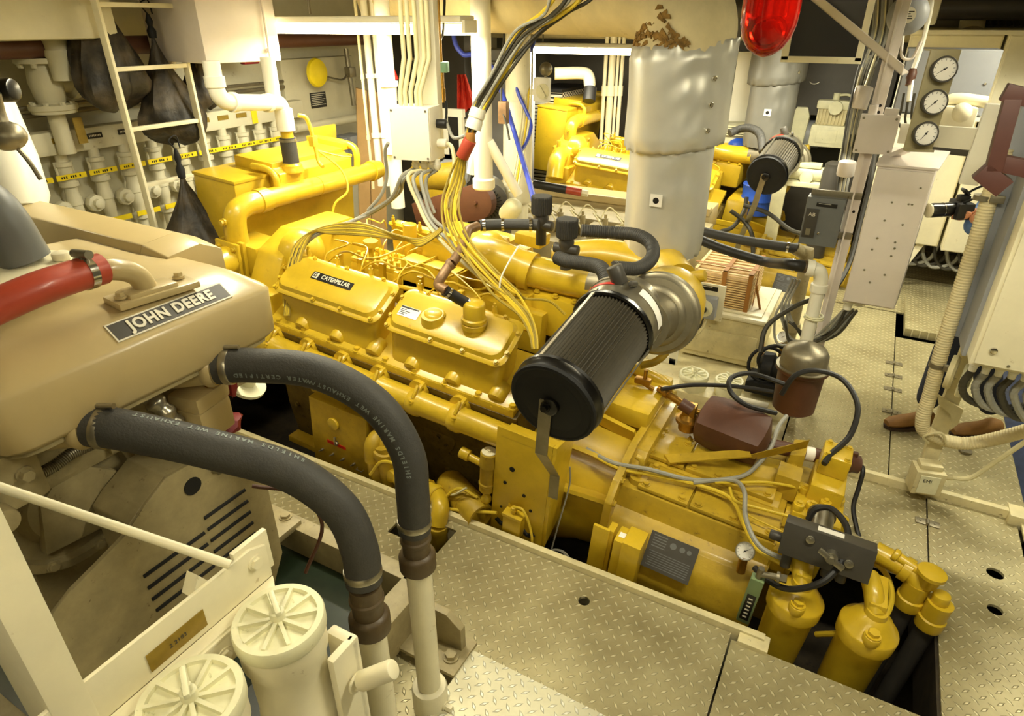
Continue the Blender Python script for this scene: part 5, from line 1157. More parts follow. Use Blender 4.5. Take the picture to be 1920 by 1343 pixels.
# ---------------- left bulkhead: valve bank, ladder, net bags
t = thing('valve_manifold_rail', 'long white manifold rail with small name plates along the left bulkhead', 'manifold', (-4.15, 2.9, 1.4))
g = G(); g.box((-4.22, 1.5, 1.42), (-4.12, 4.0, 1.55), .02); rl_ = g.out('rail_body', 'cream_wall', t)
for y, m_ in ((1.82, 'brass_tag'), (2.10, 'brass_tag'), (2.30, 'label_black'), (2.49, 'label_black'), (3.06, 'brass_tag'), (3.22, 'brass_tag'), (3.38, 'brass_tag')):
    g = G(); g.box((-4.119, y-.045, 1.485), (-4.115, y+.045, 1.515)); np_ = g.out('name_plate', m_, rl_)
    if m_ == 'label_black':
        g = G()
        for k in range(8): g.box((-4.1155, y-.035+.009*k, 1.495), (-4.1145, y-.030+.009*k, 1.506))
        g.out('plate_marks', 'letters', np_)
g = G(); g.box((-4.12, 3.47, 1.43), (-4.115, 3.52, 1.55)); g.out('yellow_band', 'tape_yellow', t)
def valve_unit(y, lb, src=None):
    t = thing('valve_stack', lb, 'valve', (-4.15, y, .9), 'valve stacks on the left bulkhead')
    g = G(); X = -4.15; zz = (0, 0, -1)
    g.lathe((X, y, 1.43), (X, y, 0), [(0, .032), (.05, .032), (.052, .05), (.075, .05), (.08, .04), (.13, .045), (.16, .045), (.165, .052), (.19, .052), (.2, .036), (.24, .036), (.26, .042), (.30, .044), (.305, .038), (.36, .042), (.38, .036), (.42, .032), (.44, .05), (.47, .05), (.48, .03), (.62, .03)], 14)
    for dy in (-.045, .045):
        g.rcyl((X, y+dy, 1.38), (X, y+dy, 1.24), .008, .002, 6)
    g.out('valve_body', 'cream_wall', t)
    g = G(); g.lathe((X, y-.09, 1.12), (X+.09, y-.09, 1.12), [(0, .05), (.03, .055), (.05, .05), (.055, .03), (.08, .028), (.085, .02)], 8); g.cyl((X, y-.09, 1.12), (X, y, 1.08), .022); g.out('union_nut', 'cream_wall', t)
    g = G(); g.box((X+.05, y-.085, 1.285), (X+.056, y+.085, 1.315)); tp = g.out('tag_strip', 'tape_yellow', t)
    g = G()
    for k in range(9):
        if k % 4 != 3: g.box((X+.0562, y-.06+.013*k, 1.293), (X+.0568, y-.052+.013*k, 1.306))
    g.out('tag_marks', 'label_black', tp)
    return t
ys = [1.72, 1.90, 2.09, 2.28, 2.47, 2.66, 2.85, 3.04, 3.21, 3.38, 3.54, 3.70]
ords = ['hidden behind the pipe end at far left', 'leftmost fully seen', 'second fully seen from the left', 'third from the left, left of the ladder', 'just left of the ladder stile', 'right behind the left ladder stile', 'below the middle net bag', 'beside the knot of the lowest net bag', 'just right of the ladder', 'second to the right of the ladder', 'third to the right of the ladder', 'under the dark funnel near the rubber sleeve']
v0 = valve_unit(ys[0], 'white flanged valve stack ' + ords[0])
for y, o_ in zip(ys[1:], ords[1:]): dup(v0, (0, y-ys[0], 0), 'white flanged valve stack ' + o_)
for k in range(5):
    y = 2.1+.2*k; g = G(); g.box((-4.11, y-.08, .985), (-4.10, y+.08, 1.015)); g.top('yellow_tag', ['yellow tag strip low on the bulkhead, leftmost of the lower row', 'yellow tag strip low on the bulkhead, second of the lower row', 'yellow tag strip low on the bulkhead, third of the lower row behind the bag', 'yellow tag strip low on the bulkhead, between ladder and yellow tank', 'yellow tag strip low on the bulkhead, hidden beside the yellow tank'][k], 'tag', 'tape_yellow', 'lower row of yellow tags')
# large flanged valve, pipes behind
t = thing('flanged_valve', 'big white flanged gate valve high on the left bulkhead', 'valve', (-4.08, 2.12, 1.55))
g = G(); X, y = -4.08, 2.10
g.lathe((X, y, 1.93), (X, y, 0), [(0, .12), (.025, .12), (.03, .07), (.06, .075), (.12, .085), (.2, .075), (.23, .065), (.235, .12), (.26, .12), (.265, .11), (.28, .11), (.285, .045), (.5, .045)], 26)
g.lathe((X, y+.05, 1.82), (X, y+.3, 1.80), [(0, .06), (.06, .07), (.07, .1), (.1, .1), (.11, .07), (.18, .07)], 22)
for a in range(0, 360, 45): g.hexb((X+.1*math.cos(R_(a)), y+.1*math.sin(R_(a)), 1.905), (0, 0, -1), .014, .02); g.hexb((X+.1*math.cos(R_(a)), y+.1*math.sin(R_(a)), 1.695), (0, 0, 1), .014, .014)
g.out('valve_body', 'cream_wall', t)
g = G(); g.box((-4.03, 2.15, 1.48), (-4.02, 2.20, 1.62)); g.out('brass_plate', 'brass_tag', t)
g = G(); g.cyl((-4.0, 1.0, 1.98), (-4.0, 4.7, 1.98), .05, n=20); g.top('brown_pipe', 'dark brown horizontal pipe running along the top of the left bulkhead', 'pipe', 'brown')
for z, r, lb in ((1.62, .014, 'thin pale pipe behind the flanged valve, lower'), (1.66, .012, 'thin pale pipe behind the flanged valve, upper')):
    g = G(); g.tube([(-4.2, 1.3, z), (-4.2, 2.4, z+.02), (-4.2, 3.9, z+.03)], r, 8); g.top('thin_pipe', lb, 'pipe', 'steel_dull', 'thin pipes on the left bulkhead')
g = G(); g.box((-4.3, .8, 2.02), (-3.7, 2.35, 2.3), .03); g.top('ceiling_duct', 'pale rounded duct crossing the top left corner', 'duct', 'cream_wall')
g = G(); g.lathe((-3.95, 2.14, 2.02), (-3.95, 2.14, 1.8), [(0, .06), (.05, .06), (.051, .066), (.08, .066), (.09, .06), (.2, .06)], 20); g.top('duct_drop', 'short white pipe drop between the duct and the brown pipe', 'pipe', 'cream_wall')
g = G(); g.prism([(-4.34, 1.6, .55), (-4.34, 4.1, .55), (-3.9, 4.1, .55), (-3.9, 1.6, .55)], (0, 0, .05)); g.box((-4.30, 1.6, .6), (-4.24, 4.1, 1.42)); g.top('valve_backplate', 'pale shelf and backing plate behind the valve stacks', 'shelf', 'cream_wall')
# ladder
t = thing('ladder', 'white steel ladder standing before the left bulkhead', 'ladder', (-3.6, 2.42, .7))
for y in (2.20, 2.64):
    g = G(); g.box((-3.625, y-.008, .6), (-3.575, y+.008, 2.5), .002); g.out('ladder_stile', 'cream', t)
for z in (.98, 1.28, 1.58, 1.88, 2.18):
    g = G(); g.box((-3.615, 2.2, z-.011), (-3.585, 2.64, z+.011), .002); g.out('ladder_rung', 'cream', t)
# net bags
def net_bag(c, r, h, lb, knot=.12, seed=1, top=None, grp='black net bags'):
    rn = random.Random(seed); c = V(c); t = thing('net_bag', lb, 'bag', c-V((0, 0, h)), grp); g = G(); rows = []; n = 40
    tp = V(top) if top else c
    prof = [(0, .05), (.06, .09), (.2, .25), (.35, .46), (.5, .68), (.62, .86), (.74, .98), (.84, 1.0), (.92, .9), (.97, .66), (1.0, .25)]
    ph = [rn.uniform(0, 6.28) for _ in range(5)]
    for t_, s_ in prof:
        row = []
        cc = tp.lerp(c, min(1, t_*1.3)); z = c.z - h*t_
        for i in range(n):
            a = 6.28318*i/n; f_ = 1+.10*math.sin(3*a+ph[0]+5*t_)+.07*math.sin(7*a+ph[1]-4*t_)*min(1, t_*2)+.05*math.sin(13*a+ph[2]+9*t_)+.05*(1-t_)*math.sin(19*a)
            row.append(V((cc.x+r*s_*f_*math.cos(a)*.8, cc.y+r*s_*f_*math.sin(a), z+.03*math.sin(2*a+ph[3])*t_)))
        rows.append(row)
    g.loft(rows); g.out('net_body', 'net', t, 60)
    if knot:
        g = G(); g.lathe(tp+V((0, 0, knot)), tp-V((0, 0, .05)), [(0, .008), (knot*.3, .02), (knot*.5, .012), (knot*.7, .025), (knot, .02)], 12); g.tube([tp+V((0, 0, knot)), tp+V((.0, -.03, knot+.05)), tp+V((0, .02, knot+.07)), tp+V((0, .03, knot))], .004, 6); g.out('tied_neck', 'black_matt', t)
    return t
net_bag((-3.80, 2.30, 2.36), .19, .68, 'black net bag of folded cloth hanging highest, behind the left ladder stile', seed=2)
net_bag((-3.76, 2.58, 2.02), .185, .56, 'black net bag hanging in the middle behind the ladder rungs', seed=3)
net_bag((-3.5, 2.38, 1.30), .23, .62, 'black net bag tied to a lower rung, resting behind the yellow tank', seed=5, knot=.16)
net_bag((-4.0, 3.02, 2.0), .14, .40, 'small black net bag half hidden under the white tank', seed=7)
# white day tank and its drain pipes
t = thing('white_tank', 'large white rectangular tank hung at the top left above the ladder', 'tank', (-2.9, 2.3, 1.93))
g = G(); C1, C0, C2 = U(388, 120, d=3.55), U(288, 120, d=3.85), U(528, 112, d=3.85); zb = C1.z
for q_ in (C0, C2): q_.z = zb
g.prism([C0, C1, C2, C0+C2-C1], (0, 0, .66), .008); g.out('tank_body', 'pinkwhite', t)
g = G(); q_ = C0.lerp(C1, .15)+(C2-C1)*.15; g.lathe(q_, q_-V((0, 0, 1)), [(0, .018), (.02, .018), (.022, .012), (.05, .012)], 12); g.out('drain_plug', 'pinkwhite', t)
g = G(); q_ = C1.lerp(C2, .82)+(C1-C0)*.03; g.tube([q_+V((0, 0, .6)), q_+V((0, 0, .01)), q_+V((-.03, .04, -.2))], .008, 8, 0); g.box(q_+V((-.012, -.012, .05)), q_+V((.012, .012, .07))); g.out('level_tube', 'pinkwhite', t)
t = thing('header_pipe', 'white elbowed pipe from the hanging tank down to the yellow header tank', 'pipe', (-3.05, 2.7, 1.4))
g = G(); hp_ = [(-3.0, 2.34, 1.93), (-3.0, 2.34, 1.80), (-3.0, 2.37, 1.745), (-3.0, 2.43, 1.73), (-3.02, 2.62, 1.71), (-3.04, 2.74, 1.70), (-3.05, 2.79, 1.67), (-3.05, 2.80, 1.58)]
g.tube(hp_, .042, 20, 6); g.lathe((-3.0, 2.34, 1.86), (-3.0, 2.34, 1), [(0, .05), (.05, .05), (.055, .042)], 20); g.lathe((-3.0, 2.41, 1.732), (-3.02, 2.6, 1.71), [(0, .05), (.03, .05), (.032, .042)], 20); g.lathe((-3.04, 2.70, 1.70), (-3.03, 2.5, 1.72), [(0, .05), (.03, .05), (.032, .042)], 20); g.lathe((-3.05, 2.80, 1.60), (-3.05, 2.80, 1), [(-.06, .05), (.03, .052), (.06, .052)], 20); g.cyl((-3.05, 2.745, 1.93), (-3.05, 2.745, 1.70), .04); g.out('white_elbows', 'white', t)
g = G(); g.cyl((-3.05, 2.80, 1.56), (-3.05, 2.80, 1.30), .036); g.lathe((-3.05, 2.80, 1.345), (-3.05, 2.80, 1.25), [(-.02, .04), (0, .06), (.02, .062), (.03, .066), (.04, .066)], 20); g.out('yellow_stub', 'yellow', t)
g = G(); g.cyl((-3.05, 2.80, 1.50), (-3.05, 2.80, 1.345), .047, n=24); hs = g.out('rubber_sleeve', 'rubber', t)
for z in (1.495, 1.36):
    g = G(); g.lathe((-3.05, 2.80, z), (-3.05, 2.80, 0), [(0, .049), (.016, .049)], 24); g.out('sleeve_clamp', 'steel', hs)
g = G(); g.tube([(-3.0, 2.86, 1.62), (-2.98, 2.9, 1.6), (-2.97, 2.92, 1.5), (-2.95, 2.92, 1.36), (-2.9, 2.9, 1.33)], .012, 10); g.box((-2.99, 2.9, 1.44), (-2.95, 2.94, 1.50), .004); g.tube([(-2.97, 2.92, 1.42), (-2.9, 3.05, 1.37), (-2.85, 3.1, 1.36)], .006, 6); g.tube([(-2.96, 2.93, 1.42), (-2.85, 3.0, 1.3), (-2.8, 2.98, 1.18), (-2.85, 2.9, 1.1), (-2.86, 2.86, .9)], .007, 6); g.top('small_bore_pipes', 'thin yellow pipes and cock beside the rubber sleeve on the header tank', 'pipe', 'cable_yellow')
c = U(492, 203, d=4.9); g = G(); g.lathe(c+V((0, 0, .06)), c-V((0, 0, .1)), [(0, .075), (.01, .075), (.04, .06), (.1, .02), (.12, .005)], 24); g.top('dark_funnel', 'dark funnel hanging below the white elbow pipe', 'funnel', 'black')
g = G(); g.box((-4.0, 3.35, 1.84), (-3.95, 3.48, 1.98), .01); g.top('red_canister', 'small dark red box between the white tank and the white pipe', 'box', 'dark_red')
# electrical panel on the bulkhead farther right
t = thing('bulkhead_panel', 'large pale grey bulkhead panel with black data plate, beyond the header tank', 'panel', (-4.3, 4.4, 1.2))
g = G(); g.box((-4.34, 3.92, 1.36), (-4.22, 4.75, 1.84), .01); pb = g.out('panel_body', 'cream_wall', t); g = G(); g.box((-4.219, 4.18, 1.46), (-4.215, 4.36, 1.58)); dp_ = g.out('data_plate', 'label_black', pb)
g = G()
for k in range(7): g.box((-4.2148, 4.19, 1.565-.014*k), (-4.2142, 4.35-.02*(k % 3), 1.569-.014*k))
g.out('plate_print', 'letters', dp_)
g = G(); g.cyl((-4.15, 3.9, 1.34), (-4.15, 4.8, 1.34), .035, n=16); g.top('white_rail_pipe', 'white horizontal pipe under the bulkhead panel', 'pipe', 'cream_wall')
t = thing('switch_box', 'two pale switch boxes with black handles behind the yellow tank flap', 'switch box', (-4.2, 4.5, 1.05)); g = G(); g.box((-4.3, 4.3, 1.05), (-4.12, 4.46, 1.2), .006); g.box((-4.3, 4.5, 1.05), (-4.12, 4.7, 1.2), .006); g.box((-4.3, 4.0, 1.02), (-4.2, 4.28, 1.22), .006); sb_ = g.out('box_pair', 'grey_paint', t)
for y in (4.36, 4.40, 4.58): g = G(); g.rcyl((-4.12, y, 1.12), (-4.10, y, 1.12), .012); g.out('black_knob', 'black', sb_)
g = G(); g.lathe((-4.1, 4.15, 1.74), (-4.05, 4.15, 1.74), [(0, .09), (.02, .11), (.04, .1), (.06, .04)], 24); g.top('yellow_horn', 'yellow round horn high on the bulkhead panel', 'horn', 'tape_yellow')
g = G(); g.tube([(-4.15, 4.6, 1.9), (-4.14, 4.6, 1.65), (-4.13, 4.6, 1.45)], .02, 10); g.box((-4.16, 4.56, 1.68), (-4.1, 4.64, 1.76), .006); g.tube([(-4.12, 4.3, 1.7), (-4.1, 4.45, 1.67), (-4.12, 4.55, 1.7)], .008, 6); g.top('wall_conduit', 'grey conduit and clamp down the right side of the bulkhead panel', 'conduit', 'steel_dull')
# cardboard wrapped lagging sheets leaning near the white pipes
for (a0, lb) in ((((650, 312), (668, 165), (688, 170), (676, 312)), 'left tan folded cardboard sheet leaning behind the yellow tank'), (((676, 312), (690, 170), (720, 175), (706, 316)), 'right tan folded cardboard sheet beside the white pipes')):
    P = [U(p[0], p[1], d=5.1) for p in a0]; g = G(); P[0].z = P[3].z = .02; g.prism([P[0], P[1], P[2], P[3]], (-.05, .05, 0), .004); g.top('cardboard_sheet', lb, 'cardboard', 'cardboard', 'tan cardboard sheets')
# ---------------- right side: instrument post, boxes, cabinets
def bar(a, b, w, h, m, name=None, parent=None, up=(0, 0, 1), lb=None, cat=None, grp=None, bev=.002):
    a, b = V(a), V(b); d = (b-a).normalized(); x = d.cross(V(up)).normalized() if abs(d.dot(V(up))) < .98 else V((1, 0, 0)); y = d.cross(x)
    g = G(); g.prism([a-x*w/2-y*h/2, a+x*w/2-y*h/2, a+x*w/2+y*h/2, a-x*w/2+y*h/2], b-a, bev)
    if parent: return g.out(name, m, parent)
    return g.top(name, lb, cat, m, grp)
PX, PY = -.05, 3.80
t = thing('instrument_post', 'white steel instrument post with bolt holes right of the second silver riser', 'post', (PX, PY, 0))
g = G(); g.box((PX-.03, PY-.02, .04), (PX+.03, PY+.02, 2.6), .003); g.box((PX-.012, PY-.05, .04), (PX-.004, PY-.02, 2.6)); ps = g.out('post_bar', 'pinkwhite', t)
for z in (1.74, 1.71, 1.22, 1.10): g = G(); g.cyl((PX+.01, PY-.021, z), (PX+.01, PY-.023, z), .007, n=10); g.out('bolt_hole', 'black_matt', ps)
a, b = U(1690, 142, Y=3.72), U(1490, -25, d=3.3); d = (b-a)
g = G(); u = V((0, -.25, 1)).normalized(); n = d.normalized().cross(u)
g.prism([a, a+u*.045, a+u*.045+n*.006, a+n*.006], d); g.prism([a, a+u*.006, a+u*.006+n*.05, a+n*.05], d); g.top('diagonal_strut', 'white angle iron strut slanting from the ceiling down to the instrument post', 'strut', 'pinkwhite')
rn = random.Random(11)
for k in range(11):
    o_ = (k-5)*4.2
    cab([(1668+o_*.9, -150, 4.15), (1655+o_*.9, -30, 4.2), (1648+o_*.8, 60, 4.25), (1622+o_*.7+rn.uniform(-5, 5), 140, 4.3), (1602+o_*.6+rn.uniform(-4, 4), 220, 4.35), (1588+o_*.5, 300, 4.4), (1578+o_*.4, 360, 4.4), (1568+o_*.4, 430, 4.45)], .0085, ['cable_dark', 'cable_grey', 'cable_grey', 'cable_cream'][k % 4], ['leftmost', 'second from left', 'third from left', 'fourth from left', 'fifth from left', 'middle', 'fifth from right', 'fourth from right', 'third from right', 'second from right', 'rightmost'][k] + ' cable of the tall run strapped beside the instrument post', grp='cable run beside the instrument post', n=6)
for (p_, q_, lb) in (((1622, 162), (1608, 205), 'white tape wrap on the tall cable run, upper'), ((1590, 302), (1584, 330), 'white tape wrap on the tall cable run, lower')):
    a, b = U(*p_, d=4.3), U(*q_, d=4.35); g = G(); g.rcyl(a, b, .055, .01); g.top('tape_wrap', lb, 'tape', 'pinkwhite', 'tape wraps on the cable run')
c = U(1643, 252, Y=3.72); t = thing('terminal_box', 'square cream terminal box with corner screws on the instrument post', 'junction box', c-V((0, 0, .1)))
g = G(); g.obox(c+V((0, .03, 0)), (.165, .07, .175), R_(8), .005); g.out('box_body', 'pinkwhite', t); g = G(); g.obox(c+V((0, -.012, 0)), (.17, .014, .18), R_(8), .004); ld = g.out('box_lid', 'pinkwhite', t)
for sx in (-1, 1):
    for sz in (-1, 1): g = G(); q = c+V((sx*.07, -.02+sx*.01, sz*.075)); g.cyl(q, q-V((0, .004, 0)), .006, n=10); g.out('lid_screw', 'steel_dull', ld)
g = G(); g.cyl(c+V((-.04, .03, .088)), c+V((-.04, .03, .13)), .02); g.out('box_gland', 'pinkwhite', t); g = G(); g.obox(c+V((.04, .0, .10)), (.06, .01, .04)); g.out('box_lug', 'pinkwhite', t)
# fire bell
c = U(1702, 28, d=3.3); d = (V((.0, 0, 2.0))-c); d.z = -.15; d.normalize(); t = thing('alarm_bell', 'grey round alarm bell with round centre label at the top of the instrument post', 'bell', c-V((0, 0, .1)))
g = G(); g.lathe(c-d*.04, c, [(0, .096), (.015, .097), (.03, .092), (.05, .07), (.062, .038), (.065, .001)], 40); bl = g.out('bell_gong', 'grey_paint', t)
g = G(); g.cyl(c+d*.0245, c+d*.0262, .038, n=28); lbl = g.out('bell_label', 'face_white', bl); Rm = frame(d); g = G()
for k in range(4): q = c+d*.0262+Rm @ V((-.026+.003*(k % 2), -.018+.0105*k, 0)); r_ = Rm @ V((.05-.006*(k % 3), 0, 0)); s_ = Rm @ V((0, .005, 0)); g.prism([q, q+r_, q+r_+s_, q+s_], d*.0004)
g.out('label_print', 'label_black', lbl)
g = G(); g.cyl(c-d*.08, c-d*.03, .04); g.obox(c-d*.1, (.12, .05, .16), R_(20), .01); g.tube([c-d*.1+V((0, 0, -.08)), c+V((.02, 0, -.19)), c+V((.07, 0, -.2)), c+V((.09, 0, -.12))], .008, 8); g.out('bell_base', 'pinkwhite', t)
cab([(1752, -170, 3.7), (1748, -10, 3.7), (1735, 60, 3.7), (1722, 105, 3.7), (1712, 135, 3.7), (1704, 190, 3.72)], .014, 'white', 'white conduit with brass gland falling behind the alarm bell', 'conduit', 'conduit')
a, b = U(1712, 130, d=3.7), U(1700, 172, d=3.72); g = G(); g.lathe(a, b, [(0, .02), (.02, .026), (.05, .026), (.06, .02), (.09, .018)], 14); g.top('cable_gland', 'brown cable gland on the white conduit beside the gauge board', 'gland', 'brown')
for k, (dx, lb) in enumerate(((0, 'left dark cable falling from the brown gland'), (10, 'middle dark cable falling from the brown gland'), (20, 'right dark cable falling from the brown gland'))):
    cab([(1695+dx, 175, 3.75), (1690+dx, 205, 3.8), (1685+dx*1.3, 230, 3.85), (1705+dx, 262, 3.9)], .007, 'cable_dark', lb, grp='dark cables by the gauge board')
# gauge board
gbm = Matrix.Rotation(R_(20), 3, 'Z'); c = U(1746, 190, Y=3.1); t = thing('gauge_board', 'olive metal board carrying three round dials, right of the instrument post', 'gauge board', c-V((0, 0, .2)))
fn = gbm @ V((0, -1, 0)); fx = gbm @ V((1, 0, 0))
g = G(); g.obox(c, (.105, .012, .36), gbm, .003); g.obox(c-fn*.03+V((0, 0, .178)), (.105, .06, .006), gbm); g.prism([c-fn*.0+V((0, 0, -.02)), c+V((0, 0, .02)), c+V((.05, .42, .02)), c+V((.05, .42, -.02))], fx*.02); g.obox(c+fn*.01+V((0, 0, -.18)), (.10, .04, .008), gbm); g.out('board_plate', 'olive_plate', t)
for k, (dz, lb) in enumerate(((.115, 'top dial of the three on the olive board'), (0, 'middle dial of the three on the olive board'), (-.115, 'bottom dial of the three on the olive board'))):
    gauge(c+V((0, 0, dz))+fn*.035, (fn+V((0, 0, .15))), .044, 'dial_gauge', lb, 'dark_grey', None, 'three dials on the olive board', 'gauge', hand=[215, 225, 235][k])
# white frame beyond the gauges
t = thing('support_frame', 'white welded bar frame behind the three dials', 'frame', (.15, 3.5, 1.55))
A = U(1690, 250, Y=3.75); B = U(1840, 262, Y=3.45)
bar(A, B, .03, .09, 'white', 'cross_bar', t); bar(U(1868, 195, Y=3.45), U(1815, 345, Y=3.45), .07, .05, 'white', 'upright_bar', t, up=(0, 1, 0)); bar(U(1655, 300, Y=3.75), U(1745, 262, Y=3.55), .05, .02, 'pinkwhite', 'brace_bar', t)
bar(U(1700, 272, Y=4.0), U(1825, 286, Y=4.0), .04, .04, 'dark_grey', name='dark_rail', lb='dark grey rail crossing under the white frame', cat='rail')
cab([(1690, 262, 3.9), (1730, 290, 4.0), (1760, 300, 4.1), (1785, 280, 4.1)], .006, 'cable_dark', 'thin black cable sagging under the dark rail')
t = thing('wall_pump', 'white pipework and pump on the shelf behind the gauge board', 'pump', (.25, 4.4, 1.5)); g = G(); q = U(1790, 220, Y=4.3)
g.obox(q, (.18, .16, .12), 0, .02); g.ball(q+V((.02, -.06, .03)), .05); g.tube([q+V((-.1, 0, .05)), q+V((-.02, 0, .09)), q+V((.12, 0, .08))], .03, 12); g.out('pump_body', 'cream', t)
# grey cabinet and cream cabinets behind
def cabinet(name, lb, lo, hi, m, door=True, grp=None, bolts=0):
    t = thing(name, lb, 'cabinet', ((lo[0]+hi[0])/2, (lo[1]+hi[1])/2, lo[2]), grp)
    g = G(); g.box(lo, hi, .006); b = g.out('cabinet_body', m, t)
    if door:
        g = G(); g.box((lo[0]+.01, lo[1]-.012, lo[2]+.01), (hi[0]-.01, lo[1], hi[2]-.01), .003); d_ = g.out('cabinet_door', m, t)
        g = G(); g.rcyl((hi[0]-.04, lo[1]-.012, (lo[2]+hi[2])/2), (hi[0]-.04, lo[1]-.02, (lo[2]+hi[2])/2), .008); g.out('door_lock', 'chrome', d_)
    return t
cabinet('grey_cabinet', 'flat grey cabinet high behind the three dials', (.02, 4.9, 1.60), (.50, 5.2, 1.96), 'grey_paint')
g = G(); g.box((-.02, 4.86, 1.575), (.62, 5.2, 1.595)); g.top('cabinet_shelf', 'white shelf under the flat grey cabinet', 'shelf', 'white')
c1 = cabinet('switchboard', 'tall cream switchboard cabinet, left one at the back right', (.02, 6.3, .42), (.62, 6.9, 2.02), 'cream'); c2 = cabinet('switchboard', 'tall cream switchboard cabinet with two black plates at the back right', (.64, 6.2, .42), (1.5, 6.9, 2.02), 'cream')
g = G(); g.box((-.0, 6.15, 2.02), (1.5, 6.9, 2.05), .004); g.top('switchboard_ledge', 'pale ledge along the top of the cream switchboards', 'ledge', 'cream')
def label_plate(c, w, h, rows, par, m='label_black', m2='letters', txt=None):
    g = G(); g.box((c[0]-w/2, c[1]-.003, c[2]-h/2), (c[0]+w/2, c[1], c[2]+h/2)); p = g.out('label_plate', m, par)
    if txt:
        for i, s_ in enumerate(txt): text('label_text', s_, (c[0], c[1]-.0035, c[2]+h*.28-i*h*.28), (1, 0, 0), (0, 0, 1), h*.3, m2, p, ext=.0003)
    else:
        g = G()
        for i in range(rows): z = c[2]+h*.3-i*h*.6/max(1, rows-1 or 1); g.box((c[0]-w*.4, c[1]-.0036, z-h*.05), (c[0]+w*(.2+.1*(i % 3)), c[1]-.003, z+h*.05))
        g.out('label_text', m2, p)
label_plate((.90, 6.187, 1.86), .20, .08, 3, c2, txt=['P.S.', 'SWITCHBOARD PNL', 'MCC 12'][0:3]); label_plate((.86, 6.187, 2.0-.02), .0+.18, .05, 2, c2, m='steel')
for k in range(7):
    x = .25+.09*k; cab([V((x, 6.45, .42)), V((x+.03, 6.4, .30)), V((x+.12, 6.38, .22)), V((x+.26, 6.4, .28)), V((x+.30, 6.45, .42))], .016, 'cable_grey' if k % 2 else 'cable_dark', ['leftmost', 'second', 'third', 'middle', 'fifth', 'sixth', 'rightmost'][k] + ' thick cable hanging under the cream switchboards', grp='cables under the switchboards')
bar((.35, 6.3, .04), (.5, 6.35, .42), .05, .05, 'cream', name='short_leg', lb='short white leg under the cream switchboards', cat='leg', up=(0, 1, 0))
# white breaker cabinet hung on the post
cx0, cy0 = .015, 3.60
t = thing('breaker_cabinet', 'tall white cabinet with sloped top hung right of the instrument post', 'cabinet', (.15, 3.75, .78))
g = G(); Rb = Matrix.Rotation(R_(0), 3, 'Z')
g.prism([(cx0, cy0, .79), (cx0+.24, cy0, .79), (cx0+.24, cy0, 1.49), (cx0, cy0, 1.49)], (.02, .20, 0), .004); g.prism([(cx0-.01, cy0-.01, 1.49), (cx0+.25, cy0-.01, 1.49), (cx0+.29, cy0+.2, 1.54), (cx0+.03, cy0+.2, 1.54)], (0, 0, .012), .002); g.out('cabinet_body', 'pinkwhite', t)
g = G(); g.box((cx0+.003, cy0-.014, .80), (cx0+.235, cy0, 1.48), .003); dr = g.out('cabinet_door', 'pinkwhite', t)
for (x, z) in ((.2, 1.41), (.1, 1.33), (.17, 1.33), (.185, 1.33), (.09, 1.24), (.17, 1.23), (.08, 1.15), (.16, 1.14), (.165, 1.11), (.07, 1.09), (.16, 1.07), (.06, .98), (.155, .97), (.10, .92)):
    g = G(); g.rcyl((cx0+x, cy0-.014, z), (cx0+x, cy0-.018, z), .0055, .001, 8); g.out('rivet', 'steel', dr)
g = G(); g.cyl((cx0+.03, cy0+.08, .79), (cx0+.03, cy0+.08, .72), .026, .02, 16); g.cyl((cx0+.08, cy0+.08, .79), (cx0+.08, cy0+.08, .75), .02, .018, 16); g.box((cx0-.0, cy0+.05, .765), (cx0+.11, cy0+.11, .79)); g.out('bottom_glands', 'plastic_white', t)
for k in range(9):
    y = 3.68+.01*(k % 3); x = .04+.018*(k % 4)
    cab([V((x, y, .72)), V((x-.03-.012*k, y+.02, .58-.01*k)), V((x-.14-.02*k, y+.05, .50-.012*k)), V((x-.27-.01*k, y+.06, .56)), V((x-.33, y+.08, .66)), V((x-.30, y+.1, .8))][:4+k % 3], .0075, 'cable_dark' if k % 3 == 0 else 'cable_grey', ['first', 'second', 'third', 'fourth', 'fifth', 'sixth', 'seventh', 'eighth', 'ninth'][k] + ' cable by depth drooping below the tall white cabinet', grp='cables drooping below the white cabinet')
cab([(1640, 290, 3.9), (1632, 340, 3.85), (1612, 420, 3.8), (1590, 500, 3.75), (1555, 550, 3.65), (1500, 570, 3.6), (1440, 610, 3.6), (1425, 660, 3.6)], .014, 'cable_dark', 'thick black cable along the left edge of the tall white cabinet to the pump corner')
# grey disconnect switch
c = V((-.175, 3.74, 1.16)); t = thing('disconnect_switch', 'grey disconnect switch box with black name strip left of the instrument post', 'switch box', c-V((0, 0, .13)))
g = G(); g.box((-.27, 3.72, 1.03), (-.085, 3.82, 1.285), .004); db = g.out('box_body', 'grey_box', t)
g = G(); g.box((-.262, 3.715, 1.07), (-.20, 3.72, 1.225), .001); hp2 = g.out('handle_plate', 'dark_grey', db); g = G(); g.box((-.245, 3.708, 1.085), (-.222, 3.716, 1.12)); g.out('switch_lever', 'steel', hp2)
text('plate_letters', 'AB', (-.231, 3.7145, 1.195), (1, 0, 0), (0, 0, 1), .028, 'letters', hp2, ext=.0004)
label_plate((-.17, 3.72, 1.25), .10, .02, 1, db); g = G(); g.rcyl((-.18, 3.72, 1.1), (-.18, 3.71, 1.1), .007); g.out('box_screw', 'chrome', db)
bar((-.26, 3.77, 1.30), (-.02, 3.78, 1.30), .012, .035, 'steel_dull', 'mounting_bar', t); bar((-.09, 3.77, 1.09), (-.02, 3.78, 1.09), .012, .035, 'steel_dull', 'mounting_bar', t)
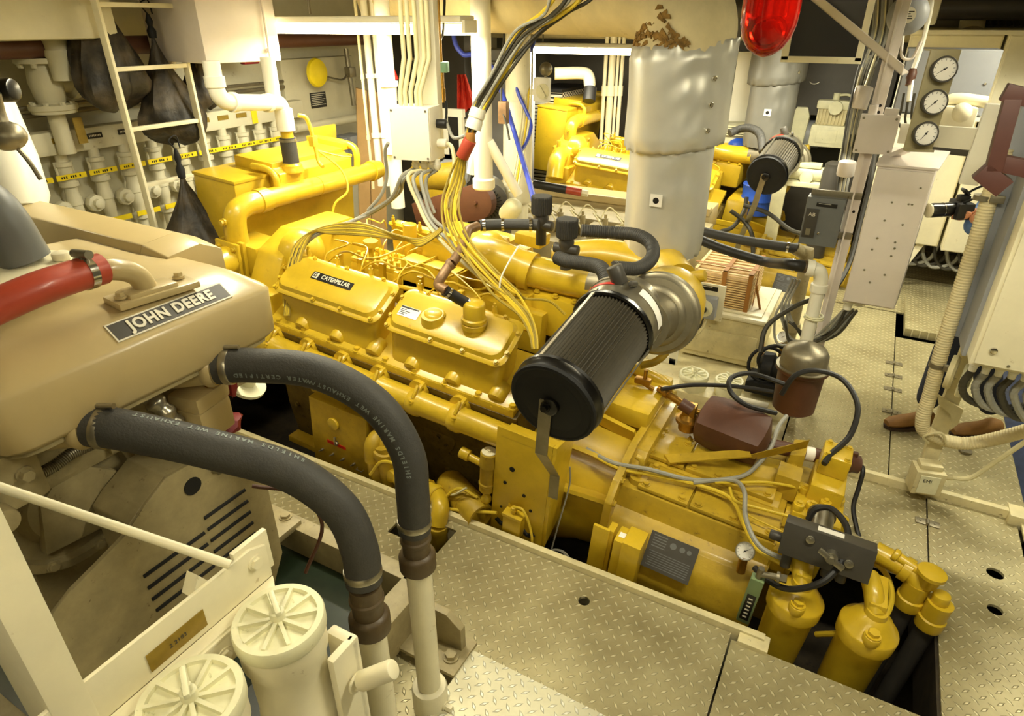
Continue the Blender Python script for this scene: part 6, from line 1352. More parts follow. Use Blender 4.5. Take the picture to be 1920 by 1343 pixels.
# black screen in pale frame, blue motor above
t = thing('wall_screen', 'large dark screen in a pale bolted frame under the diagonal strut', 'screen', (-.43, 4.55, 1.88)); g = G(); g.box((-.64, 4.52, 1.885), (-.20, 4.56, 1.92), .003); g.box((-.64, 4.52, 1.9), (-.60, 4.56, 2.4)); g.box((-.235, 4.52, 1.9), (-.20, 4.56, 2.4)); g.out('screen_frame', 'cream', t); g = G(); g.box((-.60, 4.53, 1.92), (-.235, 4.55, 2.4)); g.out('dark_panel', 'black', t)
c = U(1575, 12, d=4.2); g = G(); g.lathe(c+V((-.12, 0, .06)), c+V((.1, 0, -.06)), [(0, .07), (.02, .09), (.18, .09), (.2, .07), (.24, .05)], 24); g.top('blue_motor', 'blue motor end showing above the diagonal strut', 'motor', 'blue_motor')
# bulky pipe and drum shapes under the deckhead at top right
for (p_, q_, d_, r_, m_, nm, lb) in (((1600, 20), (1660, 30), 5.5, .08, 'grey_box', 'overhead_duct', 'dim grey duct behind the cable run at the top'), ((1820, 60), (1835, -20), 5.2, .09, 'insulation', 'overhead_pipe', 'lagged pipe bend at top right above the switchboards'), ((1810, 15), (1930, 8), 5.4, .08, 'insulation', 'overhead_pipe', 'lagged pipe running off the top right corner')):
    g = G(); g.cyl(U(*p_, d=d_), U(*q_, d=d_), r_, n=18); g.top(nm, lb, 'pipe', m_)
g = G(); g.box(U(1745, 10, d=4.4)+V((-.05, 0, -.12)), U(1745, 10, d=4.4)+V((.06, .08, .2)), .02); g.top('hanging_fixture', 'pale fixture hanging right of the alarm bell', 'fixture', 'cream')
for k in range(5): cab([(1850+14*k, -20, 5.3), (1846+14*k, 20, 5.3), (1852+14*k, 48, 5.3)], .02, 'cable_dark', ['leftmost', 'second', 'middle', 'fourth', 'rightmost'][k] + ' dark cable dropping behind the top of the switchboards', grp='cables above the switchboards')
# ---------------- foreground right cabinet column
t = thing('control_cabinet', 'large cream control cabinet cut by the right edge of the photo', 'cabinet', (.75, 3.05, .86))
g = G(); g.box((.515, 2.9, .87), (1.1, 3.22, 2.3), .008); g.out('cabinet_body', 'cream', t); g = G(); g.box((.53, 2.885, .885), (1.09, 2.9, 2.29), .004); dr = g.out('cabinet_door', 'cream', t); g = G(); g.rcyl((.575, 2.885, .955), (.575, 2.872, .955), .014); g.out('door_lock', 'chrome', dr); g = G(); g.rcyl((.64, 2.885, .90), (.64, 2.88, .90), .006); g.out('door_screw', 'steel', dr)
g = G(); g.box((.66, 2.882, 1.02), (.80, 2.885, 1.10)); g.out('label_plate', 'plastic_white', dr); g = G(); g.box((.655, 2.884, 1.015), (.805, 2.8852, 1.105)); g.out('label_border', 'label_black', dr)
for k in range(6): q = V((.55+.045*k, 2.98, .87)); g = G(); g.lathe(q, q-V((0, 0, 1)), [(0, .02), (.03, .021), (.035, .016), (.06, .014)], 12); g.out('cable_gland', 'plastic_white', t)
for k in range(6):
    q = V((.55+.045*k, 2.98, .81))
    cab([q, q+V((-.01, .02, -.08)), q+V((.04+.01*k, .05, -.16-.01*k)), q+V((.16, .06, -.17)), q+V((.3, .05, -.08)), q+V((.4, .05, .02))], .015, 'cable_grey' if k % 3 else 'cable_dark', ['leftmost', 'second', 'third', 'fourth', 'fifth', 'rightmost'][k] + ' thick cable looping under the cream control cabinet', grp='cables under the control cabinet', rib=.001, ribn=30)
t = thing('unistrut_post', 'pale channel post with steel bracket standing on the plate step before the control cabinet', 'post', (.56, 3.27, .05))
g = G(); g.box((.535, 3.25, .045), (.60, 3.262, 2.5)); g.box((.535, 3.262, .045), (.541, 3.31, 2.5)); g.box((.594, 3.262, .045), (.60, 3.31, 2.5)); g.out('channel', 'cream_worn', t)
g = G(); g.box((.44, 3.2, .86), (.515, 3.24, 2.3), .003); g.box((.50, 3.0, .86), (.515, 3.24, 2.3)); g.out('side_plate', 'grey_paint', t)
g = G(); g.prism([(.50, 3.24, .55), (.62, 3.24, .50), (.62, 3.24, .42), (.60, 3.24, .38), (.58, 3.24, .46), (.52, 3.24, .50)], (0, -.012, 0)); g.tube([(.53, 3.2, .30), (.50, 3.18, .34), (.56, 3.18, .38), (.60, 3.2, .32)], .006, 8); g.out('bracket_arm', 'cream_worn', t)
t = thing('starter_box', 'small white starter box with EMI label at the foot of the channel post', 'starter', (.57, 3.2, .045)); g = G(); g.obox((.565, 3.17, .12), (.13, .10, .13), R_(14), .006); g.obox((.565, 3.18, .195), (.10, .07, .03), R_(14), .01); b = g.out('box_body', 'cream_worn', t)
q = V((.575, 3.115, .12)); Rz = Matrix.Rotation(R_(14), 3, 'Z'); g = G(); g.obox(q, (.085, .004, .10), Rz); pl_ = g.out('label_plate', 'lid_white', b); text('label_text', 'EMI', q+Rz @ V((-.01, -.0025, .022)), Rz @ V((1, 0, 0)), (0, 0, 1), .026, 'label_black', pl_, ext=.0003)
g = G(); g.rcyl((.625, 3.18, .15), (.67, 3.19, .15), .014); g.out('side_gland', 'cream_worn', b)
cab([V((.67, 3.19, .15)), V((.74, 3.2, .17)), V((.80, 3.18, .30)), V((.88, 3.12, .52)), V((.93, 3.05, .72))], .011, 'cable_cream', 'pale flexible lead rising from the starter box to the control cabinet cables', n=8)
t = thing('pulley_disc', 'pale round disc on a bracket beside the control cabinet bottom corner', 'pulley', U(1800, 715, Y=3.1)); q = U(1800, 712, Y=3.1); g = G(); g.lathe(q, q+V((.05, -.01, 0)), [(0, .07), (.005, .078), (.02, .078), (.025, .07), (.0251, .03), (.04, .028)], 30); g.out('disc', 'lid_white', t); q = q+V((-.05, .02, .02)); g = G(); g.lathe(q, q+V((.05, -.01, 0)), [(0, .075), (.02, .08), (.03, .07)], 28); g.out('rear_disc', 'cream_worn', t)
cab([V((.43, 3.2, 1.66)), V((.44, 3.2, 1.40)), V((.447, 3.2, 1.1)), V((.455, 3.2, .80)), V((.47, 3.2, .55)), V((.475, 3.2, .42)), V((.52, 3.22, .34)), V((.70, 3.26, .32)), V((.95, 3.2, .55))], .030, 'insulation', 'fat ribbed flexible conduit sweeping down left of the control cabinet', 'flexible_conduit', 'conduit', n=14, rib=.002, ribn=150)
for z, lb in ((1.46, 'upper steel clip on the fat flexible conduit'), (.70, 'lower steel clip on the fat flexible conduit')): g = G(); q = V((.415 if z > 1 else .458, 3.2, z)); g.lathe(q, q+V((0, 0, 1)), [(0, .034), (.02, .034)], 20); g.box(q+V((.02, -.04, 0)), q+V((.07, -.02, .03)), .003); g.top('conduit_clip', lb, 'clip', 'steel_dull')
t = thing('reddish_bracket', 'reddish brown painted bracket frame at the upper right edge', 'frame', U(1880, 250, Y=2.6)-V((0, 0, .3)))
for p_, q_, w_, h_ in (((1882, 172), (1935, 185), .05, .05), ((1898, 185), (1862, 320), .045, .06), ((1838, 318), (1882, 352), .06, .06), ((1875, 305), (1935, 318), .05, .05)):
    bar(U(*p_, Y=2.6), U(*q_, Y=2.6), w_, h_, 'red_brown', 'frame_bar', t, up=(0, 1, 0))
# ---------------- right middle: white standpipe, hoses, crate with gratings
t = thing('water_riser', 'white elbowed plastic riser pipe with string tie left of the tall cabinet', 'pipe', (-.13, 3.6, 0)); g = G(); e = U(1540, 520, Y=3.6)
g.cyl((e.x, e.y, .05), (e.x, e.y, e.z-.03), .034, n=20); g.tube([(e.x, e.y, e.z-.05), (e.x, e.y, e.z-.01), (e.x-.02, e.y-.01, e.z+.035), (e.x-.07, e.y-.02, e.z+.05)], .036, 18); g.lathe((e.x, e.y, e.z-.08), (e.x, e.y, 9), [(0, .043), (.04, .043), (.045, .036)], 20); g.lathe((e.x-.04, e.y-.015, e.z+.045), (e.x-.3, e.y-.06, e.z+.06), [(0, .036), (.005, .044), (.04, .044)], 20); g.out('riser_pipe', 'white', t)
g = G(); g.torus((e.x+.01, e.y, e.z-.22), (0, 0, 1), .045, .006, 20, 6); g.torus((e.x+.01, e.y, e.z-.235), (0, .1, 1), .047, .006, 20, 6); g.out('string_tie', 'lid_white', t)
HX = V((e.x-.08, e.y-.02, e.z+.05))
t = thing('black_hose', 'glossy black hose, lower of two, running left from the white elbow behind the silver riser', 'hose', HX, 'two black hoses from the silver riser'); g = G(); g.tube([HX, HX+V((-.10, .0, .0)), U(1440, 492, d=3.9), U(1380, 475, d=4.0), U(1325, 455, d=4.1), U(1270, 425, d=4.2)], .030, 18); g.out('hose_body', 'rubber_black', t); g = G(); g.lathe(HX+V((-.06, 0, 0)), HX+V((-.2, 0, 0)), [(0, .033), (.015, .033)], 20); g.out('hose_clamp', 'chrome', t); g = G(); g.cyl(HX+V((-.05, 0, 0)), HX+V((.02, 0, 0)), .033); g.out('hose_tail', 'brown_coupling', t)
t = thing('black_hose', 'glossy black hose, upper of two, running left from the tan elbow pipe', 'hose', U(1490, 465, d=3.95), 'two black hoses from the silver riser'); g = G(); g.tube([U(1495, 466, d=3.95), U(1450, 460, d=4.0), U(1390, 450, d=4.1), U(1330, 437, d=4.2), U(1270, 420, d=4.3)], .030, 18); g.out('hose_body', 'rubber', t); g = G(); a = U(1480, 464, d=3.96); g.lathe(a, U(1450, 460, d=4.0), [(0, .033), (.015, .033)], 20); g.out('hose_clamp', 'chrome', t)
q = U(1505, 475, d=3.98); g = G(); g.tube([U(1490, 465, d=3.96), q, q+V((.03, .01, -.05)), V((q.x+.03, q.y+.02, .0))], .038, 18); g.lathe(V((q.x+.03, q.y+.02, .35)), V((q.x+.03, q.y+.02, 0)), [(0, .05), (.03, .055), (.05, .055), (.06, .04)], 18); g.top('tan_standpipe', 'tan elbowed standpipe behind the white riser pipe', 'pipe', 'beige_dull')
t = thing('deck_locker', 'cream painted deck locker carrying the strapped wooden gratings', 'locker', (-.66, 4.4, 0)); g = G(); g.box((-.92, 4.13, .02), (-.40, 4.75, .34), .01); g.box((-.90, 4.12, .06), (-.42, 4.135, .24), .004); g.out('locker_body', 'cream_worn', t); g = G(); g.box((-.94, 4.11, .34), (-.38, 4.77, .375), .016); g.box((-.90, 4.15, .375), (-.42, 4.73, .39), .006); g.out('locker_lid', 'cream', t)
WG = []
for k in range(15):
    g = G(); z = .395+.0165*k; x0_, x1_, y0_, y1_ = -.91+.004*(k % 3), -.52+.004*(k % 2), 4.18+.003*(k % 2), 4.62
    for y in [y0_+(y1_-y0_-.02)*i/7 for i in range(8)]: g.box((x0_, y, z), (x1_, y+.02, z+.008))
    for x in (x0_, (x0_+x1_)/2-.01, x1_-.02): g.box((x, y0_, z+.006), (x+.02, y1_, z+.0145))
    o_ = g.out('wooden_grating', 'wood'); nth = ['bottom', 'second', 'third', 'fourth', 'fifth', 'sixth', 'seventh', 'middle (eighth)', 'ninth', 'tenth', 'eleventh', 'twelfth', 'thirteenth', 'second highest', 'top'][k]
    o_['label'] = ('%s wooden slat grating of the strapped stack' % nth).replace('middle (eighth)', 'exactly middle'); o_['category'] = 'grating'; o_['group'] = 'stacked wooden gratings'
for (x, y, ax, lb) in ((-.70, 0, 'x', 'tan strap around the middle of the grating stack'), (-.535, 0, 'x', 'tan strap near the right end of the grating stack'), (0, 4.28, 'y', 'tan strap running lengthwise over the grating stack')):
    g = G()
    if ax == 'x': g.box((x-.014, 4.172, .388), (x+.014, 4.176, .652)); g.box((x-.014, 4.172, .648), (x+.014, 4.628, .652)); g.box((x-.014, 4.624, .388), (x+.014, 4.628, .652))
    else: g.box((-.92, y-.012, .651), (-.505, y+.012, .654)); g.box((-.509, y-.012, .40), (-.505, y+.012, .653)); g.tube([(-.507, y, .55), (-.46, y, .40), (-.40, y-.1, .30), (-.37, y-.12, .1)], .008, 6)
    g.top('webbing_strap', lb, 'strap', 'strap', 'straps on the grating stack')
t = thing('rotary_switch', 'grey rotary switch with black knob and name strip before the deck locker', 'switch', (-.84, 4.04, .4)); q = U(1322, 575, Y=4.03)
g = G(); g.box(q+V((-.10, .03, -.10)), q+V((.11, .04, .15)), .003); g.out('switch_backplate', 'cream', t); g = G(); g.box(q+V((-.075, -.03, -.075)), q+V((.075, .03, .075)), .01); sb_ = g.out('switch_body', 'grey_paint', t); g = G(); g.cyl(q+V((0, -.03, 0)), q+V((0, -.036, 0)), .058, n=28); dl = g.out('switch_dial', 'lid_white', sb_)
g = G(); g.rcyl(q+V((0, -.036, -.005)), q+V((0, -.06, -.005)), .022); g.box(q+V((-.024, -.066, -.013)), q+V((.024, -.05, .003)), .003); g.out('black_knob', 'black', sb_); label_plate(tuple(q+V((.0, .0305, .12))), .12, .03, 1, t)
cab([q+V((.0, .0, -.07)), q+V((-.01, -.02, -.14)), q+V((-.06, -.02, -.18)), q+V((-.12, 0, -.16))], .008, 'cable_dark', 'black lead curling below the rotary switch'); cab([q+V((.03, .0, -.07)), q+V((.0, -.02, -.17)), q+V((-.06, -.02, -.24)), q+V((-.11, -.02, -.3))], .008, 'cable_cream', 'pale lead dropping below the rotary switch')
g = G(); q = U(1283, 560, Y=3.95); g.box((q.x-.05, 3.95, .0), (q.x-.0, 4.0, .72), .004); g.box((q.x-.2, 3.95, .0), (q.x, 4.0, .05), .004); g.top('white_stand', 'white steel stand behind the round intake housing', 'stand', 'white')
t1_ = canister(U(1302, 700, z=.22), .085, 'small round white spoked lid can behind the regulator, the left one', 'lid_white', .3, False, 'white lidded cans behind the gearbox'); t2_ = canister(U(1368, 712, z=.22), .080, 'small round white spoked lid can behind the brown cooler, the right one', 'lid_white', .3, False, 'white lidded cans behind the gearbox')
g = G(); g.box((-1.05, 3.42, .02), (-.5, 3.72, .12), .006); g.box((-1.12, 3.40, .0), (-1.04, 3.5, .18), .004); g.top('can_tray', 'cream tray around the two small white lidded cans', 'tray', 'cream_worn')
t = thing('small_pump', 'black greasy pump with small pressure gauge left of the strainer pot', 'pump', (-.30, 3.75, .05)); g = G(); q = U(1455, 690, z=.2); g.lathe(q+V((-.1, 0, 0)), q+V((.14, 0, 0)), [(0, .05), (.02, .09), (.08, .09), (.09, .07), (.2, .08), (.22, .05)], 22); g.torus(q+V((-.02, -.05, .08)), (.4, -1, 0), .09, .012, 22, 8); g.torus(q+V((-.05, -.03, .02)), (.2, -1, .3), .11, .011, 22, 8); g.box(q+V((-.15, -.1, -.16)), q+V((.15, .1, -.08)), .01); g.out('pump_body', 'black_matt', t)
gauge(U(1468, 632, z=.42), V((.1, -.8, .5)), .033, 'pressure_gauge', 'small round pressure gauge above the black greasy pump'); g = G(); q = U(1468, 640, z=.38); g.rcyl(q, q-V((0, 0, .14)), .010, .002, 10); g.top('gauge_pipe', 'slim brass stem under the small gauge by the strainer pot', 'pipe', 'brass')
g = G(); q = V((-.32, 3.36, .16)); g.prism([q+V((-.12, -.06, 0)), q+V((.06, -.06, 0)), q+V((.1, -.02, 0)), q+V((.1, .08, 0)), q+V((-.1, .08, 0))], (0, 0, .012)); g.cyl(q+V((-.04, 0, .012)), q+V((-.04, 0, .014)), .016); g.top('grey_plate', 'loose worn plate with a hole behind the brown cooler', 'plate', 'steel_dull')
# ---------------- person with a camera, mostly hidden by the control cabinet
def skin(name, nodes, edges, m, parent, sub=2):
    me = bpy.data.meshes.new(name); me.from_pydata([n[0] for n in nodes], edges, []); o = bpy.data.objects.new(name, me); COL.objects.link(o)
    md = o.modifiers.new('s', 'SKIN'); me.skin_vertices[0].data[0].use_root = True
    for i, n in enumerate(nodes):
        r = n[1] if isinstance(n[1], tuple) else (n[1], n[1]); me.skin_vertices[0].data[i].radius = r
    md.use_smooth_shade = True; s_ = o.modifiers.new('u', 'SUBSURF'); s_.levels = sub; s_.render_levels = sub
    bpy.context.view_layer.update(); me2 = bpy.data.meshes.new_from_object(o.evaluated_get(bpy.context.evaluated_depsgraph_get())); bpy.data.objects.remove(o)
    g = G(); g.bm.from_mesh(me2)
    for f_ in g.bm.faces: f_.smooth = True
    return g.out(name, m, parent, 180)
hp = V((.72, 3.97, .94)); fw = -CR.copy(); sd = V((-fw.y, fw.x, 0)); up = V((0, 0, 1))   # faces left in the photo
P_ = lambda f_, s_, z: hp + fw*f_ + sd*s_ + up*(z-.94)
per = thing('person', 'person in blue shirt, jeans and tan shoes holding a camera behind the control cabinet', 'person', P_(0, 0, .04))
ck = U(1800, 392, d=(P_(.30, 0, 1.26)-CAM).dot(CF))
cam_c = ck
nod = [(P_(0, 0, .98), (.15, .11)), (P_(0, 0, 1.2), (.14, .10)), (P_(.0, 0, 1.40), (.17, .10)), (P_(.0, 0, 1.50), .06), (P_(.03, 0, 1.60), .07), (P_(.04, 0, 1.70), .095), (P_(.035, 0, 1.78), .07),
       (P_(0, .17, 1.43), .05), (P_(.02, .24, 1.2), .042), (cam_c+V((.10, .07, -.05)), .034), (cam_c+V((.05, .03, -.01)), .028), (P_(0, -.17, 1.43), .05), (P_(.02, -.26, 1.2), .042), (cam_c+V((.10, -.07, -.04)), .034), (cam_c+V((.05, -.045, -.01)), .028)]
body = skin('body', nod, [(0, 1), (1, 2), (2, 3), (3, 4), (4, 5), (5, 6), (2, 7), (7, 8), (8, 9), (9, 10), (2, 11), (11, 12), (12, 13), (13, 14)], 'skin', per)
for sgn in (1, -1):
    w_ = cam_c+V((.05, .03 if sgn > 0 else -.045, -.01))
    for k in range(4):
        f0 = w_+V((-.01, 0, .015-.014*k)); L_ = [.062, .07, .066, .052][k]
        skin('finger', [(w_, .012), (f0+V((-.03, sgn*.012, .0)), .0085), (f0+V((-.03-L_*.4, sgn*.002, .0)), .0075), (f0+V((-.03-L_*.75, -sgn*.012, -.002)), .0065)], [(0, 1), (1, 2), (2, 3)], 'skin', body, 1)
    skin('thumb', [(w_, .013), (w_+V((-.01, -sgn*.02, .03)), .010), (w_+V((-.04, -sgn*.015, .045)), .008)], [(0, 1), (1, 2)], 'skin', body, 1)
skin('shirt', [(P_(0, 0, .96), (.17, .12)), (P_(0, 0, 1.2), (.165, .12)), (P_(0, 0, 1.40), (.19, .115)), (P_(0, 0, 1.49), .07), (P_(0, .19, 1.42), .065), (P_(.02, .25, 1.2), .058), (cam_c+V((.06, .06, -.07)), .05), (P_(0, -.19, 1.42), .065), (P_(.02, -.27, 1.2), .058), (cam_c+V((.07, -.06, -.07)), .05)], [(0, 1), (1, 2), (2, 3), (2, 4), (4, 5), (5, 6), (2, 7), (7, 8), (8, 9)], 'shirt', per)
foot1 = U(1724, 785, z=.10); foot2 = U(1850, 800, z=.10)
skin('jeans', [(P_(0, 0, .98), (.165, .12)), (P_(0, .09, .86), .10), (P_(.02, .10, .52), .075), (foot2+V((0, 0, .08)), .065), (P_(0, -.09, .86), .10), ((P_(.06, -.10, .52)+foot1+V((0, 0, .42)))/2, .075), (foot1+V((.01, .01, .06)), .065)], [(0, 1), (1, 2), (2, 3), (0, 4), (4, 5), (5, 6)], 'denim', per)
for ft in (foot1, foot2):
    b0 = V((ft.x, ft.y, .055)); g = G(); rows = []
    for f_, w_, h_ in ((-.085, .028, .05), (-.07, .038, .085), (-.02, .042, .10), (.04, .042, .075), (.10, .05, .058), (.15, .048, .045), (.18, .03, .03)):
        rows.append([b0+fw*f_+sd*(w_*math.cos(R_(a)))+up*(h_*(.5+.5*math.sin(R_(a))) if True else 0) for a in range(-90, 270, 24)])
    g.loft(rows); so = g.out('shoe', 'shoe', per); g = G(); g.prism([b0+fw*f_+sd*w_-up*.014 for f_, w_ in ((-.09, .03), (-.02, .04), (.1, .052), (.17, .04), (.19, .0), (.17, -.04), (.1, -.052), (-.02, -.04), (-.09, -.03))], up*.018); g.out('shoe_sole', 'sole', so)
g = G(); h0 = P_(.02, 0, 1.74); g.ball(h0+V((.01, 0, .03)), .105, (1, 1, .9)); g.out('hair', 'hair', body)
g = G(); hf = P_(.04, 0, 1.70)
g.ball(hf+fw*.10+up*-.01, .018, (1, .8, 1.3)); g.ball(hf+sd*.092, .02, (.6, .5, 1)); g.ball(hf-sd*.092, .02, (.6, .5, 1)); g.out('nose_and_ears', 'skin', body)
g = G()
for s_ in (-.033, .033): g.ball(hf+fw*.088+sd*s_+up*.015, .011)
g.box(hf+fw*.088+sd*-.02-up*.05, hf+fw*.094+sd*.02-up*.045); g.out('eyes_and_mouth', 'hair', body)
t = thing('photo_camera', 'black photo camera with zoom lens held out by the person on the right', 'camera', cam_c-V((0, 0, .05)))
ld_ = (fw+V((0, 0, -.05))).normalized(); Rc = Matrix.Rotation(math.atan2(fw.y, fw.x), 3, 'Z')
g = G(); g.obox(cam_c, (.06, .12, .085), Rc, .012); g.obox(cam_c+V((0, 0, .05)), (.05, .045, .04), Rc, .01); g.obox(cam_c+Rc @ V((.01, .05, .0)), (.08, .03, .08), Rc, .01); g.obox(cam_c+Rc @ V((.0, .0, .085)), (.04, .04, .012), Rc @ Matrix.Rotation(R_(-40), 3, 'Y'), .003); cb = g.out('camera_body', 'rubber_black', t)
g = G(); g.lathe(cam_c+ld_*.02, cam_c+ld_, [(0, .034), (.03, .036), (.06, .034), (.062, .03), (.066, .034), (.115, .036), (.13, .034), (.1301, .028)], 26); ln_ = g.out('camera_lens', 'black', t); g = G(); g.lathe(cam_c+ld_*.148, cam_c+ld_, [(0, .035), (.008, .035), (.0081, .028)], 26); g.out('lens_ring', 'cream', ln_); g = G(); g.lathe(cam_c+ld_*.085, cam_c+ld_, [(0, .0362), (.004, .0362)], 26); g.out('silver_band', 'chrome', ln_)
g = G(); g.tube([cam_c+V((.0, .05, .04)), cam_c+V((.05, .05, .10)), P_(.08, .06, 1.5)], .006, 6); g.tube([cam_c+V((.0, -.05, .04)), cam_c+V((.06, -.05, .09)), P_(.08, -.06, 1.48)], .006, 6); g.out('neck_strap', 'black_matt', t)
# ---------------- second main engine and its gear, farther to starboard
OFF = V((0.0, 3.8, 0.0))
e2 = dup(ENG, OFF, 'second yellow V twelve engine in the background, left part seen beyond the silver riser')
for c_ in e2.children:
    if c_.name.startswith(('header_tank', 'coolant_pipe', 'thermostat_housing')): c_.location.x += .25; c_.location.y += .15
for ch in list(e2.children):
    for sub in list(ch.children):
        for s3 in list(sub.children): pass
_src = [o for o in bpy.data.objects if o.name.startswith('name_plate') and o.parent and o.parent.name.startswith('valve_cover')]
for np_ in list(_src):
    if np_.parent.parent == e2:
        orig = [o for o in _src if o.parent.parent == ENG][0]
        for s3 in list(orig.children):
            d = s3.copy(); COL.objects.link(d); d.parent = np_
gb2 = dup(gb, OFF+V((-.05, -.1, 0)), 'second yellow gearbox in the background, behind the strapped gratings and hoses')
af2 = air_filter(OFF+V((0, -.06, .0)), 'smaller looking black pleated air filter in the background by the blue bucket', False)
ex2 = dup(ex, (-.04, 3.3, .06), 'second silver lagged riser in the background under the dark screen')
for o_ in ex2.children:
    if 'jacket' in o_.name: o_.material_slots[0].link = 'OBJECT'; o_.material_slots[0].material = MATS['lagging_shaded']  # second riser stands in shade, so its jackets are painted darker
cab([U(1368, 250, d=5.6), U(1385, 243, d=5.6), U(1405, 240, d=5.5), U(1425, 252, d=5.4), U(1430, 285, d=5.3)], .032, 'rubber', 'black hose arching over the background air filter', 'breather_hose', 'hose', n=12, rib=.002, ribn=40)
c = U(1420, 372, d=6.0); g = G(); g.lathe(V((c.x, c.y, c.z-.14)), V((c.x, c.y, 9)), [(0, .13), (.12, .14), (.13, .15), (.15, .15), (.17, .14), (.26, .145), (.27, .15), (.28, .145)], 26); g.top('blue_bucket', 'bright blue plastic bucket below the background air filter', 'bucket', 'blue')
c = U(1385, 280, d=6.4); g = G(); g.ball(c, .13, (1, .8, .9)); g.ball(c+V((-.02, 0, -.12)), .12); g.top('blue_bag', 'crumpled blue plastic bag left of the background air filter', 'bag', 'blue')
c = U(1405, 420, d=5.3); t = thing('tan_hoses', 'tangle of dark oil hoses under the background air filter', 'hose', c-V((0, 0, .2)))
for k, pts in enumerate(([(1370, 395, 5.3), (1395, 415, 5.3), (1410, 440, 5.2), (1412, 475, 5.2)], [(1400, 370, 5.4), (1395, 395, 5.4), (1375, 425, 5.3), (1350, 435, 5.3)], [(1395, 385, 5.3), (1440, 400, 5.2), (1480, 430, 5.1), (1510, 440, 5.0)])): g = G(); g.tube([U(a[0], a[1], d=a[2]) for a in pts], .018, 8); g.out('oil_hose', 'cable_dark', t)
# ---------------- beige generator engine between the two mains
t = thing('beige_engine', 'long low beige engine with a row of injectors, left of the silver riser base', 'engine', (-2.0, 4.8, .0))
g = G(); g.box((-3.0, 4.35, .0), (-1.0, 5.2, .60), .02); g.box((-3.05, 4.75, .60), (-1.0, 5.1, .70), .02); g.out('engine_block', 'beige_dull', t)
g = G(); g.box((-3.05, 5.15, .60), (-1.05, 5.45, .78), .015); g.box((-3.05, 5.12, .74), (-1.05, 5.2, .80), .01); g.out('long_cover', 'beige', t)
for k in range(9):
    x = -2.75+.19*k; g = G(); g.box((x-.05, 4.55, .60), (x+.05, 4.70, .70), .008); g.rcyl((x+.075, 4.62, .60), (x+.075, 4.62, .76), .022, .004, 12); g.cyl((x+.075, 4.62, .76), (x+.075, 4.62, .79), .012, n=8); g.out('injector_block', 'beige_dull', t)
    g = G(); g.tube([(x+.05, 4.62, .74), (x+.02, 4.5, .82), (x+.09, 4.42, .80), (x+.16, 4.42, .70)], .007, 6); g.tube([(x, 4.7, .72), (x+.04, 4.78, .80), (x+.12, 4.8, .74)], .006, 6); g.out('fuel_pipe', 'cable_cream', t)
for k in range(4): cab([V((-1.6+.09*k, 4.35, .74)), V((-1.45+.09*k, 4.40, .82)), V((-1.36+.08*k, 4.35, .76)), V((-1.30+.06*k, 4.30, .60))], .008, 'cable_cream', ['first', 'second', 'third', 'fourth'][k]+' pale lead looping at the aft end of the beige engine', grp='pale leads on the beige engine')
t = thing('coolant_hose', 'black hose with red end joint lying along the beige engine top', 'hose', U(1060, 352, d=5.0)); g = G(); a, b = U(1000, 345, d=5.0), U(1062, 356, d=4.95); g.cyl(a, b, .032); hb = g.out('hose_body', 'rubber_black', t); g = G(); q = b+(b-a).normalized()*.12; g.cyl(b, q, .030); g.out('red_joint', 'red_hose', t); g = G(); g.cyl(q, q+(b-a).normalized()*.05, .026, n=6); g.out('brass_nut', 'cream', t)
c = U(958, 394, d=4.0); g = G(); g.lathe(c-V((.04, 0, .05)), c+V((.05, 0, .06)), [(0, .05), (.02, .06), (.1, .06), (.13, .04), (.14, .01)], 22); g.top('white_filter_bowl', 'rounded white filter bowl left of the ribbed breather caps', 'filter', 'lid_white')
# motor, belt guard and drum behind the wiring box
a, b = V((-2.80, 3.62, .90)), V((-2.30, 3.66, 1.02)); t = thing('belt_guard', 'brown painted belt guard with rounded end behind the hanging cables', 'guard', a-V((0, 0, .2)))
g = G(); d = (b-a).normalized(); n_ = V((0, 1, 0)); u = V((-d.z, 0, d.x)); pts = [a-u*.12]+[b+d*(.12*math.sin(R_(k)))-u*(.12*math.cos(R_(k))) for k in range(0, 181, 15)]+[a+u*.06]; g.prism(pts, (0, .07, 0), .004); gd_ = g.out('guard_body', 'brown', t)
for q in (a.lerp(b, .35), b): g = G(); g.hexb(q+V((0, -.002, 0)), (0, -1, 0), .012, .012); g.out('guard_bolt', 'brown', gd_)
bar((-2.6, 3.67, .0), (-2.6, 3.67, .85), .08, .05, 'brown', 'guard_leg', t, up=(0, 1, 0))
c = U(915, 372, d=4.55); t = thing('electric_motor', 'black finned electric motor at the foot of the white pillar', 'motor', (c.x, c.y, 0)); g = G(); ax = V((.5, -.85, 0)).normalized(); g.lathe(c-ax*.2, c+ax, [(0, .10), (.03, .13), (.3, .13), (.31, .14), (.34, .14), (.36, .11), (.361, .05), (.35, .01)], 30); g.box((c.x-.12, c.y-.1, .0), (c.x+.12, c.y+.14, c.z-.1), .02); mb = g.out('motor_body', 'dark_grey', t)
Rm = frame(ax); g = G()
for k in range(24): q = Rm @ V((math.cos(6.28318*k/24), math.sin(6.28318*k/24), 0)); s_ = ax.cross(q)*.003; p = c+ax*.161; g.prism([p+q*.03-s_, p+q*.03+s_, p+q*.10+s_, p+q*.10-s_], ax*.004)
g.out('cooling_grille', 'black_matt', mb)
c = U(822, 333, d=4.9); g = G(); g.rcyl(c-V((.22, 0, .03)), c+V((.2, 0, .04)), .10, .01); g.box((c.x-.1, c.y-.06, .0), (c.x+.1, c.y+.06, c.z-.08)); g.top('yellow_drum', 'dull yellow drum seen under the junction box', 'drum', 'yellow_dull')
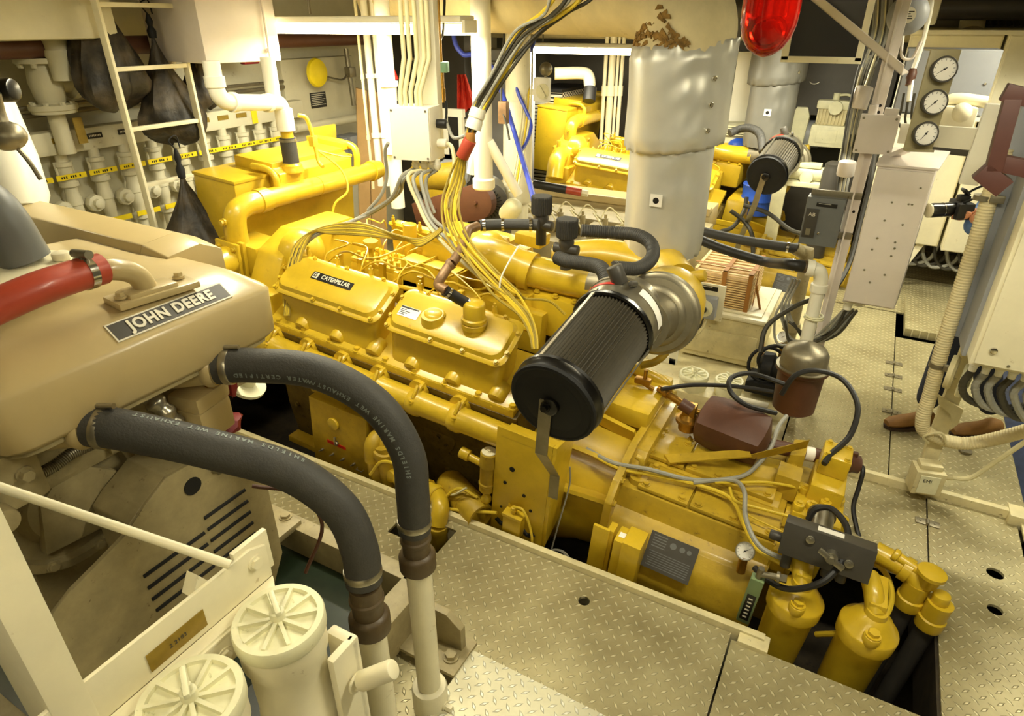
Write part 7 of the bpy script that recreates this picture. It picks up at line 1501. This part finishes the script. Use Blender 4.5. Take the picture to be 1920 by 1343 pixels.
c = U(858, 322, d=4.9); g = G(); g.obox(c, (.16, .12, .16), R_(20), .01, top=(1.5, 1.2)); g.box((c.x-.05, c.y-.04, 0), (c.x+.05, c.y+.04, c.z-.05)); g.top('grey_hopper', 'blue grey hopper shaped box right of the dull yellow drum', 'box', 'grey_paint')
# white pipes, valves and small items left of the junction box
def vpipe(x, d_, r, y0_, y1_, lb, m='white', grp='tall white pipes between the bulkhead and the junction box', name='white_pipe'):
    a = U(x, y0_, d=d_); g = G(); z1 = U(x, y1_, d=d_).z; g.cyl((a.x, a.y, min(z1, 1.0) if y1_ > 300 else z1), (a.x, a.y, 2.6), r, n=14)
    for zz in (1.35, 1.75): g.cyl((a.x, a.y, zz), (a.x, a.y, zz+.03), r*1.35, n=14)
    return g.top(name, lb, 'pipe', m, grp)
vpipe(700, 4.6, .024, 200, 340, 'left one of the pair of tall white pipes beside the cardboard'); vpipe(716, 4.6, .022, 200, 340, 'right one of the pair of tall white pipes beside the cardboard'); vpipe(685, 4.5, .010, 200, 340, 'thin cream pipe just left of the pair of tall white pipes', 'cable_cream')
vpipe(742, 4.2, .045, 330, 360, 'wide white pipe under the left edge of the junction box')
t = thing('cylinder_switch', 'small white cylinder switch with red pennant on the white pipes', 'switch', U(736, 190, d=4.5)); g = G(); a, b = U(736, 190, d=4.5), U(735, 152, d=4.5); g.box(a-V((.035, .02, 0)), V((a.x+.035, a.y+.02, b.z)), .01); g.cyl(V((a.x, a.y, a.z-.03)), V((a.x, a.y, b.z+.04)), .012); g.out('switch_body', 'plastic_white', t); g = G(); P = [U(733, 118, d=4.5), U(746, 148, d=4.5), U(738, 152, d=4.5), U(731, 135, d=4.5)]; g.prism(P, (0, .01, 0)); g.out('red_pennant', 'red', t)
t = thing('dark_switchgear', 'dark cabinet with pale tubing behind the white post, upper middle', 'cabinet', (-3.0, 5.4, .1)); g = G(); q0, q1 = U(735, 130, d=6.2), U(850, 360, d=6.2); g.box((q0.x, q0.y, .0), (q1.x+.05, q0.y+.45, 2.02), .01); g.out('cabinet_body', 'dark_grey', t)
cab([(752, 128, 5.6), (765, 112, 5.6), (778, 110, 5.6), (785, 100, 5.6)], .012, 'steel_dull', 'braided hose arching left of the white post', 'braided_hose', 'hose')
cab([(750, 185, 5.6), (758, 165, 5.6), (772, 155, 5.6), (780, 160, 5.6)], .010, 'cable_cream', 'small cream tube curl left of the white post', 'curled_tube', 'tube')
c = U(828, 126, d=3.3); t = thing('green_terminal', 'small green terminal block with brass tail right of the white post', 'terminal', c-V((0, 0, .1))); g = G(); g.obox(c, (.07, .04, .05), R_(10), .004); g.out('terminal_body', mat('green_box', (110, 150, 120), .5) and 'green_box', t); g = G(); g.cyl(c-V((0, 0, .02)), c-V((0, 0, .10)), .010); g.cyl(c-V((0, 0, .10)), c-V((0, 0, .17)), .014); g.cyl(c+V((0, 0, .02)), c+V((0, 0, .6)), .006); g.out('brass_tail', 'brass', t)
cab([(836, 190, 3.3), (837, 212, 3.3), (835, 228, 3.3)], .007, 'black_matt', 'short black pigtail below the green terminal'); cab([(836, -110, 3.3), (832, 45, 3.3), (826, 75, 3.3), (818, 112, 3.3)], .007, 'cable_dark', 'black lead dropping onto the green terminal from above')
# grey louvred cupboard with red cloth and gauge panel
t = thing('grey_locker', 'grey louvred locker behind the red cloth', 'locker', (-2.6, 5.9, 0)); q0, q1 = U(862, 92, d=6.0), U(915, 240, d=6.0); g = G(); g.box((q0.x+.02, q0.y, .0), (q1.x+.15, q0.y+.5, q0.z), .01); lk = g.out('locker_body', 'grey_paint', t)
for k in range(4): g = G(); z = q0.z-.1-.03*k; g.box((q0.x+.1, q0.y-.008, z), (q1.x+.05, q0.y, z+.012)); g.out('louvre', 'dark_grey', lk)
g = G(); rows = []; rn = random.Random(9)
for j in range(9):
    t_ = j/8; row = []
    for i in range(13):
        s_ = i/12; p = U(857+s_*(14+20*t_), 140+66*t_+6*math.sin(s_*5)*t_, d=5.5-.04*math.sin(s_*14+t_*2)); row.append(p)
    rows.append(row+[p+V((0, .02, 0)) for p in row[::-1]])
g.loft(rows); g.top('red_cloth', 'red orange cloth hanging on the pipe before the grey locker', 'cloth', 'red_cloth')
t = thing('gauge_cluster', 'black gauge panel in a white frame left of the white pillar', 'gauge panel', U(860, 290, d=5.3)); a = U(843, 290, d=5.3); b = U(886, 214, d=5.3); g = G(); g.box((a.x, a.y, a.z), (b.x, a.y+.03, b.z)); g.out('panel_face', 'label_black', t); g = G(); g.box((a.x-.05, a.y, b.z), (b.x+.05, a.y+.04, b.z+.06)); g.box((a.x-.05, a.y, a.z-.3), (a.x-.005, a.y+.04, b.z)); g.box((b.x+.005, a.y, a.z-.9), (b.x+.04, a.y+.04, b.z)); g.box((a.x-.05, a.y, .0), (a.x-.005, a.y+.04, a.z)); g.out('panel_frame', 'white', t)
for (px, py, r_) in ((858, 230, .035), (876, 230, .032), (862, 252, .042)): gauge(U(px, py, d=5.28), (0.3, -.9, .3), r_, 'gauge', '', 'steel', t)
g = G(); q = U(860, 275, d=5.28); g.rcyl(q, q+V((0, -.02, 0)), .03); g.out('red_button', 'red', t)
# blue hoses, white wrapped column and cream lines
cab([(850, -80, 4.3), (850, 60, 4.3), (866, 100, 4.3), (885, 103, 4.3), (905, 112, 4.3), (925, 130, 4.3), (940, 170, 4.3), (950, 200, 4.25), (965, 250, 4.3), (980, 300, 4.0), (995, 350, 3.6), (1003, 385, 3.3)], .016, 'blue_hose', 'thick blue hose falling behind the pillar to the ribbed cap', 'blue_hose', 'hose', n=10)
cab([(1004, -80, 4.4), (1004, 50, 4.4), (996, 92, 4.4), (975, 105, 4.4), (965, 130, 4.4), (970, 170, 4.4), (985, 205, 4.4), (996, 235, 4.4), (988, 265, 4.3), (975, 285, 4.2)], .012, 'blue_hose', 'thinner blue hose curving right of the pillar', 'blue_hose', 'hose', n=8)
a = U(970, 330, d=4.75); g = G(); g.cyl((a.x, a.y, .7), (a.x, a.y, 2.6), .085, n=22); g.lathe((a.x, a.y, .9), (a.x, a.y, 3), [(0, .10), (.02, .11), (.7, .10), (.72, .086)], 22); g.top('wrapped_column', 'fat white wrapped column right of the pillar', 'column', 'cream')
for k in range(4): cab([(984+5*k, -80, 4.45), (983+5*k, 92, 4.45), (982+5*k, 160, 4.45), (977+5*k, 230, 4.4), (968+4*k, 300, 4.3), (955+5*k, 360, 4.2)], .007, 'cable_cream' if k != 2 else 'cable_yellow', ['leftmost', 'second', 'third', 'rightmost'][k]+' cream line clipped on the wrapped column', grp='cream lines on the wrapped column')
cab([(946, -100, 4.0), (945, 45, 4.0), (943, 110, 4.0), (940, 190, 4.0), (950, 235, 4.0), (955, 262, 4.0)], .007, 'cable_dark', 'dark wire with copper clamp right of the pillar'); a, b = U(944, 190, d=3.98), U(941, 235, d=3.98); g = G(); g.box(a-V((.03, .02, .0)), V((a.x+.03, a.y+.02, b.z)), .006); g.top('copper_clamp', 'copper coloured clamp on the dark wire right of the pillar', 'clamp', 'copper')
t = thing('pressure_unit', 'white square instrument with round dial beside the wrapped column', 'instrument', U(1022, 190, d=4.9)); a, b = U(1000, 190, d=4.9), U(1046, 144, d=4.9); g = G(); g.box((a.x, a.y, a.z), (b.x, a.y+.05, b.z), .004); g.box((a.x-.12, a.y+.05, a.z+.04), (a.x+.05, a.y+.08, a.z+.08)); ib = g.out('instrument_body', 'plastic_white', t); c = (a+b)/2; g = G(); g.cyl(V((c.x+.02, a.y, c.z-.01)), V((c.x+.02, a.y-.01, c.z-.01)), .055, n=26); g.obox((c.x+.02, a.y-.015, c.z-.01), (.02, .01, .09), Matrix.Rotation(R_(-35), 3, 'Y')); g.out('round_dial', 'lid_white', ib); g = G(); g.ball((c.x+.03, a.y+.02, b.z+.06), .05); g.cyl((c.x+.03, a.y+.02, b.z), (c.x+.03, a.y+.02, b.z+.05), .012); g.out('steel_ball', 'steel_dull', t)
# radiator grille, dark machinery and pipes at the far left of engine two
t = thing('radiator_grille', 'radiator with diamond mesh guard behind the second yellow tank', 'radiator', (-3.3, 6.9, .2)); a, b = U(1003, 290, d=7.2), U(1092, 166, d=7.2); g = G(); g.box((a.x-.1, a.y, a.z-.4), (b.x, a.y+.01, b.z)); g.prism([(b.x, a.y, a.z-.4), (b.x, a.y+.8, a.z-.4), (b.x, a.y+.8, b.z), (b.x, a.y, b.z)], (.006, 0, 0)); g.out('mesh_guard', 'grille', t); g = G(); g.box((a.x-.1, a.y-.01, b.z), (b.x+.01, a.y+.8, b.z+.03)); g.box((a.x-.1, a.y+.02, .0), (b.x-.02, a.y+.7, b.z)); g.out('radiator_body', 'black_matt', t)
g = G(); g.box((-3.6, 7.42, .0), (-1.2, 7.49, 2.2)); g.top('dark_recess_panel', 'dark machinery panel far behind the second engine', 'panel', 'dark_grey')
g = G(); g.tube([U(1040, 138, d=6.6), U(1090, 137, d=6.6), U(1103, 143, d=6.6), U(1106, 160, d=6.6)], .06, 16); g.tube([U(1106, 158, d=6.6), U(1104, 185, d=6.6)], .055, 14, 0); g.top('white_elbow_pipe', 'white elbow pipe with black rubber joint above the radiator grille', 'pipe', 'cream')
g = G(); a, b = U(1107, 165, d=6.55), U(1104, 190, d=6.55); g.cyl(a, b, .066, n=18); g.top('rubber_joint', 'black rubber joint under the white elbow pipe', 'joint', 'rubber_black')
for k, (x, r_) in enumerate(((1128, .02), (1140, .035), (1150, .015), (1158, .02))): a = U(x, 240, d=7.0); g = G(); g.cyl((a.x, a.y, .6), (a.x, a.y, 2.0+.05*k), r_, n=12); g.cyl((a.x, a.y, 1.4), (a.x, a.y, 1.5), r_*1.4, n=12); g.top('slim_pipe', ['first', 'thicker second', 'thin third', 'fourth'][k]+' upright white pipe just left of the silver riser', 'pipe', 'cream', 'upright pipes by the silver riser')
# right background: white panels, compressor set, gauge rail
g = G(); a = U(1352, 225, Y=7.3); b = U(1425, 118, Y=7.3); g.box((a.x, 7.25, .6), (b.x+.1, 7.48, b.z+.1), .01); g.top('white_locker', 'bright white panel between the two silver risers', 'locker', 'white')
g = G(); a = U(1377, 115, Y=7.0); g.box((a.x-.02, 6.98, .5), (a.x+.02, 7.02, 2.5)); g.top('dark_upright', 'dark upright bar in front of the bright white panel', 'bar', 'dark_grey')
g = G(); a = U(1360, 232, Y=6.9)
for k in range(5): g.box((a.x-.05, 6.85, a.z-.10+.02*k), (a.x+.28, 7.2, a.z-.088+.02*k))
g.box((a.x+.0, 6.88, 0), (a.x+.2, 7.1, a.z-.1)); g.top('white_slatted_box', 'white slatted box below the bright panel', 'box', 'lid_white')
t = thing('air_compressor', 'cream piston air compressor with belt guard in the right background', 'compressor', (-.35, 6.5, .9)); q = U(1555, 245, d=6.2)
g = G(); g.box(q+V((-.16, -.12, -.14)), q+V((.16, .12, .06)), .02); g.box(q+V((-.10, -.125, -.1)), q+V((.08, -.12, .02)), .01); g.box((q.x-.2, q.y-.1, .04), (q.x-.14, q.y+.1, q.z-.14)); g.box((q.x+.14, q.y-.1, .04), (q.x+.2, q.y+.1, q.z-.14)); cb = g.out('crankcase', 'lid_white', t)
g = G(); 
for k in range(9): g.box(q+V((-.13+.03*k, -.1, .07)), q+V((-.117+.03*k, .1, .20)))
g.box(q+V((-.12, -.08, .06)), q+V((.12, .08, .2))); g.out('finned_cylinder', 'cream_worn', t)
g = G(); g.box(q+V((-.15, -.1, .2)), q+V((.15, .1, .28)), .02); g.cyl(q+V((.02, -.1, .22)), q+V((.02, -.15, .22)), .06, n=22); g.cyl(q+V((.0, 0, .28)), q+V((.0, 0, .34)), .03); g.tube([q+V((.0, 0, .32)), q+V((.12, -.03, .32)), q+V((.19, -.05, .2)), q+V((.17, -.08, .05))], .012, 8); g.out('cylinder_head', 'lid_white', t)
g = G(); r0 = q+V((-.28, -.02, .02)); g.prism([r0+V((x_, 0, z_)) for x_, z_ in ((-.06, -.24), (.06, -.24), (.08, .1), (.05, .18), (-.05, .18), (-.08, .1))], (0, .1, 0), .01); g.out('belt_guard', 'lid_white', t)
g = G(); g.rcyl(r0+V((-.02, .15, -.08)), r0+V((.2, .15, -.08)), .13); g.out('flywheel', 'grey_paint', t)
t = thing('small_compressor', 'small cream compressor on a white bench below the air compressor', 'compressor', (-.5, 6.0, .7)); q = U(1515, 325, d=5.6); g = G(); g.rcyl(q+V((-.15, 0, 0)), q+V((.15, 0, 0)), .06); g.rcyl(q+V((0, -.06, -.02)), q+V((.0, -.1, -.02)), .055); g.box(q+V((-.1, -.05, .05)), q+V((.1, .05, .09)), .01); g.tube([q+V((-.05, 0, .08)), q+V((-.1, 0, .15)), q+V((-.2, 0, .1))], .01, 6); g.out('pump_body', 'lid_white', t); g = G(); g.box(q+V((-.25, -.12, -.10)), q+V((.2, .15, -.06)), .006); g.box((q.x-.25, q.y-.12, 0), (q.x-.14, q.y-.1, q.z-.1)); g.box((q.x+.14, q.y-.1, 0), (q.x+.18, q.y+.1, q.z-.1)); g.out('bench', 'lid_white', t)
gauge(U(1475, 303, d=5.5), V((-.2, -.9, .3)), .045, 'round_gauge', 'round cream gauge left of the small cream compressor', 'lid_white')
c = U(1560, 330, d=5.4); g = G(); g.lathe((c.x, c.y, .04), (c.x, c.y, 9), [(0, .08), (c.z, .08), (c.z+.02, .07), (c.z+.06, .07), (c.z+.08, .04)], 20); g.top('dark_canister', 'tall dark canister right of the small cream compressor', 'canister', 'dark_grey')
t = thing('gauge_rail', 'white rail with two black name strips carrying two steel gauges', 'rail', (-.35, 6.9, 1.5)); a, b = U(1502, 172, d=6.6), U(1608, 180, d=6.6); g = G(); g.box((a.x, a.y, a.z-.03), (b.x, a.y+.05, a.z+.06)); g.box((a.x, a.y+.04, 0), (a.x+.04, a.y+.08, a.z)); rr_ = g.out('rail_bar', 'white', t)
for x_ in (1523, 1548): q = U(x_, 169, d=6.58); g = G(); g.box((q.x-.05, a.y-.004, a.z+.0), (q.x+.04, a.y, a.z+.03)); g.out('name_strip', 'label_black', rr_)
for x_, y_, lb in ((1529, 146, 'left steel gauge on the white rail behind the compressor'), (1554, 150, 'right steel gauge on the white rail behind the compressor')): gauge(U(x_, y_, d=6.1), V((0, -.9, .2)), .058, 'steel_gauge', lb, 'steel', grp='gauges on the white rail')
g = G(); g.tube([U(1583, 118, d=6.4), U(1583, 135, d=6.4), U(1583, 153, d=6.4), U(1592, 157, d=6.4), U(1612, 155, d=6.4)], .035, 12); g.top('white_valve_pipe', 'white elbow and valve right of the two steel gauges', 'pipe', 'white')
g = G(); a = U(1500, 90, Y=7.45); g.box((-1.0, 7.2, 1.3), (.0, 7.45, 1.8)); g.box((-1.0, 7.05, .0), (-.05, 7.4, .8), .02); g.top('dark_backdrop_unit', 'dark unit on the ship side behind the compressor', 'unit', 'dark_grey')
# overhead pipes and cables filling the deckhead
for k, (z, y, r_, m_, lb) in enumerate(((2.35, 4.6, .05, 'cream', 'cream overhead pipe over the beige engine'), (2.32, 5.2, .07, 'insulation', 'lagged overhead pipe over the second engine'), (2.40, 2.2, .035, 'steel_dull', 'steel overhead pipe above the junction box'), (2.2, 6.6, .09, 'dark_grey', 'dark overhead duct by the ship side'), (2.0, 7.1, .06, 'cream_worn', 'worn cream pipe along the ship side'))):
    g = G(); g.cyl((-4.3, y, z), (3.1, y+.05, z), r_, n=14); g.top('overhead_pipe', lb, 'pipe', m_)
